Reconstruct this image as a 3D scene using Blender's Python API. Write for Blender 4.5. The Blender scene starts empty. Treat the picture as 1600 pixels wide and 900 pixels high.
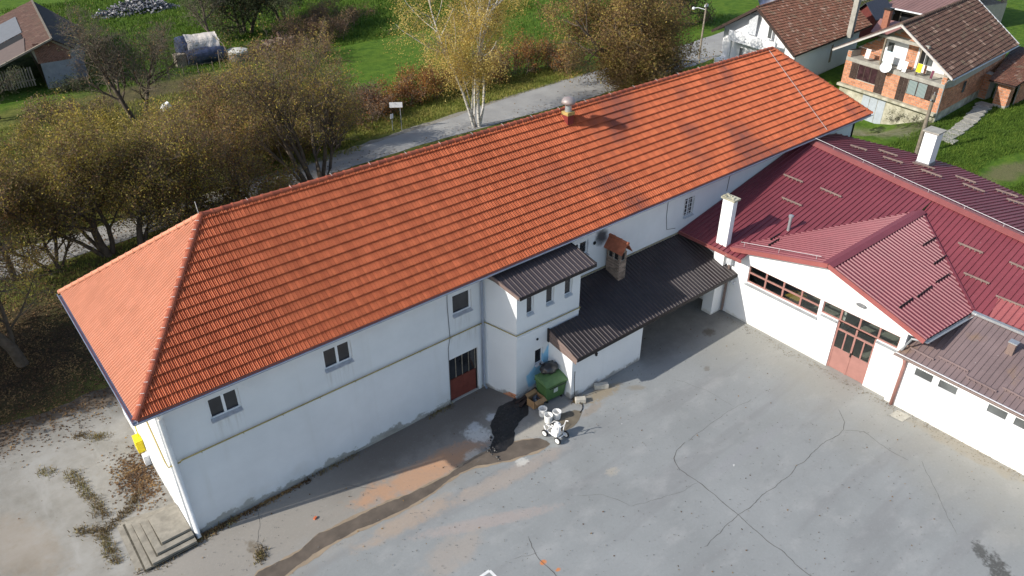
import bpy, bmesh, math, random
from mathutils import Vector, Matrix, noise
import numpy as np

S = bpy.context.scene
COL = S.collection
rad = math.radians

# ------------------------------------------------------------------ camera, sky, sun, exposure
CAM = Vector((-2.665, -20.58, 21.40))
cd = bpy.data.cameras.new("camera")
cam = bpy.data.objects.new("camera", cd)
COL.objects.link(cam)
cam.location = CAM
cam.rotation_euler = (rad(90 - 32.57), 0, rad(-39.23))
cd.sensor_width = 36.0
cd.lens = 36.0 * 1197.0 / 1600.0
cd.clip_start = 0.1
cd.clip_end = 2000
S.camera = cam

SUN_TRAVEL = Vector((1.6, -0.42, -1.0))          # the way the light travels
s_el = math.atan2(1.0, math.hypot(1.6, 0.42))
s_az = math.atan2(-1.6, 0.42)                     # clockwise from +Y
w = bpy.data.worlds.new("World")
S.world = w
w.use_nodes = True
nt = w.node_tree
sky = nt.nodes.new("ShaderNodeTexSky")
sky.sky_type = 'NISHITA'
sky.sun_disc = False
sky.sun_elevation = s_el
sky.sun_rotation = s_az
sky.air_density = 1.0
sky.dust_density = 1.2
nt.links.new(sky.outputs[0], nt.nodes["Background"].inputs[0])
nt.nodes["Background"].inputs[1].default_value = 0.15
sl = bpy.data.lights.new("sun", 'SUN')
sl.energy = 4.4
sl.angle = rad(0.55)
sl.color = (1.0, 0.95, 0.87)
sun = bpy.data.objects.new("sun", sl)
COL.objects.link(sun)
sun.rotation_euler = SUN_TRAVEL.to_track_quat('-Z', 'Y').to_euler()
sun.location = (-40, 15, 40)
S.view_settings.view_transform = 'Standard'
S.view_settings.look = 'None'
S.view_settings.gamma = 1.0
S.view_settings.exposure = 0.27
S.cycles.max_bounces = 6
S.cycles.transparent_max_bounces = 8

# ------------------------------------------------------------------ materials
def srgb(r, g, b):
    f = lambda c: (c / 12.92 if c <= 0.04045 else ((c + 0.055) / 1.055) ** 2.4)
    return tuple(f(v / 255.0) for v in (r, g, b))

class NT:
    """tiny node-tree writer"""
    def __init__(s, name):
        s.m = bpy.data.materials.new(name)
        s.m.use_nodes = True
        s.t = s.m.node_tree
        s.b = s.t.nodes["Principled BSDF"]
        g = s.t.nodes.new("ShaderNodeNewGeometry")
        s.geo = g
        s.pos = g.outputs["Position"]
        s.island = g.outputs["Random Per Island"]
    def n(s, t, **k):
        nd = s.t.nodes.new(t)
        for a, v in k.items():
            setattr(nd, a, v)
        return nd
    def l(s, a, b):
        s.t.links.new(a, b)
    def val(s, x, sock):
        if isinstance(x, (int, float)):
            sock.default_value = x
        elif isinstance(x, tuple):
            sock.default_value = (*x, 1.0) if len(x) == 3 and sock.type == 'RGBA' else x
        else:
            s.l(x, sock)
    def math(s, op, a, b=0.0, clamp=False):
        nd = s.n("ShaderNodeMath", operation=op)
        nd.use_clamp = clamp
        s.val(a, nd.inputs[0]); s.val(b, nd.inputs[1])
        return nd.outputs[0]
    def noise(s, scale, detail=4, rough=0.55, vec=None, dist=0.0):
        nd = s.n("ShaderNodeTexNoise")
        nd.inputs["Scale"].default_value = scale
        nd.inputs["Detail"].default_value = detail
        nd.inputs["Roughness"].default_value = rough
        nd.inputs["Distortion"].default_value = dist
        s.l(vec if vec is not None else s.pos, nd.inputs["Vector"])
        return nd.outputs[0]
    def stretch(s, sx, sy, sz, rz=0.0):
        nd = s.n("ShaderNodeMapping")
        s.l(s.pos, nd.inputs[0])
        nd.inputs["Scale"].default_value = (sx, sy, sz)
        nd.inputs["Rotation"].default_value = (0, 0, rz)
        return nd.outputs[0]
    def ramp(s, f, stops):
        nd = s.n("ShaderNodeValToRGB")
        cr = nd.color_ramp
        while len(cr.elements) < len(stops):
            cr.elements.new(0.5)
        for e, (p, c) in zip(cr.elements, stops):
            e.position = p
            e.color = (*c, 1.0) if not isinstance(c, (int, float)) else (c, c, c, 1.0)
        s.l(f, nd.inputs[0])
        return nd.outputs[0]
    def step(s, f, lo, hi):
        nd = s.n("ShaderNodeMapRange", interpolation_type='SMOOTHSTEP')
        s.val(f, nd.inputs[0])
        nd.inputs[1].default_value = lo
        nd.inputs[2].default_value = hi
        return nd.outputs[0]
    def mix(s, f, a, b, mode='MIX'):
        nd = s.n("ShaderNodeMix", data_type='RGBA', blend_type=mode)
        s.val(f, nd.inputs[0]); s.val(a, nd.inputs[6]); s.val(b, nd.inputs[7])
        return nd.outputs[2]
    def xyz(s):
        nd = s.n("ShaderNodeSeparateXYZ")
        s.l(s.pos, nd.inputs[0])
        return nd.outputs
    def bump(s, h, strength=0.3, dist=0.02):
        nd = s.n("ShaderNodeBump")
        nd.inputs["Strength"].default_value = strength
        nd.inputs["Distance"].default_value = dist
        s.l(h, nd.inputs["Height"])
        s.l(nd.outputs[0], s.b.inputs["Normal"])
    def blob(s, cx, cy, rx, ry, rot=0.0, nz=None, amp=0.6):
        """soft irregular stain mask on the ground round (cx, cy)"""
        x, y, z = s.xyz()
        dx = s.math('SUBTRACT', x, cx); dy = s.math('SUBTRACT', y, cy)
        c, sn = math.cos(rot), math.sin(rot)
        u = s.math('ADD', s.math('MULTIPLY', dx, c / rx), s.math('MULTIPLY', dy, sn / rx))
        v = s.math('ADD', s.math('MULTIPLY', dx, -sn / ry), s.math('MULTIPLY', dy, c / ry))
        r2 = s.math('ADD', s.math('MULTIPLY', u, u), s.math('MULTIPLY', v, v))
        f = s.math('SUBTRACT', 1.0, r2)
        if nz is not None:
            f = s.math('ADD', f, s.math('MULTIPLY', s.math('SUBTRACT', nz, 0.5), amp * 4))
        return s.step(f, 0.0, 0.9)
    def out(s, col, rough=0.85, spec=0.3, metal=0.0):
        s.val(col, s.b.inputs["Base Color"])
        s.val(rough, s.b.inputs["Roughness"])
        s.b.inputs["Specular IOR Level"].default_value = spec
        s.b.inputs["Metallic"].default_value = metal
        return s.m

def mk(name, c, rough=0.85, var=0.18, scale=3.0, bump=0.15, bscale=60, spec=0.3, metal=0.0, piece=0.0, c2=None):
    t = NT(name)
    a = t.noise(scale, 5, 0.6)
    lo = tuple(v * (1 - var) for v in c)
    hi = tuple(min(1, v * (1 + var)) for v in (c2 or c))
    col = t.ramp(a, [(0.3, lo), (0.7, hi)])
    if piece:
        oi = t.n("ShaderNodeObjectInfo")
        r = t.math('FRACT', t.math('ADD', t.island, oi.outputs["Random"]))
        k = t.math('ADD', t.math('MULTIPLY', r, 2 * piece), 1 - piece)
        mx = t.n("ShaderNodeCombineColor")
        for i in range(3): t.l(k, mx.inputs[i])
        col = t.mix(1.0, col, mx.outputs[0], 'MULTIPLY')
    if bump:
        t.bump(t.noise(bscale, 4, 0.6), bump, 0.01)
    return t.out(col, rough, spec, metal)

MAT = {}
def plaster(name, c, dirt=0.5, z0=0.0, h=0.7, dcol=(0.22, 0.205, 0.17), streak=0.06):
    t = NT(name)
    x, y, z = t.xyz()
    a = t.noise(0.7, 5, 0.6)
    b = t.noise(2.4, 6, 0.65)
    col = t.ramp(a, [(0.3, tuple(v * 0.93 for v in c)), (0.7, c)])
    # rain streaks and damp rising from the ground, with ragged outline
    st = t.noise(1.0, 3, 0.5, t.stretch(2.2, 2.2, 0.12))
    col = t.mix(t.math('MULTIPLY', t.step(st, 0.56, 0.8), streak * 4), col, tuple(v * 0.8 for v in c))
    hz = t.math('DIVIDE', t.math('SUBTRACT', z, z0), h)
    f = t.math('SUBTRACT', t.math('MULTIPLY', b, 2.0), t.math('ADD', hz, 0.45))
    col = t.mix(t.math('MULTIPLY', t.step(f, 0.0, 0.5), dirt), col, dcol)
    sp = t.noise(9.0, 2, 0.5)
    col = t.mix(t.math('MULTIPLY', t.step(sp, 0.72, 0.78), 0.35), col, dcol)
    t.bump(t.noise(25, 5, 0.7), 0.25, 0.012)
    return t.out(col, 0.9, 0.2)

MAT['plaster'] = plaster("white_plaster", (0.78, 0.79, 0.79), 0.75, 0.0, 0.55)
MAT['plaster_red'] = plaster("white_plaster_hall", (0.85, 0.85, 0.84), 0.35, 0.0, 0.35, (0.45, 0.40, 0.25), 0.02)
MAT['plaster_far'] = plaster("far_plaster", (0.78, 0.78, 0.78), 0.2, 0.0, 0.4)
MAT['annex_plaster'] = None

def annex_plaster():
    t = NT("annex_plaster_with_blue_paint")
    x, y, z = t.xyz()
    c = (0.77, 0.78, 0.78)
    col = t.ramp(t.noise(0.9, 5, 0.6), [(0.3, tuple(v * 0.92 for v in c)), (0.7, c)])
    nz = t.noise(2.2, 5, 0.6)
    # blue sprayed patch on the front under the small window
    dx = t.math('SUBTRACT', x, 13.62)
    top = t.math('ADD', 0.95, t.math('MULTIPLY', dx, 0.88))
    f = t.math('SUBTRACT', t.math('MULTIPLY', dx, 2.6), t.math('MULTIPLY', t.math('SUBTRACT', 1.15, z), 0.45))
    f = t.math('MINIMUM', f, t.math('MULTIPLY', t.math('SUBTRACT', top, z), 1.6))
    f = t.math('MINIMUM', f, t.math('MULTIPLY', t.math('SUBTRACT', z, 0.15), 1.2))
    f = t.math('ADD', f, t.math('MULTIPLY', t.math('SUBTRACT', nz, 0.5), 0.7))
    up = t.step(t.math('SUBTRACT', 14.96, x), -0.02, 0.06)
    col = t.mix(t.math('MULTIPLY', t.math('MULTIPLY', t.step(f, 0.0, 0.28), up), 0.85), col, (0.23, 0.57, 0.82))
    hz = t.math('DIVIDE', z, 0.8)
    g = t.math('SUBTRACT', t.math('MULTIPLY', t.noise(3, 6, .65), 2.0), t.math('ADD', hz, 0.5))
    col = t.mix(t.math('MULTIPLY', t.step(g, 0, .5), 0.7), col, (0.24, 0.22, 0.18))
    t.bump(t.noise(25, 5, 0.7), 0.25, 0.012)
    return t.out(col, 0.9, 0.2)
MAT['annex_plaster'] = annex_plaster()

def main_plaster():
    """courtyard wall: damp base, pale patches, a soot plume by the flue hole"""
    t = NT("main_wall_plaster")
    x, y, z = t.xyz()
    c = (0.76, 0.775, 0.785)
    col = t.ramp(t.noise(0.55, 6, 0.6), [(0.28, (0.66, 0.675, 0.685)), (0.72, c)])
    st = t.noise(1.0, 4, 0.55, t.stretch(1.8, 1.8, 0.15))
    col = t.mix(t.math('MULTIPLY', t.step(st, 0.55, 0.8), 0.3), col, (0.60, 0.60, 0.57))
    b = t.noise(1.6, 7, 0.68)
    f = t.math('SUBTRACT', t.math('MULTIPLY', b, 2.4), t.math('ADD', t.math('DIVIDE', z, 0.62), 0.72))
    col = t.mix(t.math('MULTIPLY', t.step(f, 0.0, 0.22), 0.8), col, (0.25, 0.235, 0.20))
    f2 = t.math('SUBTRACT', t.math('MULTIPLY', t.noise(0.8, 5, 0.6), 2.0), t.math('ADD', t.math('DIVIDE', z, 1.8), 0.6))
    col = t.mix(t.math('MULTIPLY', t.step(f2, 0.0, 0.6), 0.35), col, (0.55, 0.535, 0.49))
    # drip stains under the sills
    dn = t.noise(1.0, 4, 0.6, t.stretch(7, 7, 0.5))
    for (wx0, wx1, wz) in ((1.55, 2.60, 4.33), (5.63, 6.74, 4.31), (11.14, 12.07, 4.25), (10.85, 12.3, 3.4)):
        a_ = t.math('MULTIPLY', t.step(x, wx0 - .08, wx0 + .05), t.step(t.math('SUBTRACT', wx1 + .08, x), 0, .12))
        b_ = t.math('MULTIPLY', t.step(t.math('SUBTRACT', wz, z), 0.0, 0.05), t.step(t.math('SUBTRACT', z, wz - 1.1), 0.0, 1.0))
        col = t.mix(t.math('MULTIPLY', t.math('MULTIPLY', t.math('MULTIPLY', a_, b_), t.step(dn, 0.42, 0.72)), 0.45), col, (0.42, 0.40, 0.36))
    dx = t.math('DIVIDE', t.math('SUBTRACT', x, 19.25), 0.40)
    dz = t.math('DIVIDE', t.math('SUBTRACT', z, 5.05), 0.42)
    r2 = t.math('ADD', t.math('MULTIPLY', dx, dx), t.math('MULTIPLY', dz, dz))
    s_ = t.math('ADD', t.math('SUBTRACT', 1.0, r2), t.math('MULTIPLY', t.math('SUBTRACT', t.noise(4, 4, .6), 0.5), 1.2))
    col = t.mix(t.math('MULTIPLY', t.step(s_, -0.6, 0.9), 0.93), col, (0.03, 0.03, 0.035))
    t.bump(t.noise(18, 6, 0.7), 0.3, 0.015)
    return t.out(col, 0.9, 0.2)
MAT['main_plaster'] = main_plaster()

def tile_mat(name, c_lo, c_hi, stain=None, smask=None, lich=0.0):
    t = NT(name)
    oi = t.n("ShaderNodeObjectInfo")
    r = t.math('FRACT', t.math('ADD', t.island, oi.outputs["Random"]))
    col = t.ramp(r, [(0.0, c_lo), (1.0, c_hi)])
    n2 = t.noise(1.1, 4, 0.6)
    col = t.mix(t.math('MULTIPLY', t.step(n2, 0.35, 0.75), 0.35), col, tuple(v * 0.78 for v in c_lo))
    if stain:
        x, y, z = t.xyz()
        big = t.noise(0.28, 4, 0.6)
        m = t.math('MULTIPLY', t.step(big, 0.5, 0.64), t.step(x, 15.0, 22.0))
        m = t.math('MULTIPLY', m, t.math('ADD', t.math('MULTIPLY', r, 0.6), 0.4))
        col = t.mix(t.math('MULTIPLY', m, 0.9), col, stain)
    if lich:
        col = t.mix(t.math('MULTIPLY', t.step(t.noise(1.3, 5, 0.7), 0.5, 0.7), lich), col, (0.17, 0.15, 0.10))
        col = t.mix(t.math('MULTIPLY', t.step(t.math('FRACT', t.math('MULTIPLY', r, 7.3)), 0.9, 0.95), lich), col, (0.33, 0.23, 0.18))
    t.bump(t.noise(70, 3, 0.6), 0.12, 0.006)
    return t.out(col, 0.75, 0.3)
MAT['tile'] = tile_mat("clay_roof_tile", (0.45, 0.112, 0.047), (0.62, 0.172, 0.075), stain=(0.17, 0.062, 0.055))
MAT['ridge'] = tile_mat("clay_ridge_tile", (0.27, 0.07, 0.04), (0.42, 0.115, 0.06))
MAT['tile_hip_lit'] = tile_mat("clay_tile_sunlit_hip", (0.58, 0.25, 0.15), (0.64, 0.285, 0.178))  # paler copy of the clay tile, bright sunlight put into its colour
MAT['tile_brown'] = tile_mat("brown_concrete_tile", (0.088, 0.050, 0.038), (0.128, 0.072, 0.053), lich=0.5)
MAT['tile_old'] = tile_mat("old_red_tile", (0.125, 0.056, 0.036), (0.185, 0.082, 0.052), lich=0.55)
MAT['tile_barn'] = tile_mat("barn_tile", (0.125, 0.072, 0.055), (0.175, 0.10, 0.075), lich=0.3)

def metal_sheet(name, c, rough=0.42, wear=0.25, spots=0.0, c2=None, spec=0.5):
    t = NT(name)
    col = t.ramp(t.noise(0.8, 5, 0.6), [(0.3, tuple(v * (1 - wear) for v in c)), (0.7, tuple(v * (1 + wear) for v in c))])
    dust = t.noise(5, 6, 0.7)
    col = t.mix(t.math('MULTIPLY', t.step(dust, 0.5, 0.8), 0.25), col, tuple(min(1, v * 1.6 + 0.03) for v in c))
    x, y, z = t.xyz()
    wn = t.n("ShaderNodeTexWhiteNoise"); wn.noise_dimensions = '1D'
    t.l(t.math('FLOOR', t.math('MULTIPLY', y, 1.0)), wn.inputs["W"])
    col = t.mix(t.math('MULTIPLY', wn.outputs[0], 0.28), col, tuple(min(1, v * 1.35 + 0.012) for v in c))
    stn = t.noise(1.0, 5, 0.6, t.stretch(0.45, 5.0, 0.45))
    col = t.mix(t.math('MULTIPLY', t.step(stn, 0.52, 0.78), 0.38), col, tuple(v * 0.6 + 0.012 for v in c))
    if c2:
        col = t.mix(t.math('MULTIPLY', t.step(t.noise(0.45, 4, 0.6), 0.58, 0.7), 0.6), col, c2)
    if spots:
        col = t.mix(t.math('MULTIPLY', t.step(t.noise(14, 2, 0.5), 0.73, 0.77), spots), col, (0.6, 0.6, 0.58))
    return t.out(col, t.math('ADD', rough - 0.08, t.math('MULTIPLY', dust, 0.2)), spec)
MAT['red_sheet'] = metal_sheet("maroon_sheet", (0.180, 0.039, 0.050), 0.5, 0.12, 0.2)
MAT['red_gloss'] = metal_sheet("maroon_gable_sheet", (0.180, 0.040, 0.052), 0.42, 0.12, 0.2, spec=0.55)
MAT['red_trim'] = metal_sheet("maroon_trim", (0.27, 0.080, 0.072), 0.5, 0.12)
MAT['new_red_sheet'] = metal_sheet("lighter_red_sheet", (0.29, 0.085, 0.085), 0.5, 0.1)
MAT['brown_sheet'] = metal_sheet("faded_brown_sheet", (0.170, 0.124, 0.122), 0.5, 0.14, 0.4, (0.24, 0.155, 0.085))
MAT['dark_sheet'] = metal_sheet("dark_brown_sheet", (0.040, 0.031, 0.032), 0.43, 0.2, 0.1, spec=0.5)
MAT['annex_sheet'] = metal_sheet("grey_brown_sheet", (0.070, 0.054, 0.055), 0.43, 0.15, 0.3, (0.15, 0.095, 0.075), spec=0.5)
MAT['brown_fascia'] = metal_sheet("brown_fascia", (0.19, 0.135, 0.115), 0.5, 0.12)
MAT['dark_trim'] = mk("dark_trim", (0.022, 0.018, 0.018), 0.6, 0.3)
MAT['gutter'] = mk("blue_grey_zinc", (0.33, 0.38, 0.47), 0.42, 0.12, 4, 0.05, 40, 0.5, 0.35)
MAT['zinc'] = mk("grey_zinc", (0.42, 0.44, 0.45), 0.4, 0.12, 4, 0.05, 40, 0.5, 0.5)
MAT['sill'] = mk("grey_sill", (0.50, 0.52, 0.54), 0.6, 0.2, 6, 0.1)
MAT['white_pvc'] = mk("white_pvc", (0.80, 0.81, 0.82), 0.4, 0.05, 5, 0, 40, 0.4)
MAT['white_pipe'] = mk("white_downpipe_paint", (0.78, 0.79, 0.80), 0.5, 0.1, 3, 0, 40)
MAT['red_steel'] = mk("oxide_red_steel", (0.33, 0.165, 0.140), 0.55, 0.1, 3, 0.05)
MAT['red_brown_door'] = mk("red_brown_door_paint", (0.17, 0.045, 0.032), 0.55, 0.2, 3, 0.1)
MAT['pipe_yellow'] = mk("dull_yellow_gas_pipe", (0.33, 0.27, 0.10), 0.5, 0.2)
MAT['yellow'] = mk("yellow_enamel", (0.80, 0.62, 0.02), 0.4, 0.1)
MAT['cable'] = mk("grey_cable", (0.09, 0.09, 0.095), 0.6, 0.2)
MAT['wire_white'] = mk("pale_wire", (0.55, 0.55, 0.55), 0.5, 0.1)
MAT['concrete'] = mk("concrete", (0.33, 0.315, 0.275), 0.9, 0.22, 2.5, 0.3, 30)
MAT['concrete_moss'] = mk("mossy_concrete", (0.32, 0.30, 0.20), 0.9, 0.35, 1.5, 0.3, 30, c2=(0.42, 0.40, 0.32))
MAT['mortar'] = mk("mortar", (0.40, 0.37, 0.32), 0.95, 0.15, 4, 0.2)
MAT['brick'] = mk("orange_hollow_brick", (0.50, 0.225, 0.125), 0.9, 0.15, 3, 0.15, 50, 0.2, 0, 0.22)
MAT['brick_old'] = mk("weathered_chimney_brick", (0.27, 0.20, 0.155), 0.95, 0.2, 4, 0.2, 50, 0.2, 0, 0.32)
MAT['cap_tile'] = mk("chimney_cap_clay", (0.36, 0.12, 0.065), 0.85, 0.25, 5, 0.15)
MAT['wood_dark'] = mk("dark_stained_wood", (0.055, 0.035, 0.028), 0.7, 0.3, 6, 0.15, 40, 0.3, 0, 0.3)
MAT['wood_grey'] = mk("weathered_wood", (0.26, 0.22, 0.17), 0.85, 0.25, 5, 0.2, 40, 0.2, 0, 0.25)
MAT['black'] = mk("dark_interior", (0.012, 0.012, 0.013), 0.9, 0.2, 3, 0)
MAT['soot'] = mk("flue_black", (0.02, 0.02, 0.02), 0.9, 0.2, 3, 0)

def glass_dark(name, c=(0.018, 0.019, 0.022), rough=0.06, var=0.0):
    t = NT(name)
    col = t.ramp(t.noise(1.3, 3, 0.5), [(0.35, c), (0.7, tuple(v * 2.0 for v in c))])
    return t.out(col, rough, 0.6)
MAT['glass'] = glass_dark("dark_window_glass")
MAT['glass_grey'] = glass_dark("hazy_window_glass", (0.07, 0.075, 0.075), 0.12)
def clear_glass():
    t = NT("clear_window_glass")
    tr = t.n("ShaderNodeBsdfTransparent")
    tr.inputs[0].default_value = (0.86, 0.89, 0.88, 1)
    gl = t.n("ShaderNodeBsdfGlossy")
    gl.inputs["Roughness"].default_value = 0.03
    fr = t.n("ShaderNodeFresnel")
    fr.inputs[0].default_value = 1.5
    mx = t.n("ShaderNodeMixShader")
    t.l(fr.outputs[0], mx.inputs[0]); t.l(tr.outputs[0], mx.inputs[1]); t.l(gl.outputs[0], mx.inputs[2])
    out = [n for n in t.t.nodes if n.type == 'OUTPUT_MATERIAL'][0]
    t.l(mx.outputs[0], out.inputs[0])
    return t.m
MAT['clear'] = clear_glass()

def leaf_mat(name, stops, trans=0.35):
    t = NT(name)
    big = t.noise(0.55, 3, 0.6)
    f = t.math('ADD', t.math('MULTIPLY', t.island, 0.52), t.math('MULTIPLY', t.step(big, 0.3, 0.7), 0.48))
    col = t.ramp(f, stops)
    t.out(col, 0.75, 0.25)
    tl = t.n("ShaderNodeBsdfTranslucent")
    t.l(col, tl.inputs[0])
    mx = t.n("ShaderNodeMixShader")
    mx.inputs[0].default_value = trans
    t.l(t.b.outputs[0], mx.inputs[1]); t.l(tl.outputs[0], mx.inputs[2])
    out = [n for n in t.t.nodes if n.type == 'OUTPUT_MATERIAL'][0]
    t.l(mx.outputs[0], out.inputs[0])
    return t.m
YG = [(0.12, (0.13, 0.088, 0.045)), (0.38, (0.235, 0.19, 0.065)), (0.62, (0.31, 0.265, 0.055)), (0.90, (0.50, 0.375, 0.065))]
MAT['leaf_mixed'] = leaf_mat("autumn_leaf_olive_yellow", YG)
MAT['leaf_brown'] = leaf_mat("autumn_leaf_brown", [(0.15, (0.13, 0.082, 0.05)), (0.5, (0.25, 0.15, 0.068)), (0.85, (0.38, 0.23, 0.08))])
MAT['leaf_birch'] = leaf_mat("birch_leaf_gold", [(0.15, (0.38, 0.27, 0.07)), (0.5, (0.60, 0.44, 0.12)), (0.85, (0.76, 0.62, 0.22))], 0.45)
MAT['leaf_rust'] = leaf_mat("hedge_leaf_rust", [(0.15, (0.13, 0.06, 0.03)), (0.5, (0.28, 0.115, 0.04)), (0.85, (0.45, 0.22, 0.05))])
MAT['leaf_bush'] = leaf_mat("round_tree_leaf", [(0.15, (0.15, 0.095, 0.05)), (0.45, (0.30, 0.19, 0.075)), (0.68, (0.33, 0.275, 0.08)), (0.9, (0.50, 0.36, 0.09))])
MAT['leaf_green'] = leaf_mat("evergreen_leaf", [(0.15, (0.05, 0.06, 0.03)), (0.5, (0.10, 0.115, 0.055)), (0.85, (0.16, 0.175, 0.085))])
MAT['leaf_purple'] = leaf_mat("bramble_leaf", [(0.15, (0.11, 0.07, 0.055)), (0.5, (0.20, 0.135, 0.095)), (0.85, (0.30, 0.20, 0.11))])
MAT['leaf_litter'] = leaf_mat("fallen_leaf", [(0.15, (0.05, 0.030, 0.018)), (0.5, (0.135, 0.075, 0.035)), (0.85, (0.30, 0.19, 0.075))], 0.1)
MAT['grass_blade'] = leaf_mat("grass_blade", [(0.15, (0.055, 0.095, 0.012)), (0.5, (0.085, 0.15, 0.018)), (0.85, (0.14, 0.20, 0.028))], 0.3)
MAT['grass_dry'] = leaf_mat("dry_grass_blade", [(0.15, (0.15, 0.19, 0.035)), (0.5, (0.26, 0.28, 0.06)), (0.85, (0.38, 0.33, 0.10))], 0.3)
MAT['weed'] = leaf_mat("pavement_weed", [(0.15, (0.14, 0.10, 0.055)), (0.5, (0.24, 0.18, 0.095)), (0.85, (0.25, 0.225, 0.085))], 0.2)
MAT['bark'] = mk("dark_bark", (0.105, 0.083, 0.062), 0.95, 0.35, 4, 0.5, 30)
MAT['bark_grey'] = mk("grey_twig_bark", (0.155, 0.125, 0.095), 0.95, 0.3, 4, 0.3, 30)
def birch_bark():
    t = NT("birch_bark")
    col = t.ramp(t.noise(3, 5, 0.7, t.stretch(1, 1, 3.0)), [(0.36, (0.07, 0.06, 0.05)), (0.46, (0.56, 0.53, 0.48)), (0.8, (0.72, 0.69, 0.63))])
    return t.out(col, 0.8, 0.2)
MAT['birch'] = birch_bark()

# ------------------------------------------------------------------ mesh helpers
WL = {}
class MB:
    def __init__(s):
        s.v = []; s.f = []; s.mi = []; s.cm = 0
    def face(s, pts, flip=False):
        n = len(s.v)
        s.v += [tuple(p) for p in pts]
        idx = list(range(n, n + len(pts)))
        s.f.append(idx[::-1] if flip else idx); s.mi.append(s.cm)
    def hexa(s, b, t):
        n = len(s.v)
        s.v += [tuple(p) for p in b] + [tuple(p) for p in t]
        k = len(b)
        s.f.append([n + i for i in range(k)][::-1]); s.mi.append(s.cm)
        s.f.append([n + k + i for i in range(k)]); s.mi.append(s.cm)
        for i in range(k):
            j = (i + 1) % k
            s.f.append([n + i, n + j, n + k + j, n + k + i]); s.mi.append(s.cm)
        return s
    def box(s, x0, y0, z0, x1, y1, z1):
        return s.hexa([(x0, y0, z0), (x1, y0, z0), (x1, y1, z0), (x0, y1, z0)],
                      [(x0, y0, z1), (x1, y0, z1), (x1, y1, z1), (x0, y1, z1)])
    def obox(s, o, u, v, w_):
        o, u, v, w_ = Vector(o), Vector(u), Vector(v), Vector(w_)
        if u.cross(v).dot(w_) < 0:
            u, v = v, u
        b = [o, o + u, o + u + v, o + v]
        return s.hexa(b, [p + w_ for p in b])
    def prism(s, poly, z0, z1):
        a = sum(poly[i][0] * poly[(i + 1) % len(poly)][1] - poly[(i + 1) % len(poly)][0] * poly[i][1] for i in range(len(poly)))
        if a < 0: poly = poly[::-1]
        return s.hexa([(p[0], p[1], z0) for p in poly], [(p[0], p[1], z1) for p in poly])
    def slab(s, poly, off):
        """flat polygon given thickness by the vector off"""
        off = Vector(off)
        P = [Vector(p) for p in poly]
        nn = (P[1] - P[0]).cross(P[2] - P[0])
        if nn.dot(off) < 0: P = P[::-1]
        return s.hexa(P, [p + off for p in P])
    def beam(s, p, q, wd, ht, up=(0, 0, 1)):
        p, q = Vector(p), Vector(q)
        d = (q - p).normalized()
        u = d.cross(Vector(up)).normalized()
        w_ = u.cross(d).normalized()
        return s.obox(p - u * wd / 2 - w_ * ht / 2, q - p, u * wd, w_ * ht)
    def tube(s, pts, r, n=8, cap=True):
        pts = [Vector(p) for p in pts]
        if not isinstance(r, (list, tuple)): r = [r] * len(pts)
        base = len(s.v)
        for i, p in enumerate(pts):
            d = (pts[min(i + 1, len(pts) - 1)] - pts[max(i - 1, 0)]).normalized()
            a = Vector((0, 0, 1)) if abs(d.z) < 0.9 else Vector((1, 0, 0))
            u = d.cross(a).normalized(); v = d.cross(u)
            for k in range(n):
                t = 2 * math.pi * k / n
                q = p + (u * math.cos(t) + v * math.sin(t)) * r[i]
                s.v.append((q.x, q.y, q.z))
        for i in range(len(pts) - 1):
            for k in range(n):
                a = base + i * n + k; b = base + i * n + (k + 1) % n
                s.f.append([a, b, b + n, a + n]); s.mi.append(s.cm)
        if cap:
            s.f.append([base + k for k in range(n)][::-1]); s.mi.append(s.cm)
            e = base + (len(pts) - 1) * n
            s.f.append([e + k for k in range(n)]); s.mi.append(s.cm)
        return s
    def lathe(s, c, prof, n=16, axis=(0, 0, 1)):
        """prof: list of (radius, height) along the axis"""
        ax = Vector(axis).normalized()
        a = Vector((1, 0, 0)) if abs(ax.x) < 0.9 else Vector((0, 1, 0))
        u = ax.cross(a).normalized(); v = ax.cross(u)
        c = Vector(c); base = len(s.v)
        for r, h in prof:
            for k in range(n):
                t = 2 * math.pi * k / n
                q = c + ax * h + (u * math.cos(t) + v * math.sin(t)) * r
                s.v.append((q.x, q.y, q.z))
        for i in range(len(prof) - 1):
            for k in range(n):
                A = base + i * n + k; B = base + i * n + (k + 1) % n
                s.f.append([A, B, B + n, A + n]); s.mi.append(s.cm)
        s.f.append([base + k for k in range(n)][::-1]); s.mi.append(s.cm)
        e = base + (len(prof) - 1) * n
        s.f.append([e + k for k in range(n)]); s.mi.append(s.cm)
        return s
    def build(s, name, mat, parent=None, kind=None, label=None, smooth=False):
        off = WL.get(parent, Vector((0, 0, 0))) if parent else Vector((0, 0, 0))
        me = bpy.data.meshes.new(name)
        vs = np.array(s.v, dtype=np.float64).reshape(-1, 3) - np.array(off)
        me.from_pydata(vs.tolist(), [], s.f)
        mats = mat if isinstance(mat, (list, tuple)) else [mat]
        for m in mats: me.materials.append(m)
        if len(mats) > 1:
            me.polygons.foreach_set("material_index", s.mi)
        if smooth:
            me.polygons.foreach_set("use_smooth", [True] * len(me.polygons))
        me.update()
        o = bpy.data.objects.new(name, me)
        COL.objects.link(o)
        if parent:
            o.parent = parent
        WL[o] = off.copy()
        if kind: o["kind"] = kind
        if label: o["label"] = label
        return o

def thing(name, label, cat, loc, group=None):
    o = bpy.data.objects.new(name, None)
    COL.objects.link(o)
    o.location = loc
    o.empty_display_size = 0.3
    WL[o] = Vector(loc)
    o["label"] = label; o["category"] = cat
    if group: o["group"] = group
    return o
def tag(o, label, cat, group=None):
    o["label"] = label; o["category"] = cat
    if group: o["group"] = group
    return o
def copy_tree(o, parent=None):
    c = o.copy(); COL.objects.link(c); c.parent = parent
    for ch in list(o.children): copy_tree(ch, c)
    return c

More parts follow.
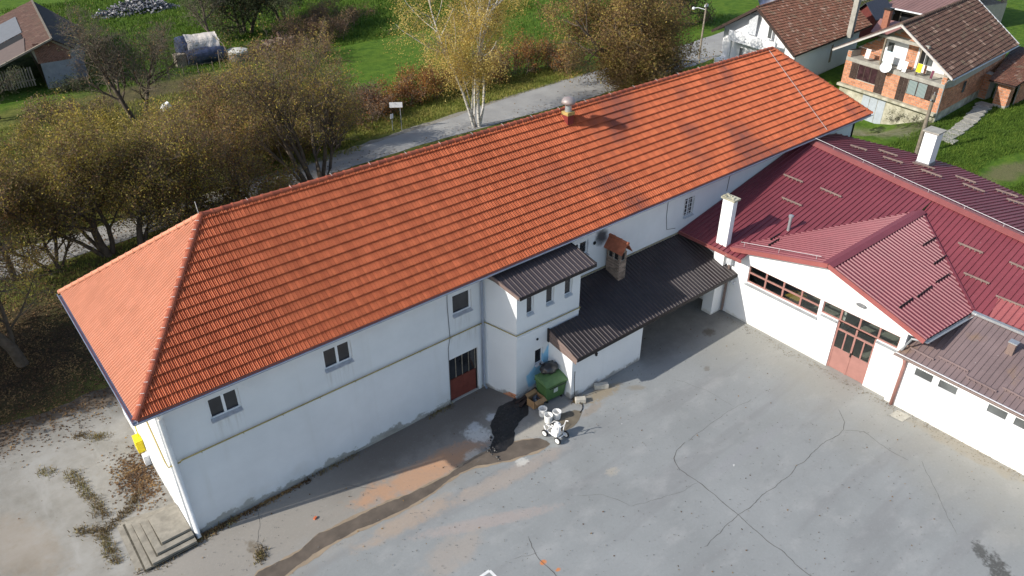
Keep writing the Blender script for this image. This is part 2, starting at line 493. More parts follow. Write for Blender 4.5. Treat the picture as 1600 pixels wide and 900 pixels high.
def wall_panel(name, o, u, W, H, holes, mat, parent, depth=0.2, n=None, zt=None):
    """a wall face with real openings and reveals; o = lower left corner, u along the wall, holes = (x0,x1,z0,z1)
    zt: optional function x -> top height (for gables)"""
    o = Vector(o); u = Vector(u).normalized(); Z = Vector((0, 0, 1))
    n = Vector(n) if n else u.cross(Z)
    mb = MB()
    xs = sorted(set([0, W] + [h[0] for h in holes] + [h[1] for h in holes]))
    zs = sorted(set([0, H] + [h[2] for h in holes] + [h[3] for h in holes]))
    def P(x, z, d=0.0): return o + u * x + Z * z - n * d
    flip = u.cross(Z).dot(n) < 0
    for i in range(len(xs) - 1):
        for j in range(len(zs) - 1):
            cx, cz = (xs[i] + xs[i + 1]) / 2, (zs[j] + zs[j + 1]) / 2
            if any(h[0] < cx < h[1] and h[2] < cz < h[3] for h in holes): continue
            mb.face([P(xs[i], zs[j]), P(xs[i + 1], zs[j]), P(xs[i + 1], zs[j + 1]), P(xs[i], zs[j + 1])], flip)
            mb.face([P(xs[i], zs[j], depth), P(xs[i + 1], zs[j], depth), P(xs[i + 1], zs[j + 1], depth), P(xs[i], zs[j + 1], depth)], not flip)
    for (a, b, c, d) in holes:
        for (p, q) in (((a, c), (b, c)), ((b, c), (b, d)), ((b, d), (a, d)), ((a, d), (a, c))):
            mb.face([P(*p), P(*q), P(*q, depth), P(*p, depth)], not flip)
    for (p, q) in (((0, 0), (W, 0)), ((W, 0), (W, H)), ((W, H), (0, H)), ((0, H), (0, 0))):
        mb.face([P(*p), P(*q), P(*q, depth), P(*p, depth)], flip)
    return mb.build(name, mat, parent)

def window(o, u, n, W, H, parent, cols=2, rows=1, frame=None, glass=None, sill=None, recess=0.14, fw=0.075, name="window", sill_out=0.10, back=True):
    """o = lower-left corner of the opening on the wall face"""
    o = Vector(o); u = Vector(u).normalized(); n = Vector(n).normalized(); Z = Vector((0, 0, 1))
    frame = frame or MAT['white_pvc']; glass = glass or MAT['glass']
    f = MB(); d = 0.06
    b = o - n * recess
    def bar(x, z, w_, h_, dd=d): f.obox(b + u * x + Z * z, u * w_, n * dd, Z * h_)
    bar(0, 0, W, fw); bar(0, H - fw, W, fw); bar(0, fw, fw, H - 2 * fw); bar(W - fw, fw, fw, H - 2 * fw)
    cw = (W - fw) / cols; rh = (H - fw) / rows
    for i in range(1, cols): bar(i * cw, fw, fw * 1.2, H - 2 * fw, d + 0.008)
    for j in range(1, rows): bar(fw, j * rh, W - 2 * fw, fw, d - 0.008)
    win = f.build(name, frame, parent)
    for i in range(cols):
        for j in range(rows):
            g = MB()
            g.obox(b + u * (i * cw + fw) + Z * (j * rh + fw) + n * 0.015, u * (cw - fw), n * 0.012, Z * (rh - fw))
            g.build("pane", glass, win)
    if sill:
        s_ = MB()
        s_.hexa([o - n * (recess - .061) + u * 0.0, o + n * sill_out - Z * 0.05 + u * 0.0, o + n * sill_out - Z * 0.05 + u * W, o - n * (recess - .061) + u * W],
                [o - n * (recess - .061) + Z * 0.03, o + n * sill_out - Z * 0.02, o + n * sill_out - Z * 0.02 + u * W, o - n * (recess - .061) + Z * 0.03 + u * W])
        s_.build("sill", sill, win)
    return win

def clip_mesh(me, planes):
    bm = bmesh.new(); bm.from_mesh(me)
    for co, no in planes:
        bmesh.ops.bisect_plane(bm, geom=bm.verts[:] + bm.edges[:] + bm.faces[:], plane_co=co, plane_no=no, clear_outer=True)
    bm.to_mesh(me); bm.free()

def edge_planes(poly, nrm):
    P = [Vector(p) for p in poly]
    c = sum(P, Vector()) / len(P)
    out = []
    for i in range(len(P)):
        a, b = P[i], P[(i + 1) % len(P)]
        no = (b - a).cross(nrm).normalized()
        if (c - a).dot(no) > 0: no = -no
        out.append((a, no))
    return out

def poly_frame(poly, run):
    P = [Vector(p) for p in poly]
    nrm = (P[1] - P[0]).cross(P[2] - P[0]).normalized()
    if nrm.z < 0: nrm = -nrm
    v = Vector(run); v = (v - nrm * v.dot(nrm)).normalized()
    u = v.cross(nrm).normalized()
    return P, nrm, u, v

def ribbed_sheet(name, poly, run, mat, parent, period=0.2, height=0.035, top=0.28, phase=0.0, side=0.07):
    """profiled metal sheet clipped to a convex polygon; ribs run along `run`"""
    P, nrm, u, v = poly_frame(poly, run)
    o = P[0]
    us = [(p - o).dot(u) for p in P]; vs = [(p - o).dot(v) for p in P]
    mb = MB()
    prof = [(0.0, 0), (0.5 - top / 2 - side, 0), (0.5 - top / 2, 1), (0.5 + top / 2, 1), (0.5 + top / 2 + side, 0), (1.0, 0)]
    k0 = math.floor(min(us) / period) - 1; k1 = math.ceil(max(us) / period) + 1
    pts = []
    for k in range(k0, k1):
        for (t, h) in prof[:-1]:
            pts.append(((k + t + phase) * period, h * height))
    for (a, ha), (b, hb) in zip(pts[:-1], pts[1:]):
        mb.face([o + u * a + v * (min(vs) - .1) + nrm * ha, o + u * b + v * (min(vs) - .1) + nrm * hb,
                 o + u * b + v * (max(vs) + .1) + nrm * hb, o + u * a + v * (max(vs) + .1) + nrm * ha])
    ob = mb.build(name, mat, parent)
    off = WL[ob]
    clip_mesh(ob.data, [(co - off, no) for co, no in edge_planes(poly, nrm)])
    return ob

def tile_mesh(name, tw, ln, mat, ribs=2, rh=0.045, lift=0.034, off=Vector((0, 0, 0))):
    mb = MB()
    add_tile(mb, Vector((0, 0, 0)), Vector((1, 0, 0)), Vector((0, 1, 0)), Vector((0, 0, 1)), tw, ln, ribs, rh, lift)
    me = bpy.data.meshes.new(name)
    me.from_pydata(mb.v, [], mb.f)
    me.materials.append(mat)
    return me

def add_tile(mb, o, u, v, n, tw, ln, ribs=2, rh=0.045, lift=0.034, gap=0.0015):
    """interlocking clay tile: o lower-left corner, u along the eave, v up the slope; front end lifted"""
    if ribs == 2:      # one broad roll and one narrow roll to a tile
        prof = [(0.0, 0.0), (0.05, 0.55), (0.10, 0.95), (0.15, 0.55), (0.21, 0.0), (0.34, 0.0), (0.42, 0.75), (0.55, 1.0), (0.70, 0.8), (0.80, 0.15), (0.86, 0.0), (1.0, 0.0)]
    else:
        prof = [(0.0, 0.0), (0.28, 0.12), (0.45, 0.85), (0.62, 1.0), (0.80, 0.55), (0.93, 0.0), (1.0, 0.0)]
    b = len(mb.v)
    for t, h in prof:
        x = gap + t * (tw - 2 * gap)
        lo = o + u * x + n * (lift + h * rh)
        mb.v.append(tuple(lo - n * 0.045)); mb.v.append(tuple(lo)); mb.v.append(tuple(o + u * x + v * ln + n * (h * rh)))
    for i in range(len(prof) - 1):
        a = b + i * 3; c = a + 3
        mb.f.append([a, c, c + 1, a + 1]); mb.mi.append(mb.cm)
        mb.f.append([a + 1, c + 1, c + 2, a + 2]); mb.mi.append(mb.cm)

def tile_slope(poly, run_up, mat, parent, course, tw, n_single=0, near=None, ribs=2, rh=0.045, lift=0.034, name="roof_tile", stagger=0.0, jitter=0.0, seed=1):
    """lay tiles over a convex roof polygon; the n_single tiles nearest `near` are objects, the rest one mesh"""
    P, nrm, u, v = poly_frame(poly, run_up)
    if v.dot(Vector(run_up)) < 0: v = -v
    u = v.cross(nrm).normalized()
    o = P[0]
    us = [(p - o).dot(u) for p in P]; vs = [(p - o).dot(v) for p in P]
    u0, u1, v0, v1 = min(us), max(us), min(vs), max(vs)
    pl2 = [((p - o).dot(u), (p - o).dot(v)) for p in P]
    def inside(x, y):
        s_ = 0
        for i in range(len(pl2)):
            a, b = pl2[i], pl2[(i + 1) % len(pl2)]
            c = (b[0] - a[0]) * (y - a[1]) - (b[1] - a[1]) * (x - a[0])
            if abs(c) < 1e-9: continue
            if s_ == 0: s_ = 1 if c > 0 else -1
            elif (c > 0) != (s_ > 0): return False
        return True
    rnd = random.Random(seed)
    spots = []
    nc = int(math.ceil((v1 - v0) / course)); nu = int(math.ceil((u1 - u0) / tw)) + 1
    for j in range(nc):
        for i in range(-1, nu):
            x = u0 + (i + (0.5 * stagger if j % 2 else 0)) * tw; y = v0 + j * course
            cs = [inside(x + dx * tw, y + dy * course) for dx in (0.02, 0.98) for dy in (0.02, 0.98)]
            if any(cs): spots.append((x, y, all(cs)))
    full = [s_ for s_ in spots if s_[2]]
    if near is not None and n_single:
        nv = Vector(near)
        full.sort(key=lambda s_: (o + u * s_[0] + v * s_[1] - nv).length)
        single = set(full[:n_single])
    else: single = set()
    ln = course * 1.12
    mb = MB()
    off = WL.get(parent, Vector((0, 0, 0)))
    me = tile_mesh(name, tw, ln, mat, ribs, rh, lift) if single else None
    R = Matrix((u, v, nrm)).transposed().to_4x4()
    for sp in spots:
        q = o + u * sp[0] + v * sp[1]
        if jitter: q = q + nrm * rnd.uniform(0, jitter) + u * rnd.uniform(-jitter, jitter) * .5
        if sp in single:
            ob = bpy.data.objects.new(name, me)
            COL.objects.link(ob)
            ob.parent = parent
            ob.matrix_local = Matrix.Translation(q - off) @ R
        else:
            add_tile(mb, q, u, v, nrm, tw, ln, ribs, rh, lift)
    if mb.f:
        ob = mb.build(name + "_field", mat, parent, kind="stuff")
        clip_mesh(ob.data, [(co - off, no) for co, no in edge_planes(poly, nrm)])
    return nrm

def ridge_tiles(a, b, mat, parent, step=0.34, r=0.092, sides=7, drop=0.03, name="ridge_tile"):
    a, b = Vector(a), Vector(b)
    d = (b - a); L = d.length; d.normalize()
    n = max(1, int(round(L / step))); st = L / n
    side = d.cross(Vector((0, 0, 1))).normalized(); up = side.cross(d)
    mb = MB()
    for k, (t, rr) in enumerate(((0.0, r * 1.12), (0.06, r * 1.12), (0.065, r), (st * 1.06, r * 0.9))):
        for i in range(sides + 1):
            an = math.pi * (i / sides) * 1.1 - 0.05 * math.pi
            mb.v.append((math.cos(an) * rr * 1.15, t, math.sin(an) * rr))
    for k in range(3):
        for i in range(sides):
            q = k * (sides + 1) + i
            mb.f.append([q, q + 1, q + sides + 2, q + sides + 1])
    mb.f.append(list(range(sides + 1))[::-1])
    me = bpy.data.meshes.new(name)
    me.from_pydata(mb.v, [], mb.f); me.materials.append(mat)
    off = WL.get(parent, Vector((0, 0, 0)))
    R = Matrix((side, d, up)).transposed().to_4x4()
    for k in range(n):
        ob = bpy.data.objects.new(name, me)
        COL.objects.link(ob); ob.parent = parent
        ob.matrix_local = Matrix.Translation(a + d * st * k + up * drop - off) @ R

def brick_face(o, u, n, W, H, parent, bl, bh, mat, holes=(), top=None, proud=0.025, joint=0.03, name="brick", seed=3):
    """brick facing laid in running bond, one mesh of raised bricks over a mortar wall"""
    o = Vector(o); u = Vector(u).normalized(); n = Vector(n).normalized(); Z = Vector((0, 0, 1))
    rnd = random.Random(seed); mb = MB()
    rows = int(round(H / bh)); bh = H / rows
    for j in range(rows):
        x = -bl * (0.5 if j % 2 else 0.0)
        while x < W:
            a, b = max(0, x), min(W, x + bl - joint)
            z0, z1 = j * bh, (j + 1) * bh - joint
            x += bl
            segs = [(a, b)]
            for h in holes:
                if z1 > h[2] + .02 and z0 < h[3] - .02:
                    ns = []
                    for (p, q) in segs:
                        if q <= h[0] or p >= h[1]: ns.append((p, q)); continue
                        if p < h[0]: ns.append((p, h[0]))
                        if q > h[1]: ns.append((h[1], q))
                    segs = ns
            for (p, q) in segs:
                if q - p < 0.04: continue
                if top is not None and (z1 > top(p) or z1 > top(q)): continue
                d = proud * rnd.uniform(0.7, 1.2)
                mb.obox(o + u * p + Z * z0, u * (q - p), n * d, Z * (z1 - z0))
    return mb.build(name, mat, parent, kind="stuff")
# ------------------------------------------------------------------ the setting: ground, yards, road
def ground_h(x, y):
    d = math.hypot((x - 57.6) / 6.0, (y - 9.3) / 5.2)
    t = max(0.0, min(1.0, (1.25 - d) / 0.9)); t = t * t * (3 - 2 * t)
    return -1.75 * t
def ragged(poly, step=0.4, amp=0.12, seed=0):
    out = []
    for i in range(len(poly)):
        a, b = Vector((*poly[i], 0)), Vector((*poly[(i + 1) % len(poly)], 0))
        n = max(1, int((b - a).length / step))
        no = Vector((-(b - a).y, (b - a).x, 0)).normalized()
        for k in range(n):
            p = a.lerp(b, k / n)
            q = Vector((p.x * 1.3 + seed * 7.1, p.y * 1.3, seed))
            out.append(tuple((p + no * (noise.noise(q) * amp + noise.noise(q * 3.7) * amp * .5))[:2]))
    return out
def sheet(name, poly, z, mat, parent=None, kind="structure"):
    a = sum(poly[i][0] * poly[(i + 1) % len(poly)][1] - poly[(i + 1) % len(poly)][0] * poly[i][1] for i in range(len(poly)))
    if a < 0: poly = poly[::-1]
    mb = MB(); mb.face([(p[0], p[1], z) for p in poly])
    return mb.build(name, mat, parent, kind=kind)

def grass_mat():
    t = NT("meadow_grass")
    a = t.noise(0.12, 5, 0.6); b = t.noise(1.2, 6, 0.65); c = t.noise(9, 4, 0.6)
    st = t.noise(0.8, 5, 0.6, t.stretch(0.35, 1.6, 1, rad(22)))
    col = t.ramp(b, [(0.28, (0.036, 0.085, 0.010)), (0.5, (0.078, 0.146, 0.017)), (0.74, (0.132, 0.205, 0.024))])
    col = t.mix(t.math('MULTIPLY', t.step(st, 0.45, 0.75), 0.5), col, (0.14, 0.20, 0.026))
    col = t.mix(t.math('MULTIPLY', t.step(a, 0.48, 0.75), 0.45), col, (0.10, 0.155, 0.018))
    col = t.mix(t.math('MULTIPLY', t.step(c, 0.52, 0.74), 0.4), col, (0.032, 0.078, 0.009))
    # trodden, leaf strewn verge and gardens round the road and the trees
    x, y, z = t.xyz()
    m = t.math('SUBTRACT', t.math('SUBTRACT', 54.0, t.math('MULTIPLY', t.step(x, 21.0, 28.0), 19.5)), t.math('ADD', y, t.math('MULTIPLY', t.math('SUBTRACT', t.noise(0.35, 4, .6), 0.5), 7)))
    m = t.math('MULTIPLY', t.step(m, 0.0, 3.0), t.step(t.math('SUBTRACT', 52, x), 0, 4))
    dry = t.ramp(t.noise(1.5, 6, 0.7), [(0.3, (0.07, 0.062, 0.028)), (0.5, (0.14, 0.145, 0.038)), (0.7, (0.20, 0.18, 0.055))])
    col = t.mix(t.math('MULTIPLY', m, 0.85), col, dry)
    g = t.math('MULTIPLY', t.blob(15, 45, 10, 11, 0.2, t.noise(0.4, 4, 0.6), 0.3), 0.88)
    col = t.mix(g, col, t.ramp(b, [(0.3, (0.06, 0.048, 0.028)), (0.7, (0.135, 0.105, 0.055))]))
    e = t.blob(54.0, -4.6, 3.6, 1.2, -0.1, t.noise(0.9, 4, 0.6), 0.4)
    col = t.mix(t.math('MULTIPLY', e, 0.8), col, (0.165, 0.145, 0.075))
    e2 = t.blob(56.0, 6.5, 3.4, 6.0, 0.1, t.noise(0.9, 4, 0.6), 0.4)
    col = t.mix(t.math('MULTIPLY', e2, 0.8), col, t.ramp(b, [(0.35, (0.16, 0.15, 0.075)), (0.7, (0.27, 0.245, 0.19))]))
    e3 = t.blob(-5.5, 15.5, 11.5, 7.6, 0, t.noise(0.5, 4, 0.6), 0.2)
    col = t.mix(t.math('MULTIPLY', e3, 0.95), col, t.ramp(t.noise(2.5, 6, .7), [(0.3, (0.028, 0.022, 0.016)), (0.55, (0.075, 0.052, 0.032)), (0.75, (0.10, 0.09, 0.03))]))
    t.bump(t.math('ADD', t.noise(5, 6, 0.75), t.math('MULTIPLY', st, 1.5)), 0.9, 0.12)
    return t.out(col, 0.95, 0.1)
MAT['grass'] = grass_mat()
gb = MB()
xs = [-500, -150] + [-45 + 1.5 * i for i in range(120)] + [180, 500]
ys = [-300, -120] + [-40 + 1.5 * i for i in range(112)] + [170, 300, 700]
for x in xs:
    for y in ys:
        gb.v.append((x, y, ground_h(x, y)))
ny = len(ys)
for i in range(len(xs) - 1):
    for j in range(ny - 1):
        a = i * ny + j
        gb.f.append([a, a + ny, a + ny + 1, a + 1]); gb.mi.append(0)
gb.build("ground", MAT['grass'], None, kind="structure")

def yard_mat():
    t = NT("weathered_yard_concrete")
    n1 = t.noise(0.5, 6, 0.65); n2 = t.noise(3.0, 6, 0.7); n3 = t.noise(30, 4, 0.7)
    col = t.ramp(n1, [(0.3, (0.19, 0.18, 0.155)), (0.55, (0.285, 0.275, 0.25)), (0.75, (0.335, 0.33, 0.31))])
    col = t.mix(t.math('MULTIPLY', t.step(n2, 0.5, 0.75), 0.4), col, (0.205, 0.18, 0.14))
    st = t.noise(0.9, 5, 0.6, t.stretch(1.6, 0.35, 1, rad(-20)))
    col = t.mix(t.math('MULTIPLY', t.step(st, 0.5, 0.75), 0.45), col, (0.38, 0.375, 0.355))
    x, y, z = t.xyz()
    d = t.math('ADD', t.math('SUBTRACT', y, 8.1), t.math('MULTIPLY', t.math('SUBTRACT', n1, .5), 5.5))
    col = t.mix(t.math('MULTIPLY', t.step(d, 0, 1.6), 0.85), col, t.ramp(n2, [(0.35, (0.05, 0.035, 0.022)), (0.7, (0.14, 0.10, 0.065))]))
    col = t.mix(t.math('MULTIPLY', t.step(n3, 0.6, 0.8), 0.35), col, (0.16, 0.15, 0.13))
    col = t.mix(t.math('MULTIPLY', t.blob(-4.9, 3.5, 1.3, 3.0, .4, n2, .4), 0.35), col, (0.27, 0.205, 0.14))
    t.bump(n3, 0.35, 0.012)
    return t.out(col, 0.92, 0.2)
MAT['yard'] = yard_mat()
yard = sheet("concrete_yard", ragged([(0.3, -0.4), (0.3, 10.3), (-2.4, 10.2), (-6, 10.8), (-14, 12.0), (-26, 13), (-26, -14), (-9, -14), (-2.6, -0.4)], 0.4, 0.25, 3), 0.010, MAT['yard'])

def asphalt_mat():
    t = NT("courtyard_asphalt")
    n1 = t.noise(0.35, 5, 0.6); n2 = t.noise(1.6, 6, 0.65); n3 = t.noise(45, 4, 0.75); n4 = t.noise(6, 5, 0.65)
    col = t.ramp(n1, [(0.3, (0.234, 0.244, 0.241)), (0.7, (0.286, 0.297, 0.294))])
    st = t.noise(0.75, 4, 0.55, t.stretch(0.12, 1.15, 1, rad(-4)))
    col = t.mix(t.math('MULTIPLY', t.step(st, 0.5, 0.64), 0.5), col, (0.215, 0.217, 0.217))
    st2 = t.noise(1.1, 5, 0.6, t.stretch(0.5, 0.9, 1, rad(35)))
    col = t.mix(t.math('MULTIPLY', t.step(st2, 0.5, 0.72), 0.42), col, (0.37, 0.37, 0.36))
    x, y, z = t.xyz()
    # dust blown off the hall side, brownish apron by the long wall
    w_ = t.math('SUBTRACT', x, t.math('ADD', 20.3, t.math('MULTIPLY', t.math('SUBTRACT', n1, 0.5), 6)))
    col = t.mix(t.math('MULTIPLY', t.step(w_, 0.0, 4.5), 0.55), col, (0.315, 0.30, 0.255))
    v_ = t.math('ADD', t.math('ADD', y, 3.9), t.math('MULTIPLY', t.math('SUBTRACT', n2, .5), 2.2))
    v_ = t.math('MULTIPLY', t.step(v_, -0.6, 1.6), t.step(t.math('SUBTRACT', 14.0, x), -3, 3))
    col = t.mix(t.math('MULTIPLY', v_, 0.7), col, (0.285, 0.25, 0.205))
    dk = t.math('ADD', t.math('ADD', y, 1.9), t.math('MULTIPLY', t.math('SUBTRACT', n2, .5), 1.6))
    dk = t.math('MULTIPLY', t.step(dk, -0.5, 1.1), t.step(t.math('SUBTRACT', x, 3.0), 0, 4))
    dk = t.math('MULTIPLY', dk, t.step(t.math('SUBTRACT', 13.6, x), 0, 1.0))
    col = t.mix(t.math('MULTIPLY', dk, 0.8), col, (0.135, 0.115, 0.098))  # stained ground by the long wall, darkened further to deepen the wall's shadow
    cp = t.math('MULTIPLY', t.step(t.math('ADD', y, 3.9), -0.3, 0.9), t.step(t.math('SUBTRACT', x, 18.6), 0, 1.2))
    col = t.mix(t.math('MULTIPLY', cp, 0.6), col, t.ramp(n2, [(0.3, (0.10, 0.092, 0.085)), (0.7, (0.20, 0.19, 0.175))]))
    for (cx, cy, rx, ry, ro, c, k, nz, am) in (
        (7.4, -2.60, 3.0, 0.80, -0.12, (0.46, 0.265, 0.155), 0.8, n2, 0.6),
        (9.2, -2.45, 1.9, 0.6, -0.15, (0.50, 0.28, 0.16), 0.65, n4, 0.5),
        (6.2, -4.1, 2.4, 0.5, -0.05, (0.42, 0.31, 0.22), 0.55, n2, 0.5),
        (10.0, -4.7, 3.2, 0.5, -0.1, (0.40, 0.32, 0.255), 0.5, n2, 0.5),
        (8.2, -5.9, 3.2, 0.35, -0.42, (0.40, 0.32, 0.28), 0.5, n4, 0.35),
        (6.6, -6.2, 1.6, 0.8, 0.1, (0.37, 0.31, 0.255), 0.5, n2, 0.5),
        (10.6, -2.2, 0.55, 0.75, 0.6, (0.66, 0.65, 0.61), 0.8, n4, 0.55),
        (11.65, -1.75, 0.32, 0.28, 0.2, (0.56, 0.57, 0.57), 0.85, n4, 0.45),
        (10.75, -1.75, 0.36, 0.30, 0.5, (0.56, 0.57, 0.57), 0.75, n4, 0.45),
        (9.7, -3.0, 0.5, 0.35, 0.4, (0.60, 0.57, 0.50), 0.65, n4, 0.55),
        (11.0, -4.45, 0.35, 0.25, 0.0, (0.66, 0.64, 0.58), 0.6, n4, 0.6),
        (12.3, -3.4, 1.0, 0.6, -0.3, (0.44, 0.40, 0.335), 0.6, n4, 0.5),
        (16.2, -3.55, 1.3, 0.42, -0.05, (0.28, 0.215, 0.125), 0.7, n4, 0.55),
        (17.6, -4.2, 0.5, 0.22, -0.6, (0.22, 0.19, 0.14), 0.6, n4, 0.4),
        (15.2, -4.0, 0.9, 0.25, 0.1, (0.30, 0.23, 0.16), 0.5, n4, 0.5),
        (8.60, -8.42, 0.16, 0.12, 0, (0.62, 0.20, 0.045), 0.9, n4, 0.5),
        (8.80, -8.95, 0.12, 0.08, 0, (0.62, 0.20, 0.045), 0.85, n4, 0.5),
        (23.3, -3.6, 0.45, 0.35, 0, (0.11, 0.085, 0.06), 0.7, n4, 0.5),
        (13.3, -7.0, 0.35, 0.25, 0, (0.42, 0.375, 0.30), 0.55, n4, 0.6),
        (19.8, -18.3, 0.45, 1.1, -0.9, (0.06, 0.06, 0.055), 0.85, n4, 0.8),
        (20.3, -17.4, 0.25, 0.6, -0.9, (0.06, 0.06, 0.055), 0.8, n4, 0.8),
        (1.4, -1.8, 0.25, 0.5, 0.2, (0.15, 0.12, 0.08), 0.7, n4, 0.8),
        (24.8, -15.0, 0.5, 3.0, 0, (0.30, 0.265, 0.20), 0.6, n2, 0.5),
        (21.0, -5.3, 0.25, 0.15, 0.4, (0.17, 0.155, 0.13), 0.7, n4, 0.6),
        (18.2, -9.5, 3.5, 0.35, -0.02, (0.27, 0.275, 0.28), 0.6, n2, 0.5)):
        col = t.mix(t.math('MULTIPLY', t.blob(cx, cy, rx, ry, ro, nz, am), k), col, c)
    sp = t.noise(3.6, 2, 0.4)
    col = t.mix(t.math('MULTIPLY', t.step(sp, 0.765, 0.79), 0.6), col, (0.10, 0.09, 0.08))
    sp2 = t.noise(2.9, 2, 0.4, t.stretch(1, 1, 1, 1.0))
    col = t.mix(t.math('MULTIPLY', t.step(sp2, 0.79, 0.81), 0.7), col, (0.62, 0.62, 0.60))
    col = t.mix(t.math('MULTIPLY', t.step(n3, 0.55, 0.8), 0.35), col, (0.19, 0.19, 0.19))
    n5 = t.noise(11, 5, 0.75)
    col = t.mix(t.math('MULTIPLY', t.step(n5, 0.5, 0.75), 0.32), col, (0.20, 0.198, 0.19))
    col = t.mix(t.math('MULTIPLY', t.step(t.math('SUBTRACT', 1, n5), 0.55, 0.75), 0.3), col, (0.40, 0.40, 0.39))
    t.bump(n3, 0.4, 0.008)
    return t.out(col, 0.88, 0.25)
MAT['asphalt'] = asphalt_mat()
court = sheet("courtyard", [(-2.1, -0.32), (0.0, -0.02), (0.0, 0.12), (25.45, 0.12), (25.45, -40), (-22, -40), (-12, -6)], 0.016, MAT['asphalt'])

MAT['wet'] = mk("wet_muddy_trail", (0.125, 0.10, 0.078), 0.45, 0.25, 1.6, 0.3, 30, 0.5)
MAT['wet_rim'] = mk("damp_ochre_rim", (0.30, 0.235, 0.165), 0.8, 0.15, 2, 0.2, 30)
MAT['tar'] = mk("spilt_bitumen", (0.014, 0.013, 0.014), 0.5, 0.4, 3, 0.6, 18, 0.5)
MAT['crack'] = mk("crack_shadow_dirt", (0.105, 0.10, 0.092), 0.95, 0.3, 5)
trail = [(0.3, -3.3), (1.12, -2.80), (2.5, -2.93), (3.4, -2.66), (4.6, -2.78), (5.8, -2.93), (6.74, -3.12), (7.6, -3.18), (8.36, -3.24), (9.2, -3.12), (9.9, -3.14), (10.5, -3.2),
         (11.2, -3.35), (11.9, -3.65), (12.35, -3.95), (12.45, -4.35), (12.1, -4.42), (11.5, -4.30), (10.8, -4.14), (10.2, -3.88), (9.4, -3.55), (8.8, -3.44), (8.0, -3.50), (7.2, -3.58), (6.4, -3.62), (5.4, -3.48), (4.5, -3.36), (3.2, -3.30), (2.2, -3.40), (0.9, -3.75)]
sheet("wet_trail_rim", ragged([(x, y + (0.07 if i < 15 else -0.10)) for i, (x, y) in enumerate(trail)], 0.14, 0.11, 4), 0.0205, MAT['wet_rim'])
sheet("wet_trail", ragged(trail, 0.12, 0.10, 5), 0.025, MAT['wet'])
sheet("wet_trail_by_buckets", ragged([(13.5, -3.62), (13.9, -3.35), (14.6, -3.55), (14.75, -3.85), (14.3, -4.15), (13.7, -4.3), (13.2, -4.2), (13.3, -3.9)], 0.1, 0.10, 9), 0.0215, mk("damp_spill", (0.16, 0.135, 0.10), 0.6, 0.25, 2))
sheet("tar_spill", ragged([(10.35, -3.35), (10.62, -2.95), (10.95, -2.75), (11.25, -2.1), (11.75, -1.75), (12.35, -1.45), (13.0, -1.45), (13.45, -1.6), (13.35, -2.1), (12.95, -2.6), (12.4, -2.75), (11.85, -3.0), (11.35, -3.45), (10.85, -3.6)], 0.1, 0.12, 6), 0.030, MAT['tar'])
# crumbled lumps at the edge of the spill
rnd = random.Random(5)
lm = MB()
for k in range(70):
    x = rnd.uniform(10.3, 13.1); y = -3.35 + (x - 10.3) * 0.62 + rnd.gauss(0, 0.22); r = rnd.uniform(0.015, 0.06)
    lm.lathe((x, y, 0.02), [(r, 0), (r * 1.1, r * .5), (r * .5, r)], 5)
lm.build("tar_lumps", MAT['tar'], None, kind="stuff")
# the spill is a low crusted mound
tp_ = [(10.45, -3.30), (10.7, -2.92), (11.0, -2.7), (11.35, -2.1), (11.8, -1.8), (12.35, -1.55), (12.95, -1.55), (13.3, -1.7), (13.2, -2.1), (12.85, -2.5), (12.3, -2.7), (11.8, -2.92), (11.3, -3.35), (10.85, -3.5)]
def in_poly(x, y, P):
    c = False
    for i in range(len(P)):
        (xa, ya), (xb, yb) = P[i], P[i - 1]
        if (ya > y) != (yb > y) and x < (xb - xa) * (y - ya) / (yb - ya) + xa: c = not c
    return c
def edge_d(x, y, P):
    p = Vector((x, y)); m = 9
    for i in range(len(P)):
        a, b = Vector(P[i - 1]), Vector(P[i]); t = max(0, min(1, (p - a).dot(b - a) / (b - a).length_squared)); m = min(m, (p - a.lerp(b, t)).length)
    return m
mn = MB(); g = .06; ids = {}
for i in range(int(3.2 / g)):
    for j in range(int(2.3 / g)):
        x, y = 10.3 + i * g, -3.7 + j * g
        if in_poly(x, y, tp_):
            d = edge_d(x, y, tp_); h = .022 + min(.055, d * .2) * (.55 + .9 * abs(noise.noise(Vector((x * 2.6, y * 2.6, 3))))) + .02 * noise.noise(Vector((x * 9, y * 9, 1)))
            ids[(i, j)] = len(mn.v); mn.v.append((x, y, h))
for (i, j) in list(ids):
    q = [(i, j), (i + 1, j), (i + 1, j + 1), (i, j + 1)]
    if all(k_ in ids for k_ in q): mn.f.append([ids[k_] for k_ in q]); mn.mi.append(0)
mn.build("tar_mound", MAT['tar'], None, kind="structure")

def crack(pts, wd=0.035, seed=0):
    mb = MB(); P = []
    for i in range(len(pts) - 1):
        a, b = Vector((*pts[i], 0)), Vector((*pts[i + 1], 0))
        n = max(2, int((b - a).length / 0.12))
        no = Vector((-(b - a).y, (b - a).x, 0)).normalized()
        for k in range(n):
            p = a.lerp(b, k / n)
            P.append(p + no * noise.noise(Vector((p.x * 1.4, p.y * 1.4, seed))) * 0.11 + no * noise.noise(Vector((p.x * 5.2, p.y * 5.2, seed))) * 0.035)
    P.append(Vector((*pts[-1], 0)))
    L, R = [], []
    for i, p in enumerate(P):
        d = (P[min(i + 1, len(P) - 1)] - P[max(i - 1, 0)]).normalized()
        no = Vector((-d.y, d.x, 0)); w_ = wd * .62 * (0.55 + 0.9 * abs(noise.noise(p * 2.3))) * (0.35 if i in (0, len(P) - 1) else 1)
        L.append(p + no * w_ / 2); R.append(p - no * w_ / 2)
    for i in range(len(P) - 1):
        mb.face([(L[i].x, L[i].y, 0.0202), (R[i].x, R[i].y, 0.0202), (R[i + 1].x, R[i + 1].y, 0.0202), (L[i + 1].x, L[i + 1].y, 0.0202)])
    return mb.build("crack", MAT['crack'], court)
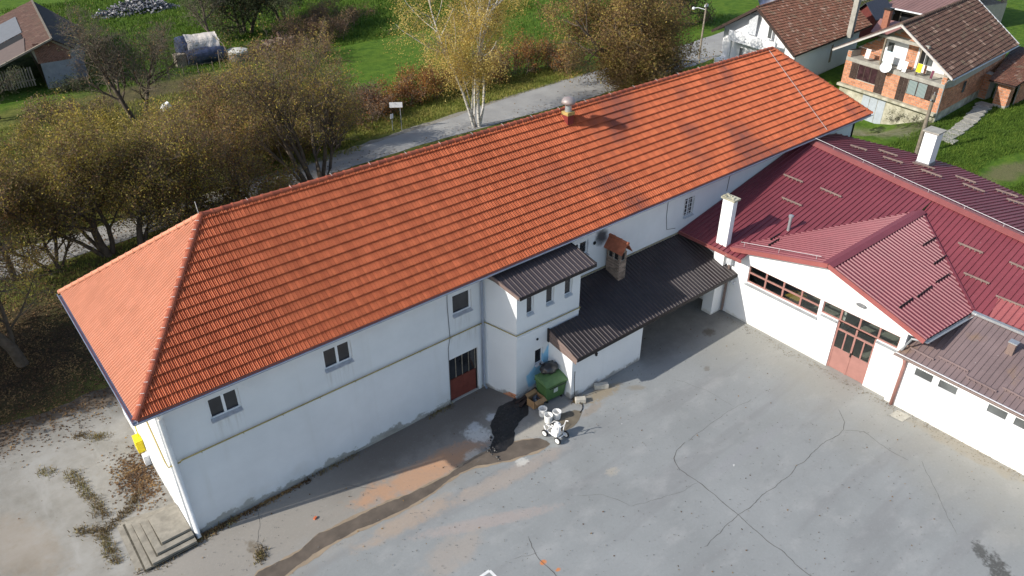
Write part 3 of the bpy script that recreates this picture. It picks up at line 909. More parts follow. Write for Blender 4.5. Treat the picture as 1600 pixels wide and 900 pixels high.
crack([(23.1, -10.48), (22.6, -11.1), (22.14, -11.28), (20.99, -11.19), (19, -11.3), (16.97, -11.33), (15.25, -11.3), (13.24, -11.4)], 0.04, 1)
crack([(16.64, -7.64), (15.6, -8.0), (15.42, -8.42), (15.35, -9.4), (15.3, -10.55), (15.2, -11.6), (15.12, -12.76), (15.0, -14.5), (15.3, -18)], 0.05, 2)
crack([(22.14, -11.28), (22.67, -11.86), (22.5, -13.0), (22.52, -13.79)], 0.03, 3)
crack([(8.9, -7.3), (8.73, -7.72), (8.6, -8.4), (8.6, -9.09), (8.7, -11)], 0.05, 4)
crack([(20.82, -7.84), (19.2, -7.6), (16.78, -7.75)], 0.022, 5)
crack([(7.9, -7.7), (8.3, -7.9), (8.73, -8.0)], 0.022, 6)
crack([(22.9, -14.1), (21.6, -15.4), (20.4, -16.6)], 0.022, 7)
crack([(11.5, -7.0), (12.2, -7.6), (12.6, -8.6)], 0.02, 8)
crack([(2.15, -0.2), (2.0, -0.9), (1.7, -1.6), (1.45, -2.3)], 0.03, 9)
crack([(5.1, -1.15), (5.5, -1.6), (6.0, -2.1)], 0.03, 12)
crack([(12.6, -8.6), (14.2, -9.2), (15.35, -9.4)], 0.018, 10)
crack([(19.3, -4.9), (19.8, -6.2), (19.9, -7.7)], 0.018, 11)
sheet("drain_cover", [(24.35, -12.0), (24.95, -12.05), (25.0, -12.6), (24.4, -12.55)], 0.034, mk("pale_drain_cover", (0.42, 0.40, 0.34), 0.8, 0.15, 6, 0.3, 20))
# worn paint: the tip of a white arrow-like corner at the near edge of the yard
mp = MB()
for a, b in (((7.02, -7.55), (6.2, -7.55)), ((7.02, -7.55), (7.05, -8.6))):
    a3, b3 = Vector((*a, 0.0215)), Vector((*b, 0.0215)); no = Vector((-(b3 - a3).y, (b3 - a3).x, 0)).normalized() * 0.05
    mp.face([a3 - no, b3 - no, b3 + no, a3 + no])
mp.v = [(x, y, z + (0.001 if i > 3 else 0)) for i, (x, y, z) in enumerate(mp.v)]
mp.build("painted_marking", mk("white_road_paint", (0.70, 0.70, 0.68), 0.8, 0.1, 8), None, kind="structure")

def road_mat():
    t = NT("village_road_asphalt")
    n1 = t.noise(0.5, 5, 0.6); n2 = t.noise(5, 5, 0.7); n3 = t.noise(40, 3, 0.7)
    col = t.ramp(n1, [(0.3, (0.27, 0.265, 0.255)), (0.7, (0.36, 0.355, 0.335))])
    col = t.mix(t.math('MULTIPLY', t.step(n2, 0.52, 0.75), 0.4), col, (0.20, 0.185, 0.155))
    t.bump(n3, 0.3, 0.01)
    return t.out(col, 0.9, 0.2)
MAT['road'] = road_mat()
sheet("road", ragged([(-40, 19.5), (-12, 22.3), (0, 23.1), (12.6, 23.8), (25, 24.7), (40, 24.4), (52, 24.6), (58.4, 25.0), (75, 27), (110, 31), (110, 35.5), (80, 32.0), (69, 31.0), (63, 30.3), (45, 29.4), (37, 28.7), (30.4, 27.8), (24.3, 27.3), (13.2, 26.0), (0.6, 26.1), (-12, 25.8), (-40, 23.5)], 0.8, 0.22, 11), 0.012, MAT['road'])
sheet("gravel_shoulder", ragged([(10, 25.9), (24.3, 27.0), (37, 28.4), (45, 29.1), (45, 29.75), (37, 29.1), (24.3, 27.75), (10, 26.5)], 0.5, 0.22, 13), 0.008, mk("verge_gravel", (0.25, 0.23, 0.19), 0.95, 0.3, 4, 0.5, 30))

# ------------------------------------------------------------------ the long white building with the clay tile hip roof
BL, BW, EZ, RZ, OV = 40.05, 7.85, 6.0, 9.54, 0.55
B = thing("long_building", "long white two storey building under an orange clay tile hip roof", "building", (20, 3.9, 0))
front_holes = [(1.55, 2.60, 4.38, 5.24), (5.63, 6.74, 4.36, 5.24), (11.14, 12.07, 4.30, 5.25), (10.85, 12.30, 0.05, 2.28), (17.45, 18.45, 4.5, 5.2), (24.9, 25.65, 4.15, 5.13)]
wall_panel("wall", (0, 0, -0.1), (1, 0, 0), BL, EZ + 0.05, [(a, b, c + .1, d + .1) for a, b, c, d in front_holes], MAT['main_plaster'], B, 0.22)
wall_panel("wall", (-.003, BW - .002, -0.1), (0, -1, 0), BW, EZ + 0.05, [], MAT['plaster'], B, 0.22)
wall_panel("wall", (BL + .003, 0, -0.1), (0, 1, 0), BW, EZ + 0.05, [], MAT['plaster'], B, 0.22)
wall_panel("wall", (BL, BW + .003, -0.1), (-1, 0, 0), BL, EZ + 0.05, [], MAT['plaster'], B, 0.22)
MB().box(0.3, 1.6, 0.0, BL - .3, 1.65, 5.9).build("inner_wall", MAT['black'], B)
ew = [(-OV, -OV), (BL + OV, -OV), (BL + OV, BW + OV), (-OV, BW + OV)]
rm = MB()
e0 = [Vector((x, y, EZ - 0.02)) for x, y in ew]; e1 = [Vector((x, y, EZ - 0.09)) for x, y in ew]
ra, rb = Vector((3.8, BW / 2, RZ - 0.02)), Vector((BL + OV - 4.35, BW / 2, RZ - 0.02))
rm.face([e0[0], e0[1], rb, ra]); rm.face([e0[1], e0[2], rb]); rm.face([e0[2], e0[3], ra, rb]); rm.face([e0[3], e0[0], ra])
rm.face(e1[::-1])
for i in range(4):
    j = (i + 1) % 4; rm.face([e1[i], e1[j], e0[j], e0[i]])
roof = rm.build("roof", [MAT['tile']], B)
up = Vector((0, 0, 0.012))
E0, E1, E2, E3 = [Vector((x, y, EZ)) + up for x, y in ew]
RA, RB = Vector((3.8, BW / 2, RZ)) + up, Vector((BL + OV - 4.35, BW / 2, RZ)) + up
sl_len = math.hypot(BW / 2 + OV, RZ - EZ)
CRS = sl_len / 16.5
tile_slope([E0, E1, RB, RA], (0, 1, 0.8), MAT['tile'], roof, CRS, 0.134, 210, CAM, lift=0.055, rh=0.041, jitter=0.005)
tile_slope([E3, E0, RA], (1, 0, 0.8), MAT['tile_hip_lit'], roof, CRS, 0.134, 80, CAM, lift=0.032, rh=0.028, jitter=0.004, stagger=1.0)
tile_slope([E1, E2, RB], (-1, 0, 0.8), MAT['tile'], roof, CRS, 0.268, 0, None, lift=0.05)
tile_slope([E2, E3, RA, RB], (0, -1, 0.8), MAT['tile'], roof, CRS * 2, 0.524, 0, None, lift=0.05)
ridge_tiles(RA, RB, MAT['ridge'], roof, 0.36)
ridge_tiles(E0, RA, MAT['ridge'], roof, 0.36)
ridge_tiles(E3, RA, MAT['tile_hip_lit'], roof, 0.36)
ridge_tiles(E1, RB, MAT['tile'], roof, 0.36)
# lightning conductor: strip over the right end and clips along the hips
k = (RZ - EZ) / (BW / 2 + OV)
lw = MB(); lw.tube([(35.75, BW / 2 - .15, RZ + .02), (35.9, -OV, EZ + .16)], 0.011, 5); lw.build("lightning_wire", MAT['wire_white'], B)
cl = MB()
for i in range(1, 20):
    p = E0.lerp(RA, i / 20); cl.tube([p + Vector((-.05, .05, .15)), p + Vector((.05, -.05, .17))], 0.007, 4)
    q = RA.lerp(RB, i / 20); cl.tube([q + Vector((0, -.12, .12)), q + Vector((0, 0, .17)), q + Vector((0, .05, .16))], 0.006, 4)
cl.tube([RA + Vector((-.05, 0, .1)), RA + Vector((-.08, 0, .55))], 0.012, 5)
cl.build("wire_clips", MAT['wire_white'], B)
# eaves gutters
def gutter(a, b, parent, mat, r=0.075, name="gutter"):
    a, b = Vector(a), Vector(b); d = (b - a).normalized(); s_ = d.cross(Vector((0, 0, 1)))
    n = 8; P = []
    for e in (a, b):
        P.append([e + s_ * math.cos(math.pi + math.pi * i / n) * r + Vector((0, 0, 1)) * math.sin(math.pi + math.pi * i / n) * r for i in range(n + 1)])
    mb2 = MB()
    for i in range(n):
        o1, o2 = P[0][i], P[0][i + 1]; q1, q2 = P[1][i], P[1][i + 1]
        mb2.face([o1, q1, q2, o2])
    mb2.beam(a + s_ * r, b + s_ * r, 0.022, 0.022); mb2.beam(a - s_ * r, b - s_ * r, 0.022, 0.022)
    return mb2.build(name, mat, parent)
gutter((-OV - .1, -OV - .06, EZ - .02), (BL + OV, -OV - .06, EZ - .02), B, MAT['gutter'])
gutter((-OV - .06, BW + OV, EZ - .02), (-OV - .06, -OV - .1, EZ - .02), B, MAT['gutter'])
fs = MB(); fs.box(-OV, -OV + .001, EZ - .17, BL + OV, -OV + .03, EZ - .095); fs.box(-OV, -OV + .031, EZ - .17, -OV + .03, BW + OV, EZ - .095)
fs.build("fascia", MAT['gutter'], B)
# windows of the courtyard side
Y = Vector((0, -1, 0)); X = Vector((1, 0, 0))
window((1.55, 0, 4.38), X, Y, 1.05, 0.86, B, 2, 1, sill=MAT['sill'])
window((5.63, 0, 4.36), X, Y, 1.11, 0.88, B, 2, 1, sill=MAT['sill'])
window((11.14, 0, 4.30), X, Y, 0.93, 0.95, B, 1, 1, sill=MAT['sill'])
window((17.45, 0, 4.5), X, Y, 1.0, 0.7, B, 2, 1, sill=MAT['sill'])
bw = window((24.9, 0, 4.15), X, Y, 0.75, 0.98, B, 2, 1, sill=MAT['sill'], fw=.04)
gr = MB()
for i in range(5): gr.box(24.9 + i * .178, -.03, 4.2, 24.918 + i * .178, -.012, 5.1)
for j in range(5): gr.box(24.88, -.046, 4.2 + j * .215, 25.64, -.031, 4.218 + j * .215)
gr.build("window_grille", MAT['white_pvc'], B)
# the red-brown double door
d0 = Vector((10.85, 0.16, 0.05))
fr = MB()
fr.obox(d0, X * 0.06, Vector((0, -.08, 0)), Vector((0, 0, 2.23))); fr.obox(d0 + X * 1.39, X * 0.06, Vector((0, -.08, 0)), Vector((0, 0, 2.23)))
fr.obox(d0 + X * .06 + Vector((0, 0, 2.17)), X * 1.33, Vector((0, -.08, 0)), Vector((0, 0, .06)))
door = fr.build("door", MAT['dark_trim'], B)
for i in range(2):
    q = d0 + X * (0.07 + i * 0.66)
    MB().obox(q + Vector((0, -.02, 0)), X * 0.65, Vector((0, -.04, 0)), Vector((0, 0, 1.08))).build("door_panel", MAT['red_brown_door'], door)
    for j in range(2):
        MB().obox(q + X * (j * .33 + .02) + Vector((0, -.01, 1.1)), X * 0.285, Vector((0, -.02, 0)), Vector((0, 0, 1.05))).build("pane", MAT['glass'], door)
        MB().obox(q + X * (j * .33 + .305) + Vector((0, -.015, 1.08)), X * 0.03, Vector((0, -.035, 0)), Vector((0, 0, 1.09))).build("glazing_bar", MAT['wood_grey'], door)
tr = MB(); tr.obox((12.32, -.012, 0.02), X * .13, Vector((0, .02, 0)), Vector((0, 0, 2.35))); tr.build("door_surround", MAT['plaster_far'], B)
# pipes and cables
dp = MB(); dp.tube([(0.14, -.50, EZ - .1), (0.13, -.22, 5.55), (0.12, -.13, 5.35), (0.12, -.13, 0.25), (0.12, -.26, 0.08)], 0.085, 10); dp.build("downpipe", MAT['white_pipe'], B, smooth=True)
dp = MB(); dp.tube([(12.52, -.50, EZ - .1), (12.52, -.15, 5.6), (12.52, -.09, 5.4), (12.52, -.09, 0.25), (12.55, -.25, 0.08)], 0.055, 8); dp.build("downpipe", MAT['gutter'], B, smooth=True)
gp = MB(); gp.tube([(-0.09, 1.3, 4.6), (-0.08, 0.25, 3.42), (-.08, -.09, 3.42), (0.3, -.09, 3.42), (0.34, -.09, 3.47), (12.62, -.09, 3.45)], 0.026, 7)
for i in range(9): gp.tube([(1.0 + i * 1.42, 0, 3.40), (1.0 + i * 1.42, -.10, 3.40)], 0.013, 5)
gp.build("gas_pipe", MAT['pipe_yellow'], B, smooth=True)
cb = MB(); cb.tube([(10.93, -.02, 5.9), (10.90, -.02, 4.9), (10.95, -.02, 3.4), (10.84, -.02, 2.9), (10.82, -.02, 0.1)], 0.011, 5); cb.build("wall_cable", MAT['cable'], B)
cb = MB(); cb.tube([(23.6, -.02, 5.9), (23.62, -.02, 4.6), (23.75, -.02, 3.9), (24.4, -.02, 3.75)], 0.012, 5); cb.build("wall_cable", MAT['cable'], B)
cb = MB(); cb.tube([(28.3, -.02, 5.9), (28.2, -.02, 4.6)], 0.014, 5)
cb.build("wall_cable", MAT['cable'], B)
fl = MB(); fl.lathe((18.82, -.012, 4.90), [(0.085, 0), (0.085, .03), (.05, .031)], 10, (0, -1, 0)); fl.build("flue_hole", MAT['soot'], B)
# gas meter cupboard on the end wall
yb = MB(); yb.box(-0.27, 4.66, 0.50, -0.02, 5.16, 1.05); yb.tube([(-.08, 4.85, 1.1), (-.08, 4.7, 3.2), (-.08, 3.0, 5.6)], 0.022, 6)
for z in (0.6, 0.85): yb.box(-0.285, 4.72, z, -0.271, 4.80, z + .05)
yb.build("gas_meter_box", MAT['yellow'], B)
yb2 = MB(); yb2.box(-.22, 4.35, 0.05, -.02, 4.60, 0.5); yb2.build("meter_base", MAT['white_pvc'], B)
# damp, broken plaster foot along the wall: a low ragged skirting of exposed concrete
sk = MB(); rnd = random.Random(8)
x = 0.3
while x < 10.7:
    L_ = rnd.uniform(0.25, 0.6); h_ = max(0.03, 0.10 + 0.22 * noise.noise(Vector((x * .6, 3.1, 0))) + rnd.uniform(-.03, .05))
    sk.hexa([(x, 0, 0), (x, -.035, 0), (x + L_, -.035, 0), (x + L_, 0, 0)], [(x, -.002, h_), (x, -.012, h_), (x + L_, -.012, h_ * rnd.uniform(.8, 1.2)), (x + L_, -.002, h_)])
    x += L_
sk.build("exposed_footing", MAT['concrete'], B)
# roof ventilator beside the ridge
V = thing("roof_ventilator", "round metal ventilator cowl on a painted brick stub near the orange roof ridge", "roof vent", (20.15, 3.4, 9.1))
MB().box(19.97, 3.22, 8.9, 20.33, 3.58, 9.52).build("brick_stub", mk("red_painted_stub", (0.20, 0.03, 0.025), .7, .2, 4), V)
MB().box(19.94, 3.19, 9.523, 20.36, 3.61, 9.66).build("collar", mk("yellow_ochre_band", (0.42, 0.29, 0.10), .7, .35, 7), V)
MB().lathe((20.15, 3.4, 9.663), [(.15, 0), (.15, .36)], 16).build("neck", MAT['zinc'], V, smooth=False)
MB().lathe((20.15, 3.4, 10.0), [(.14, 0), (.29, .02), (.33, .09), (.31, .17), (.24, .26), (.12, .31), (.04, .32)], 20).build("cowl", mk("rusty_zinc_cowl", (0.34, 0.33, 0.33), .5, .3, 3, .1, 40, .5, .2, 0, (0.30, 0.22, 0.20)), V, smooth=True)

# ------------------------------------------------------------------ entrance steps at the building's near corner
ST = thing("entrance_stairs", "worn concrete steps with landing at the near corner of the white building", "steps", (-1, 0.9, 0))
step_b = mk('worn_step_concrete', (.255, .235, .195), .9, .25, 3.5, .35, 30)
for (x0, y0, y1, zb, zt) in ((-0.98, 0.02, 1.38, 0.32, 0.42), (-1.24, -0.24, 1.54, 0.22, 0.32), (-1.48, -0.46, 1.75, 0.12, 0.22), (-1.72, -0.46, 2.02, 0.0, 0.12), (-1.98, -0.30, 2.30, -.06, 0.04)):
    m = MB(); m.prism([(x0, y0), (x0 - .03, y1), (-0.02, y1), (-0.02, y0)] if zb > 0.1 else [(x0, y0), (x0 + .05, y1), (-0.02, y1 - .5), (-0.02, y0)], zb, zt)
    m.build("step", MAT['concrete'] if zb in (.42, .14) else step_b, ST)

dl = MB()
for (x0, y0, y1, zt) in ((-0.98, 0.02, 1.38, 0.32), (-1.24, -0.24, 1.54, 0.22), (-1.48, -0.46, 1.75, 0.12), (-1.72, -0.46, 2.02, 0.04)):
    dl.face([(x0 - .055, y0 - .02, zt + .004), (x0 + .002, y0 - .02, zt + .004), (x0 + .02, y1, zt + .004), (x0 - .04, y1, zt + .004)])
    dl.face([(x0 - .05, y0 - .045, zt + .006), (-.05, y0 - .04, zt + .006), (-.05, y0 + .002, zt + .006), (x0 - .05, y0 + .002, zt + .006)])
dl.build("dark_line", mk("step_joint_dark", (.085, .078, .06), .95, .4, 7), ST, kind="stuff")  # thin dark strips along the side and front foot of each step
# ------------------------------------------------------------------ annex block standing out from the long building
A = thing("annex_block", "narrow white plaster annex with dark sheet roof and blue paint on its front", "building", (14.8, -0.75, 0))
ax0, ax1, ay = 13.15, 16.58, -1.5
wall_panel("wall", (ax0, ay, -.05), (1, 0, 0), ax1 - ax0, 5.35, [(0.51, 0.89, 4.10, 4.92), (1.54, 1.97, 4.15, 4.93), (2.55, 2.98, 4.15, 4.93), (1.0, 1.45, 1.32, 2.12)], MAT['annex_plaster'], A, 0.2)
lw_ = MB(); lw_.hexa([(12.65, -.002, -.05), (13.149, ay + .002, -.05), (13.35, ay + .2, -.05), (12.9, -.002, -.05)], [(12.65, -.002, 5.6), (13.149, ay + .002, 5.28), (13.35, ay + .2, 5.28), (12.9, -.002, 5.6)]); lw_.build("side_wall", MAT['plaster'], A)
rw_ = MB(); rw_.hexa([(ax1 - .2, ay + .2, -.05), (ax1 + .002, ay + .003, -.05), (ax1 + .002, -.003, -.05), (ax1 - .2, -.003, -.05)], [(ax1 - .2, ay + .2, 5.28), (ax1 + .002, ay + .003, 5.28), (ax1 + .002, -.003, 5.6), (ax1 - .2, -.003, 5.6)]); rw_.build("side_wall", MAT['plaster'], A)
for (x, z, wd, h) in ((0.51, 4.05, .38, .82), (1.54, 4.10, .43, .78), (2.55, 4.10, .43, .78), (1.0, 1.27, .45, .80)):
    window((ax0 + x, ay, z), X, Y, wd, h, A, 1, 1, sill=MAT['sill'], fw=0.05, sill_out=0.07)
ribbed_sheet("sheet_roof", [(13.0, -1.86, 5.34), (17.1, -1.86, 5.34), (16.9, -0.08, 5.86), (12.68, -0.08, 5.86)], (0, -1, -.3), MAT['annex_sheet'], A, 0.215, 0.032, 0.05, side=.06)
u_ = MB(); u_.slab([(13.02, -1.83, 5.33), (17.08, -1.83, 5.33), (16.88, -0.09, 5.84), (12.70, -0.09, 5.84)], (0, 0, -.05)); u_.build("roof_deck", MAT['wood_dark'], A)
f_ = MB(); f_.beam((13.0, -1.87, 5.27), (17.1, -1.87, 5.27), .03, .13); f_.build("fascia", MAT['dark_trim'], A)
f_ = MB(); f_.beam((12.985, -1.84, 5.30), (12.665, -0.09, 5.82), .03, .17); f_.beam((12.97, -1.84, 5.375), (12.655, -0.09, 5.895), .05, .025); f_.build("verge_board", MAT['brown_fascia'], A)
f_ = MB(); f_.beam((17.11, -1.84, 5.30), (16.91, -0.09, 5.82), .03, .14); f_.build("verge_board", MAT['dark_trim'], A)
gp = MB(); gp.tube([(12.63, -.09, 3.43), (13.08, -1.56, 3.33), (16.6, -1.56, 3.24), (16.62, -.4, 3.3)], 0.024, 7); gp.build("gas_pipe", MAT['pipe_yellow'], A)
bd = MB(); bd.box(ax0, -1.53, 3.08, ax1, -1.501, 3.18); bd.build("string_course", MAT['plaster_far'], A)
fl = MB(); fl.lathe((14.25, -1.505, 2.63), [(0.055, 0), (0.055, .03), (.03, .031)], 10, (0, -1, 0)); fl.build("flue_hole", MAT['soot'], A)
sd = Vector((13.149 - 12.65, ay, 0)).normalized(); sn = Vector((-abs(sd.y), -sd.x, 0)).normalized()
brick_face(Vector((12.65, 0, 0)) + sd * 0.95 + sn * .002, sd, sn, 0.63, 0.42, A, 0.24, 0.085, MAT['brick'], top=lambda x: 0.12 + 0.5 * x, proud=0.02, joint=0.016, seed=4)

# ------------------------------------------------------------------ dark sheet lean-to between annex and hall
L_ = thing("lean_to_shelter", "open lean-to with dark ribbed sheet roof and white end wall beside the annex", "shelter", (20, -1.6, 0))
zc = lambda y: 3.35 + 0.3125 * y
ribbed_sheet("sheet_roof", [(16.6, -3.26, zc(-3.26)), (25.38, -3.26, zc(-3.26)), (25.28, -0.03, zc(-.03)), (16.6, -0.03, zc(-.03))], (0, -1, -.31), MAT['dark_sheet'], L_, 0.2, 0.036, 0.06, side=.08)
ribbed_sheet("sheet_roof", [(14.87, -3.26, zc(-3.26)), (16.6, -3.26, zc(-3.26)), (16.6, -1.56, zc(-1.56)), (14.85, -1.56, zc(-1.56))], (0, -1, -.31), MAT['dark_sheet'], L_, 0.2, 0.036, 0.06, side=.08)
dk = MB(); dk.slab([(14.9, -3.22, zc(-3.22) - .02), (25.25, -3.22, zc(-3.22) - .02), (25.25, -1.57, zc(-1.57) - .02), (14.9, -1.57, zc(-1.57) - .02)], (0, 0, -.07))
dk.slab([(16.62, -1.57, zc(-1.57) - .02), (25.25, -1.57, zc(-1.57) - .02), (25.25, -.05, zc(-.05) - .02), (16.62, -.05, zc(-.05) - .02)], (0, 0, -.07)); dk.build("roof_deck", MAT['wood_dark'], L_)
f_ = MB(); f_.beam((14.86, -3.29, zc(-3.26) - .06), (25.4, -3.29, zc(-3.26) - .06), .04, .16); f_.build("fascia", MAT['dark_trim'], L_)
ribbed_sheet("end_cladding", [(14.84, -1.55, zc(-1.55) + .02), (14.84, -3.28, zc(-3.28) + .02), (14.84, -3.24, 2.02), (14.84, -1.55, 2.28)], (0, -1, -.22), MAT['brown_fascia'], L_, 0.2, 0.02, 0.2)
f_ = MB(); f_.box(14.80, -1.60, 2.26, 14.86, -1.502, 2.92); f_.build("corner_trim", MAT['dark_trim'], L_)
wl = MB(); wl.box(14.9, -2.97, -.05, 19.15, -2.77, zc(-2.87) - .10); wl.build("front_wall", MAT['plaster'], L_)
wl = MB(); wl.box(14.9, -2.768, -.05, 15.1, -1.503, 2.45); wl.build("side_wall", MAT['plaster'], L_)
wl = MB(); wl.box(18.95, -2.768, -.05, 19.148, -0.3, 2.4); wl.build("side_wall", MAT['plaster'], L_)
pl_ = MB(); pl_.prism([(24.5, -2.72), (25.28, -2.72), (25.28, -2.15), (24.5, -2.15)], -.05, zc(-2.4) - .1); pl_.build("pillar", MAT['plaster_red'], L_)
pb = MB(); pb.box(24.45, -2.55, 1.55, 24.498, -2.42, 1.78); pb.build("switch_box", MAT['black'], L_)
bm_ = MB()
for x in (17.5, 19.8, 21.6, 23.4, 25.0): bm_.beam((x, -3.2, zc(-3.2) - .16), (x, -.05, zc(-.05) - .16), .10, .14)
bm_.build("rafters", MAT['wood_dark'], L_)
fl = MB(); fl.box(16.62, -.05, zc(0) + .03, 24.8, -.012, zc(0) + .10); fl.build("flashing", mk("ochre_flashing", (0.30, 0.27, 0.18), .7, .2), L_)
lm = MB(); lm.box(16.12, -3.12, 1.86, 16.22, -2.972, 1.92); lm.lathe((16.17, -3.08, 1.78), [(.05, 0), (.06, .05), (.03, .08)], 8); lm.build("wall_lamp", MAT['dark_trim'], L_)
lm = MB(); lm.box(24.95, -3.23, 1.95, 25.15, -3.05, 2.05); lm.lathe((25.1, -3.28, 1.86), [(.06, 0), (.09, .05), (.05, .1)], 8); lm.build("wall_lamp", MAT['sill'], L_)
# brick chimney through the lean-to roof
ch = MB(); ch.box(19.575, -.905, 2.9, 19.985, -.105, 4.06)
for (a, b, c, d) in ((19.575, -.905, 19.66, -.80), (19.90, -.905, 19.985, -.80), (19.575, -.21, 19.66, -.105), (19.90, -.21, 19.985, -.105), (19.575, -.55, 19.66, -.46)):
    ch.box(a, b, 4.06, c, d, 4.48)
chim = ch.build("chimney", MAT['mortar'], L_)
hl = [(0.10, 0.34, 1.12, 1.5), (0.44, 0.68, 1.12, 1.5)]
brick_face((19.575, -.105, 2.95), (0, -1, 0), (-1, 0, 0), .80, 1.53, chim, 0.20, 0.068, MAT['brick_old'], holes=hl, joint=.014, proud=.016, seed=1)
brick_face((19.575, -.905, 2.95), (1, 0, 0), (0, -1, 0), .41, 1.53, chim, 0.20, 0.068, MAT['brick_old'], holes=[(.10, .31, 1.12, 1.5)], joint=.014, proud=.016, seed=2)
brick_face((19.985, -.905, 2.95), (0, 1, 0), (1, 0, 0), .80, 1.53, chim, 0.20, 0.068, MAT['brick_old'], holes=hl, joint=.014, proud=.016, seed=3)
MB().box(19.61, -.87, 4.062, 19.95, -.14, 4.40).build("flue", MAT['soot'], chim)
cp = MB()
xr = 19.78; zr_ = 5.0; ze = 4.48
for sx in (-1, 1):
    n_ = 3
    for i in range(n_):
        y0 = -1.12 + i * (1.22 / n_); y1 = y0 + 1.22 / n_ - .008
        a = Vector((xr, y0, zr_ - i * .012)); b = Vector((xr + sx * .34, y0, ze - i * .012))
        cp.slab([a, b, b + Vector((0, y1 - y0, 0)), a + Vector((0, y1 - y0, 0))], (0, 0, .035))
cp.build("cap_tiles", MAT['cap_tile'], chim)
rt = MB()
for i in range(3):
    y0 = -1.14 + i * .42; rt.lathe((xr, y0, zr_ - .01), [(.085, 0), (.085, .06), (.07, .06), (.065, .42)], 10, (0, 1, 0))
rt.build("cap_ridge", MAT['cap_tile'], chim)
gt = MB(); gt.slab([(19.6, -.92, 4.44), (19.96, -.92, 4.44), (19.78, -.92, 4.9)], (0, .03, 0)); gt.build("cap_gable", MAT['brick_old'], chim)

# ------------------------------------------------------------------ the hall with the maroon ribbed roof
H = thing("hall_building", "white hall under a maroon ribbed sheet roof with a wide street gable", "building", (29, -7, 0))
HX = 25.3
PA = lambda x, y: 3.55 + 0.23 * (x - 24.9)
def PB(x, y): return (0.35685512 * x - 0.02092221 * y - 6.960105) / 0.93392542
nrmF = (Vector((32.79 - 34.74, -12.63, 5.36 - 5.81))).cross(Vector((40 - 34.74, -4.48, 4.7 - 5.81)))
def PF(x, y): return 5.81 - (nrmF.x * (x - 34.74) + nrmF.y * (y + .02)) / nrmF.z
hh = [(3.85, 7.55, 2.17, 3.08), (7.70, 11.15, 2.46, 3.08), (8.52, 10.28, -.05, 2.46)]
wall_panel("wall", (HX, -0.02, -.1), (0, -1, 0), 11.35, 3.5, [(a - .02, b - .02, c + .1, d + .1) for a, b, c, d in hh], MAT['plaster_red'], H, 0.16)
gm = MB(); gm.slab([(HX - .004, -2.9, 3.36), (HX - .004, -12.05, 3.36), (HX - .004, -12.05, 3.58), (HX - .004, -7.62, 4.90), (HX - .004, -2.9, 3.66)], (.15, 0, 0)); gm.build("gable_wall", MAT['plaster_red'], H)
wl = MB(); wl.box(HX + .01, -2.88, 3.40, HX + .15, -.03, 3.55); wl.build("wall_head", MAT['plaster_red'], H)
# hollow room seen through the glazing
rmx = MB(); rmx.box(25.5, -11.3, 0.0, 32.0, -.4, .05); rmx.build("room_floor", mk("grey_green_lino", (0.27, 0.27, 0.22), .5, .2, 2), H)
rmx = MB(); rmx.box(31.9, -11.3, .05, 32.0, -.4, 3.2); rmx.box(25.5, -.5, .05, 31.9, -.4, 3.2); rmx.box(25.5, -11.3, .05, 31.9, -11.2, 3.2); rmx.box(28.0, -7.66, .05, 31.9, -7.56, 3.2); rmx.build("room_wall", mk("dim_room_paint", (0.60, 0.60, 0.57), .9, .1), H)
rmx = MB(); rmx.box(25.5, -11.3, 3.2, 32.0, -.4, 3.25); rmx.build("ceiling", mk("room_ceiling", (0.4, 0.4, 0.4), .9, .1), H)
# long window and entrance glazing in oxide red steel
def hall_glaze(s0, s1, z0, z1, cols, mid, name="window"):
    f = MB(); xo = HX + .06
    f.box(xo, -s1, z0, xo + .06, -s0, z0 + .06); f.box(xo, -s1, z1 - .06, xo + .06, -s0, z1)
    wdt = (s1 - s0) / cols
    for i in range(cols + 1):
        c = s0 + i * wdt
        f.box(xo - .004, -min(c + .04, s1 - .001), z0 + .002, xo + .065, -max(c - .04, s0 + .001), z1 - .002)
    if mid: f.box(xo - .01, -s1 + .002, mid - .035, xo + .05, -s0 - .002, mid + .035)
    win = f.build(name, MAT['red_steel'], H)
    for i in range(cols):
        a, b = s0 + i * wdt + .045, s0 + (i + 1) * wdt - .045
        for (p, q) in (((z0 + .06, mid - .035), (mid + .035, z1 - .06)) if mid else ((z0 + .06, z1 - .06),)):
            MB().box(xo + .025, -b, p, xo + .033, -a, q).build("pane", MAT['clear'], win)
    return win
hall_glaze(3.85, 7.55, 2.17, 3.08, 4, 2.68)
hall_glaze(7.70, 11.15, 2.46, 3.08, 4, None)
sl_ = MB(); sl_.hexa([(HX + .06, -3.8, 2.12), (HX - .12, -3.8, 2.06), (HX - .12, -7.6, 2.06), (HX + .06, -7.6, 2.12)], [(HX + .06, -3.8, 2.168), (HX - .12, -3.8, 2.10), (HX - .12, -7.6, 2.10), (HX + .06, -7.6, 2.168)]); sl_.build("sill", MAT['zinc'], H)
for a, b in ((7.72, 8.5), (10.3, 11.2)):
    s2 = MB(); s2.hexa([(HX + .06, -a, 2.41), (HX - .10, -a, 2.36), (HX - .10, -b, 2.36), (HX + .06, -b, 2.41)], [(HX + .06, -a, 2.458), (HX - .10, -a, 2.40), (HX - .10, -b, 2.40), (HX + .06, -b, 2.458)]); s2.build("sill", MAT['zinc'], H)
df = MB(); xo = HX + .055
for a, b in ((8.525, 8.60), (9.36, 9.44), (10.20, 10.275)): df.box(xo, -b, .0, xo + .08, -a, 2.455)
df.box(xo - .005, -10.20, 2.02, xo + .075, -8.60, 2.09)
hd = df.build("door", MAT['red_steel'], H)
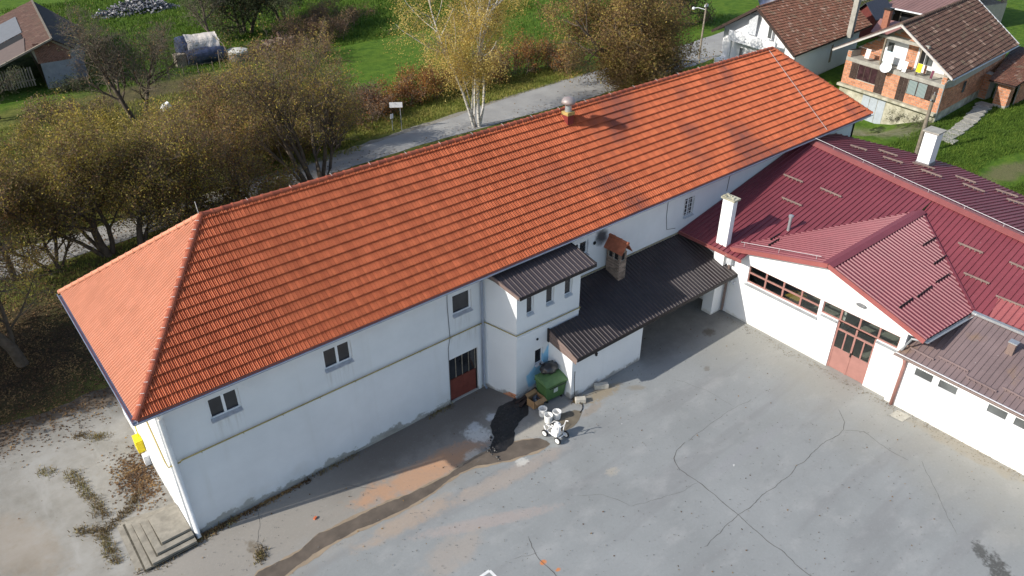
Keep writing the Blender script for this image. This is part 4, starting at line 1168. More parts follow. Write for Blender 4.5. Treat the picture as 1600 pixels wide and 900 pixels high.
for (a, b) in ((8.60, 9.36), (9.44, 10.20)):
    MB().box(xo + .02, -b, .03, xo + .06, -a, 1.12).build("door_panel", MAT['red_steel'], hd)
    m_ = (a + b) / 2
    MB().box(xo + .02, -m_ - .03, 1.125, xo + .065, -m_ + .03, 2.015).build("glazing_bar", MAT['red_steel'], hd)
    for (p, q) in ((a, m_ - .03), (m_ + .03, b)): MB().box(xo + .035, -q, 1.125, xo + .043, -p, 2.015).build("pane", MAT['clear'], hd)
    MB().box(xo + .035, -b, 2.095, xo + .043, -a, 2.45).build("pane", MAT['clear'], hd)
hn = MB(); hn.box(xo - .06, -9.44, 1.02, xo - .001, -9.40, 1.22); hn.build("handle", MAT['dark_trim'], hd)
lm = MB(); lm.lathe((HX - .002, -9.30, 3.66), [(.16, 0), (.15, .06), (.09, .10)], 14, (-1, 0, 0)); lm.v = [(x, -9.30 + (y + 9.30) * 1.5, 3.66 + (z - 3.66) * .55) for x, y, z in lm.v]
lm.build("bulkhead_lamp", mk("grey_lamp_housing", (.16, .165, .17), .5, .2, 9), H)
# roofs
def on(f, pts, dz=0.0): return [(x, y, f(x, y) + dz) for x, y in pts]
ribbed_sheet("sheet_roof", on(PA, [(24.72, -.03), (25.46, -.03), (25.46, -3.7), (24.72, -3.7)]), (1, 0, .23), MAT['red_sheet'], H, 0.25, 0.05, 0.06, side=.04)
ribbed_sheet("sheet_roof", on(PA, [(25.46, -.03), (34.74, -.03), (33.53, -7.84), (32.35, -7.84), (25.46, -2.9)]), (1, 0, .23), MAT['red_sheet'], H, 0.25, 0.05, 0.06, side=.04)
ribbed_sheet("sheet_roof", on(PB, [(33.53, -7.84), (32.2, -7.84), (28.38, -12.43), (28.6, -24), (31.0, -24), (32.79, -12.65)]), (1, 0, .38), MAT['red_sheet'], H, 0.25, 0.05, 0.06, side=.04)
ribbed_sheet("sheet_roof_patch", on(PB, [(28.40, -13.05), (29.46, -12.86), (29.6, -24), (28.62, -24)], .045), (1, 0, .38), MAT['new_red_sheet'], H, 0.25, 0.035, 0.10)
ribbed_sheet("sheet_roof", on(PF, [(34.74, -.03), (38.0, -.05), (39.58, -2.89), (40.1, -4.03), (40.57, -6.09), (39.73, -9.69), (37.5, -16), (34.0, -24), (31.0, -24), (32.79, -12.65)]), (1, -.12, -.2), MAT['red_sheet'], H, 0.25, 0.05, 0.06, side=.04)
GA, GB = Vector((25.03, -7.62, 4.97)), Vector((32.35, -7.84, 5.22))
ribbed_sheet("gable_sheet", [(25.03, -2.9, 3.70), GA, GB, (25.5, -2.86, 3.70)], (0, 1, -.27), MAT['red_gloss'], H, 0.21, 0.050, 0.06, side=.12)
ribbed_sheet("gable_sheet", [(25.03, -12.12, 3.62), GA, GB, (28.40, -12.44, 3.68)], (0, -1, -.3), MAT['red_gloss'], H, 0.21, 0.050, 0.06, side=.12)
def cap(a, b, wl_, wr, dl, dr, mat, name="ridge_flashing", lift=.05, parent=H):
    a, b = Vector(a) + Vector((0, 0, lift)), Vector(b) + Vector((0, 0, lift)); d = (b - a).normalized(); s_ = d.cross(Vector((0, 0, 1))).normalized()
    m = MB()
    for sg, wd, dd in ((1, wr, dr), (-1, wl_, dl)):
        e = s_ * sg * wd - Vector((0, 0, 1)) * dd
        m.slab([a, b, b + e, a + e], (0, 0, .018))
    return m.build(name, mat, parent)
cap(GA + Vector((-.06, 0, 0)), GB, .26, .26, .07, .08, MAT['red_sheet'])
R0, R1, R2 = Vector((34.74, -.03, 5.81)), Vector((32.79, -12.65, 5.36)), Vector((31.0, -24, 4.95))
for a, b in ((R0, R1), (R1, R2)): cap(a, b, .30, .34, .05, .09, MAT['red_trim'])
rw = MB(); P = []
for i in range(40):
    p = R0.lerp(R2, i / 39) + Vector((.05, 0, .22)); P.append(p)
    if i % 3 == 0: rw.tube([p - Vector((0, 0, .16)), p], .009, 4)
rw.tube(P, .013, 5); rw.build("lightning_wire", MAT['wire_white'], H)
rw = MB(); q0, q1 = Vector((25.25, -3.2, 4.06)), Vector((25.3, -7.1, 5.02))
rw.tube([q0, q0.lerp(q1, .4), q1], .011, 5)
for t in (0.05, .5, .95): rw.tube([q0.lerp(q1, t) - Vector((0, 0, .22)), q0.lerp(q1, t)], .009, 4)
rw.build("lightning_wire", MAT['wire_white'], H)
bb = MB(); bb.beam((25.01, -2.86, 3.62), (25.01, -7.62, 4.90), .05, .21); bb.build("barge_board", MAT['red_trim'], H)
bb = MB(); bb.beam((25.01, -12.12, 3.54), (25.01, -7.62, 4.90), .05, .21); bb.build("barge_board", MAT['red_trim'], H)
vt = MB(); vt.beam((28.42, -12.42, 3.74), (32.3, -7.9, 5.20), .10, .05); vt.beam((25.5, -2.9, 3.75), (32.3, -7.8, 5.22), .06, .04); vt.build("valley_trim", MAT['red_sheet'], H)
ef = MB(); ef.beam((24.70, -.03, 3.44), (24.70, -3.72, 3.44), .05, .17); ef.build("fascia", MAT['red_trim'], H)
gutter((24.63, -.05, 3.47), (24.63, -3.75, 3.45), H, MAT['red_trim'], .06)
gutter((25.05, -12.2, 3.55), (28.3, -12.52, 3.60), H, MAT['zinc'], .07)
ga = MB(); ga.beam((28.30, -12.45, 3.70), (28.52, -24, 3.66), .17, .10); ga.build("valley_gutter", MAT['zinc'], H)
def guard(a, b, nz, mat, parent):
    a, b = Vector(a), Vector(b); m = MB(); up_ = Vector((0, 0, 1))
    d = (b - a)
    m.beam(a + up_ * .10, b + up_ * .10, .03, .075)
    n = 5
    for i in range(n):
        p = a.lerp(b, (i + .5) / n); m.beam(p + up_ * .045 - Vector((.0, 0, 0)), p + up_ * .045 + d.normalized() * .04, .09, .06)
    return m.build("snow_guard", mat, parent)
sg = mk("dull_brown_guard", (0.20, 0.15, 0.13), .6, .15)
for a, b in (([31.2, -1.23, 5.0], [31.16, -2.38, 4.99]), ([31.21, -3.33, 5.0], [31.13, -4.53, 4.98]), ([29.53, -2.34, 4.62], [29.5, -3.48, 4.61]),
             ([31.36, -10.1, 4.76], [31.29, -11.2, 4.75]), ([29.95, -11.15, 4.24], [29.89, -12.23, 4.24]), ([31.31, -12.26, 4.78], [31.24, -13.4, 4.76]), ([29.44, -12.73, 4.08], [29.42, -13.84, 4.1]),
             ([36.45, -1.77, 5.43], [36.71, -2.62, 5.34]), ([37.69, -2.78, 5.17], [37.88, -3.8, 5.08]), ([36.67, -3.56, 5.29], [36.92, -4.56, 5.19]), ([37.73, -4.7, 5.05], [38.15, -5.74, 4.92]),
             ([37.02, -5.49, 5.12], [37.11, -6.57, 5.04]), ([38.29, -6.76, 4.84], [38.44, -7.76, 4.75]), ([37.38, -7.51, 4.94], [37.43, -8.6, 4.86]), ([38.65, -8.67, 4.66], [38.8, -9.71, 4.58]), ([37.67, -9.56, 4.77], [37.95, -10.6, 4.66])):
    guard(a, b, 0, sg, H)
sgd = mk("dark_guard", (0.035, 0.03, 0.03), .6, .15)
for a, b in (([26.44, -3.95, 4.0], [27.61, -3.89, 4.01]), ([25.79, -4.29, 4.07], [26.67, -4.27, 4.09]), ([28.99, -3.77, 4.02], [30.03, -3.9, 4.08]), ([29.62, -4.89, 4.34], [30.73, -4.99, 4.39]), ([30.28, -5.86, 4.61], [31.46, -5.9, 4.65]), ([27.94, -4.24, 4.11], [29.41, -4.34, 4.18]),
             ([30.05, -9.19, 4.69], [31.12, -9.23, 4.73]), ([29.4, -10.08, 4.4], [30.47, -10.11, 4.43]), ([28.4, -10.72, 4.16], [29.45, -10.78, 4.19]), ([26.82, -10.73, 4.09], [28.02, -10.74, 4.14]), ([25.53, -10.65, 4.06], [26.57, -10.67, 4.1])):
    guard(a, b, 0, sgd, H)
# square white chimneys and the small vent pipe
c1 = MB(); c1.box(25.05, -2.58, 2.35, 25.37, -2.0, 5.93); chm = c1.build("chimney", MAT['plaster_red'], H)
mm = MB(); mm.prism([(24.97, -2.67), (25.46, -2.67), (25.46, -1.92), (24.97, -1.92)], 5.932, 6.02)
rnd = random.Random(2)
for i in range(14):
    x, y = rnd.uniform(25.0, 25.36), rnd.uniform(-2.6, -2.0); mm.box(x, y, 6.02, x + rnd.uniform(.05, .12), y + rnd.uniform(.05, .12), 6.02 + rnd.uniform(.01, .06))
mm.build("chimney_cap", MAT['concrete_moss'], chm)
c2 = MB(); c2.prism([(38.3, -5.3), (39.0, -5.3), (39.0, -4.65), (38.3, -4.65)], 4.4, 6.72); ch2 = c2.build("chimney", MAT['plaster_red'], H)
MB().prism([(38.2, -5.4), (39.1, -5.4), (39.1, -4.55), (38.2, -4.55)], 6.722, 6.80).build("chimney_cap", MAT['concrete'], ch2)
c3 = MB(); c3.box(38.26, -5.34, 4.4, 39.04, -4.61, 5.06); c3.build("chimney_flashing", mk("grey_flashing", (.2, .19, .19), .6, .2), ch2)
vp = MB(); vp.lathe((27.7, -4.05, 4.0), [(.075, 0), (.075, .86), (.12, .88), (.12, .98), (.04, 1.02)], 12); vp.build("vent_pipe", MAT['zinc'], H)
bx = MB(); bx.box(25.05, -3.0, 2.77, 25.29, -2.72, 3.27); bx.build("cable_box", MAT['sill'], H)
bx = MB(); bx.tube([(24.66, -2.9, 3.42), (24.95, -2.86, 3.2), (25.2, -2.84, 3.1), (25.2, -2.84, 0.1)], .06, 8); bx.build("downpipe", MAT['brown_fascia'], H)
bx = MB(); bx.tube([(25.15, -12.15, 3.5), (25.2, -11.6, 3.3), (25.22, -11.35, 2.6)], .05, 8); bx.build("downpipe", MAT['zinc'], H)
# table and chairs in the room
tb = thing("dining_table", "yellow topped table inside the hall behind the long window", "table", (27.7, -4.9, 0.05))
MB().box(27.2, -5.3, .70, 28.6, -4.55, .75).build("table_top", mk("yellow_laminate", (0.55, 0.38, 0.05), .5, .1), tb)
for x, y in ((27.26, -5.24), (28.54, -5.24), (27.26, -4.61), (28.54, -4.61)): MB().box(x - .02, y - .02, .05, x + .02, y + .02, .70).build("leg", MAT['dark_trim'], tb)

# ------------------------------------------------------------------ low wing on the right
W = thing("low_wing", "low white wing with faded brown sheet roof at the right edge of the yard", "building", (27, -17, 0))
WX = 25.13
PW = lambda x, y: 2.50 + (x - 25.02) * 0.343 + (y + 11.25) * 0.0035
wins = [(0.75, 1.50, 1.84, 2.25), (1.70, 2.45, 1.84, 2.25), (3.55, 4.28, 1.84, 2.25), (4.5, 5.2, 1.84, 2.25)]
wall_panel("wall", (WX, -11.36, -.1), (0, -1, 0), 13, 2.52, [(a, b, c + .1, d + .1) for a, b, c, d in wins], MAT['plaster_red'], W, 0.16)
for (a, b, c, d) in wins:
    window((WX, -11.36 - a, c), (0, -1, 0), (-1, 0, 0), b - a, d - c, W, 1, 1, glass=MAT['glass_grey'], fw=.025, recess=.04)
ribbed_sheet("sheet_roof", on(PW, [(24.98, -11.26), (28.4, -11.6), (28.5, -24), (24.92, -24)]), (1, 0, .343), MAT['brown_sheet'], W, 0.22, 0.035, 0.05, side=.05)
dk = MB(); dk.slab(on(PW, [(25.02, -11.3), (28.3, -11.62), (28.4, -23.9), (24.96, -23.9)], -.02), (0, 0, -.06)); dk.build("roof_deck", MAT['wood_dark'], W)
gutter((24.94, -11.20, 2.47), (24.88, -24, 2.43), W, MAT['brown_fascia'], .055)
gl = MB(); gl.beam((24.99, -11.26, 2.535), (24.93, -24, 2.495), .05, .012); gl.build("drip_edge", MAT['white_pvc'], W)
ff = MB(); ff.beam((25.06, -11.28, 2.43), (25.02, -24, 2.39), .05, .07); ff.build("fascia", MAT['brown_fascia'], W)
for a, b in (([25.47, -11.41, 2.63], [25.42, -12.54, 2.62]), ([25.68, -12.57, 2.7], [25.64, -13.76, 2.69]), ([25.4, -13.8, 2.61], [25.36, -14.95, 2.59]), ([25.65, -15.01, 2.69], [25.59, -16.2, 2.67])):
    guard(a, b, 0, MAT['brown_sheet'], W)
cc = MB(); cc.box(27.18, -14.56, 3.1, 27.42, -14.30, 3.75); wc = cc.build("chimney", MAT['brown_fascia'], W)
MB().box(27.15, -14.59, 3.752, 27.45, -14.27, 3.80).build("chimney_cap", MAT['zinc'], wc)
dpp = MB(); dpp.tube([(24.94, -11.68, 2.40), (25.02, -11.69, 2.25), (25.05, -11.7, 2.1), (25.05, -11.7, .05)], .075, 9); dpp.build("downpipe", MAT['red_steel'], W, smooth=True)
for y in (-11.98, -14.83):
    cw = MB(); cw.tube([(25.115, y, 2.3), (25.115, y - .03, 1.75)], .008, 4); cw.build("wall_cable", MAT['sill'], W)
# ------------------------------------------------------------------ things in the yard
# four-wheeled refuse container, lid closed
BN = thing("waste_container", "green plastic wheeled waste container with closed lid by the annex", "rubbish bin", (14.2, -2.25, 0.02))
MAT['bin'] = mk("green_bin_plastic", (0.070, 0.145, 0.050), .5, .15, 3, .05)
MAT['bin_lid'] = mk("green_bin_lid", (0.105, 0.19, 0.075), .45, .2, 3, .05)
MAT['rubber'] = mk("black_rubber", (0.02, 0.02, 0.02), .7, .2)
bu = Vector((1.0, -.085, 0)).normalized(); bv = Vector((.085, 1.0, 0)).normalized()
bo = Vector((13.82, -2.60, 0))
def bp(a, b, z): return bo + bu * a + bv * b + Vector((0, 0, z))
m = MB(); m.hexa([bp(.06, .05, .16), bp(.98, .05, .16), bp(.98, .64, .16), bp(.06, .64, .16)], [bp(-.02, -.04, .92), bp(1.06, -.04, .92), bp(1.06, .72, .92), bp(-.02, .72, .92)]); body = m.build("body", MAT['bin'], BN)
m = MB(); m.hexa([bp(-.05, -.08, .921), bp(1.09, -.08, .921), bp(1.09, .75, .921), bp(-.05, .75, .921)], [bp(-.05, -.08, .97), bp(1.09, -.08, .97), bp(1.09, .75, .97), bp(-.05, .75, .97)]); m.build("rim", MAT['bin'], BN)
m = MB()
for i in range(6):
    b0, b1 = -.08 + i * .83 / 6, -.08 + (i + 1) * .83 / 6
    h = lambda b: .975 + .20 * math.sin(math.pi * min(1, max(0, (b + .08) / .83)) * .62 + .18)
    m.hexa([bp(-.03, b0, .972), bp(1.07, b0, .972), bp(1.07, b1, .972), bp(-.03, b1, .972)], [bp(-.03, b0, h(b0)), bp(1.07, b0, h(b0)), bp(1.07, b1, h(b1)), bp(-.03, b1, h(b1))])
m.build("lid", MAT['bin_lid'], BN)
m = MB(); m.tube([bp(.1, -.12, .90), bp(.95, -.12, .90)], .018, 6); m.build("handle", MAT['rubber'], BN)
m = MB(); m.box(*bp(.38, -.052, .55), *(bp(.38, -.052, .55) + Vector((.22, .01, .2)))); m.build("sticker", mk("pale_sticker", (.45, .5, .46), .6, .3, 12), BN)
for a, b in ((.15, .12), (.89, .12), (.15, .57), (.89, .57)):
    wm = MB(); wm.lathe(bp(a - .03, b, .085), [(.03, 0), (.08, .005), (.085, .03), (.08, .055), (.03, .06)], 12, bu); wm.build("wheel", MAT['rubber'], BN)
def lumpy(name, c, rx, ry, rz, mat, seed, parent=None, sub=3, amp=.25, flat=0.2):
    bm = bmesh.new(); bmesh.ops.create_icosphere(bm, subdivisions=sub, radius=1)
    for v in bm.verts:
        p = v.co.normalized(); n_ = noise.noise(p * 2.3 + Vector((seed, 0, 0))) * amp + noise.noise(p * 6 + Vector((0, seed, 0))) * amp * .45
        q = p * (1 + n_)
        v.co = Vector((q.x * rx, q.y * ry, max(-rz * (1 - flat), q.z * rz)))
    off = WL.get(parent, Vector()) if parent else Vector()
    me = bpy.data.meshes.new(name); bm.to_mesh(me); bm.free(); me.materials.append(mat)
    me.polygons.foreach_set('use_smooth', [True] * len(me.polygons))
    o = bpy.data.objects.new(name, me); COL.objects.link(o); o.location = Vector(c) - off
    if parent: o.parent = parent
    return o
MAT['bag'] = mk("glossy_black_bag", (0.028, 0.028, 0.030), .28, .3, 6, .6, 14, .6)
bg = thing("rubbish_bag", "full black plastic rubbish bag lying on the green container lid", "rubbish bag", (14.5, -2.0, 1.14))
lumpy("bag_body", (14.50, -2.02, 1.32), .42, .33, .22, MAT['bag'], 3, bg, amp=.3)
m = MB(); m.lathe((14.30, -1.80, 1.42), [(.04, 0), (.02, .05), (.06, .13)], 8, (-.5, .5, .6)); m.build("bag_neck", MAT['bag'], bg)
# cardboard box, open, with junk
bx = thing("cardboard_box", "open brown cardboard box with scraps beside the green container", "box", (13.55, -2.35, 0.02))
MAT['card'] = mk("cardboard", (0.33, 0.20, 0.10), .9, .15, 4, .1)
c0 = Vector((13.26, -2.52, .03)); cu = Vector((.56, .02, 0)); cv = Vector((-.02, .42, 0))
m = MB(); t_ = .012
m.obox(c0, cu, cv.normalized() * t_, Vector((0, 0, .40))); m.obox(c0 + cv, cu, cv.normalized() * t_, Vector((0, 0, .40)))
m.obox(c0 + cv * .03, cu.normalized() * t_, cv * .96, Vector((0, 0, .395))); m.obox(c0 + cu + cv * .03, cu.normalized() * t_, cv * .96, Vector((0, 0, .395))); m.obox(c0 + cu * .02 + cv * .03, cu * .96, cv * .94, Vector((0, 0, .015)))
m.build("carton", MAT['card'], bx)
m = MB(); m.slab([c0 + Vector((0, 0, .40)), c0 + cu + Vector((0, 0, .40)), c0 + cu + Vector((.02, -.17, .30)), c0 + Vector((.02, -.17, .30))], (0, 0, .01)); m.build("flap", MAT['card'], bx); m = MB(); m.slab([c0 + cv + Vector((0, 0, .40)), c0 + cu + cv + Vector((0, 0, .40)), c0 + cu + cv + Vector((0, .14, .48)), c0 + cv + Vector((0, .14, .48))], (0, 0, .01)); m.build("flap", MAT['card'], bx)
jm = MB(); rnd = random.Random(3)
for i in range(12):
    p = c0 + cu * rnd.uniform(.1, .75) + cv * rnd.uniform(.1, .7) + Vector((0, 0, rnd.uniform(.12, .3)))
    jm.obox(p, Vector((rnd.uniform(.04, .14), rnd.uniform(-.05, .05), 0)), Vector((0, rnd.uniform(.04, .12), rnd.uniform(-.04, .04))), Vector((0, 0, rnd.uniform(.02, .06))))
jm.build("scraps", mk("mixed_scraps", (.12, .13, .15), .6, .6, 9), bx)
# three paint buckets
MAT['bucket'] = mk("white_bucket_plastic", (0.80, 0.79, 0.76), .45, .06, 6)
for i, (x, y, lab) in enumerate(((13.33, -2.98, "white paint bucket nearest the cardboard box"), (13.25, -3.42, "white paint bucket nearest the line marking machine, middle of the three"), (13.66, -3.48, "white paint bucket farthest from the cardboard box, beside the damp spill"))):
    if i == 0:
        b0_ = thing("paint_bucket", lab, "bucket", (x, y, .02), "paint buckets in the yard")
        m = MB(); m.lathe((x, y, .02), [(.14, 0), (.15, .02), (.175, .34), (.185, .34), (.185, .37), (.168, .375), (.165, .33), (.14, .06), (.05, .06)], 18); m.build("pail", MAT['bucket'], b0_, smooth=False)
        m = MB(); m.lathe((x, y, .20), [(.152, 0), (.152, .01), (.02, .012)], 16); m.build("paint", mk("paint_residue", (.62, .60, .56), .4, .15, 6), b0_)
        m = MB(); m.tube([(x - .16, y, .32), (x - .17, y - .06, .24), (x - .1, y - .17, .18), (x + .1, y - .17, .18), (x + .17, y - .06, .24), (x + .16, y, .32)], .006, 5); m.build("handle", MAT['zinc'], b0_)
    else:
        c = copy_tree(b0_); c.location = (x, y, .02); c.rotation_euler.z = i * 1.1; c["label"] = lab
# line marking machine: four wheels, frame, tank, motor, handlebar
LM = thing("line_marking_machine", "white four wheeled line marking machine splashed with paint in the yard", "line marker", (12.95, -4.2, .02))
MAT['lm_white'] = mk("paint_splashed_white", (0.74, 0.73, 0.70), .6, .12, 9, .1, c2=(.82, .81, .80))
fu = Vector((-.15, .99, 0)).normalized()      # forward
fs_ = Vector((fu.y, -fu.x, 0))
lc = Vector((12.90, -4.23, .02))
def lp(f, s_, z): return lc + (fu * f + fs_ * s_) * .86 + Vector((0, 0, z * .92))
fr = MB()
for s_ in (-.22, .22): fr.tube([lp(-.42, s_, .22), lp(.42, s_ * .8, .22), lp(.62, s_ * .3, .30)], .026, 8)
for f in (-.38, 0, .38): fr.tube([lp(f, -.24, .22), lp(f, .24, .22)], .024, 8)
frame = fr.build("frame", MAT['lm_white'], LM)
m = MB(); m.lathe(lp(-.05, .08, .25), [(.13, 0), (.14, .03), (.14, .38), (.11, .42), (.05, .43), (.05, .48)], 16); m.build("tank", MAT['lm_white'], LM, smooth=False)
m = MB(); m.obox(lp(-.30, -.26, .25), fu * .30, fs_ * .24, Vector((0, 0, .26))); m.lathe(lp(-.15, -.14, .51), [(.10, 0), (.10, .06), (.05, .09)], 12); m.build("motor", MAT['lm_white'], LM)
m = MB()
for s_ in (-.20, .20): m.tube([lp(-.28, s_, .22), lp(-.33, s_, .62), lp(-.40, s_ * 1.15, .98), lp(-.52, s_ * 1.25, 1.02)], .02, 8)
m.tube([lp(-.35, -.21, .76), lp(-.35, .21, .76)], .018, 8); m.build("handlebar", MAT['lm_white'], LM)
m = MB(); m.tube([lp(.1, .30, .25), lp(.25, .45, .42), lp(.42, .42, .38), lp(.55, .30, .2)], .014, 6); m.tube([lp(.55, .32, .12), lp(.55, .18, .12)], .03, 8); m.build("spray_arm", MAT['lm_white'], LM)
for f, s_ in ((.38, .30), (.38, -.30), (-.38, .30), (-.38, -.30)):
    wm = MB(); wm.lathe(lp(f, s_ - .035, .155), [(.10, 0), (.145, .004), (.155, .02), (.155, .05), (.145, .066), (.10, .07)], 18, fs_); wh = wm.build("wheel", MAT['rubber'], LM)
    rm_ = MB(); rm_.lathe(lp(f, s_ - .042, .155), [(.03, -.012), (.03, 0), (.105, .001), (.115, .02), (.115, .064), (.105, .083), (.03, .084), (.03, .096)], 16, fs_); rm_.build("rim", MAT['bucket'], wh)
# concrete blocks, planks, hose along the shelter wall
for (x, y, rz, L, lab) in ((15.10, -3.36, -.55, .44, "pale concrete block standing at the corner of the shelter wall beside weeds"), (16.42, -3.26, -.5, .62, "pale concrete block lying halfway along the shelter wall in the shade line")):
    o = MB(); d = Vector((math.cos(rz), math.sin(rz), 0)); e = Vector((-d.y, d.x, 0)); p = Vector((x, y, .02)) - d * L / 2 - e * .11
    o.obox(p, d * L, e * .22, Vector((0, 0, .22))); ob = o.build("concrete_block", mk("pale_block", (.47, .44, .38), .9, .15, 5, .3, 25)); tag(ob, lab, "block", "concrete blocks by the shelter wall")
    bv_ = ob.modifiers.new("b", 'BEVEL'); bv_.width = .012
o = MB(); P = [(15.0, -3.05, 1.5), (15.02, -3.02, 1.0), (15.0, -3.1, .3), (15.05, -3.4, .06), (15.0, -3.6, .04), (14.85, -3.75, .035), (14.62, -3.85, .035)]
o.tube(P, .016, 6); tag(o.build("hose", MAT['rubber']), "black hose hanging down the shelter corner and onto the yard", "hose")
for i, (a, b, lab) in enumerate((((12.95, -1.75, .06), (14.15, -1.62, .16), "dark plank lying along the annex wall foot, nearest the wall"), ((12.75, -1.92, .05), (14.05, -1.85, .08), "dark plank lying along the annex wall foot, nearest the tar spill"), ((12.9, -2.05, .10), (13.9, -1.72, .17), "dark plank lying askew across the two others"))):
    o = MB(); o.beam(a, b, .13, .035); tag(o.build("plank", MAT['wood_dark']), lab, "plank", "planks by the annex wall")
o = MB(); o.obox((3.55, -2.02, .02), (.11, .05, 0), (-.03, .07, 0), (0, 0, .06)); tag(o.build("brick_fragment", mk("loose_brick", (.55, .14, .06), .9, .2)), "orange brick fragment lying on the yard near the long wall", "brick")

# ------------------------------------------------------------------ loose cover: grass, weeds, leaves
def scatter(name, mat, pts, size, flat=0.0, blades=1, tall=1.0, seed=0, z=None, mats=None):
    """many small quads (flat=1: leaves lying down; flat=0: upright blades)"""
    r = np.random.default_rng(seed)
    P = np.repeat(np.asarray(pts, float), blades, axis=0)
    n = len(P)
    if blades > 1: P[:, :2] += r.normal(0, size * .9, (n, 2))
    s_ = size * r.uniform(.55, 1.3, n)
    an = r.uniform(0, 2 * np.pi, n)
    u = np.stack([np.cos(an), np.sin(an), np.zeros(n)], 1)
    if flat:
        tilt = r.normal(0, .35, (n, 2))
        v = np.stack([-np.sin(an), np.cos(an), tilt[:, 0]], 1); u[:, 2] = tilt[:, 1]
        h = .018 + r.uniform(0, .03, n)
        P = P + np.stack([np.zeros(n), np.zeros(n), h], 1)
        q = [P - u * s_[:, None] * .5 - v * s_[:, None] * .2, P + u * s_[:, None] * .1 - v * s_[:, None] * .45, P + u * s_[:, None] * .55 + v * s_[:, None] * .1, P - u * s_[:, None] * .1 + v * s_[:, None] * .45]
    else:
        lean = r.normal(0, .35, (n, 2)); H_ = s_ * tall
        T = P + np.stack([lean[:, 0] * H_, lean[:, 1] * H_, H_], 1)
        wd = s_ * .16
        q = [P - u * wd[:, None], P + u * wd[:, None], T + u * wd[:, None] * .35, T - u * wd[:, None] * .35]
    V_ = np.stack(q, 1).reshape(-1, 3)
    me = bpy.data.meshes.new(name)
    me.vertices.add(len(V_)); me.vertices.foreach_set("co", V_.ravel())
    me.loops.add(4 * n); me.loops.foreach_set("vertex_index", np.arange(4 * n, dtype=np.int32))
    me.polygons.add(n); me.polygons.foreach_set("loop_start", np.arange(0, 4 * n, 4, dtype=np.int32)); me.polygons.foreach_set("loop_total", np.full(n, 4, dtype=np.int32))
    me.materials.append(mat); me.update(calc_edges=True)
    o = bpy.data.objects.new(name, me); COL.objects.link(o); o["kind"] = "stuff"
    return o
R_ = np.random.default_rng(11)
def pts_in(n, f, keep=None):
    out = f(n)
    if keep is not None: out = out[keep(out)]
    return np.column_stack([out, np.zeros(len(out))])
# lawn on the right, verge along the road
p = R_.uniform((50.5, -9, 0), (75, 3.0, 0), (30000, 3)); p = p[(((p[:, 0] - 54.5) / 4.5) ** 2 + ((p[:, 1] + 4.6) / 1.5) ** 2 > 1)]
p[:, 2] = 0
scatter("lawn_grass", MAT['grass_blade'], p, .13, 0, 2, 1.1, 1)
p = R_.uniform((48.0, 33.5, 0), (75, 75, 0), (16000, 3)); q = R_.uniform((10, 52, 0), (62, 92, 0), (70000, 3)); q = q[q[:, 1] > 52]
scatter("meadow_tufts", MAT['grass_blade'], np.vstack([p, q]), .26, 0, 1, 1.0, 2)
p = R_.uniform((16, 28.2, 0), (47, 33.0, 0), (16000, 3)); p = p[p[:, 1] > 27.9 + .05 * (p[:, 0] - 16)]; p[:, 2] = 0
scatter("verge_grass", MAT['grass_dry'], p, .14, 0, 2, 1.1, 3)
p = R_.uniform((-12, 11, 0), (45, 23.0, 0), (16000, 3)); p[:, 2] = 0; p = p[(p[:, 1] > 12.5) & ((p[:, 0] > 2) | (p[:, 1] > 19.5))]
scatter("rough_grass", MAT['grass_dry'], p, .15, 0, 2, 1.1, 4)
p = R_.uniform((-10, 26.5, 0), (22, 48, 0), (22000, 3)); p[:, 2] = 0
scatter("garden_grass", MAT['grass_dry'], p, .17, 0, 2, 1.1, 5)
# leaves under the trees, on the yard edge and along the walls
p = np.column_stack([R_.normal(-4.5, 4.5, 30000), R_.normal(14.0, 3.4, 30000), np.zeros(30000)])
p = p[(p[:, 1] > 8.3 + R_.normal(0, .7, len(p))) & ~((p[:, 0] > -.2) & (p[:, 1] < 8.2))]
scatter("fallen_leaves", MAT['leaf_litter'], p, .068, 1, 1, 1, 6)
p = np.column_stack([R_.uniform(-10, 45, 9000), R_.normal(21, 2.2, 9000), np.zeros(9000)])
scatter("fallen_leaves_by_road", MAT['leaf_litter'], p, .10, 1, 1, 1, 7)
p = np.column_stack([R_.normal(-.65, .38, 1600), R_.normal(4.0, .75, 1600), np.zeros(1600)]); p = p[p[:, 0] < -.03]
scatter("leaf_heap_by_end_wall", MAT['leaf_litter'], p, .075, 1, 1, 1, 8)
a = R_.uniform(0, 1, 1500); p = np.column_stack([-.3 + a ** 1.6 * 4.6, -.10 - np.abs(R_.normal(0, .16, 1500)) * (1 - a * .5), np.zeros(1500)])
scatter("leaves_along_wall_foot", MAT['leaf_litter'], p, .06, 1, 1, 1, 9)
p = np.column_stack([R_.uniform(-8, 25, 500), R_.uniform(-16, 8, 500), np.zeros(500)]); p = p[~((p[:, 0] > -.2) & (p[:, 1] > -.1))]
scatter("stray_leaves", MAT['leaf_litter'], p, .055, 1, 1, 1, 10)
p = np.column_stack([R_.uniform(0, 25, 2600), R_.uniform(-19, -.3, 2600), np.full(2600, .012)])
scatter("yard_grit", mk("grey_grit", (.17, .16, .145), .9, .5, 12), p, .035, 1, 1, 1, 21)
p = np.column_stack([25.1 - np.abs(R_.normal(0, .28, 900)), R_.uniform(-17, -2.9, 900), np.full(900, .012)])
scatter("grit_along_hall_wall", mk("brown_grit", (.20, .165, .115), .9, .5, 12), p, .04, 1, 1, 1, 22)
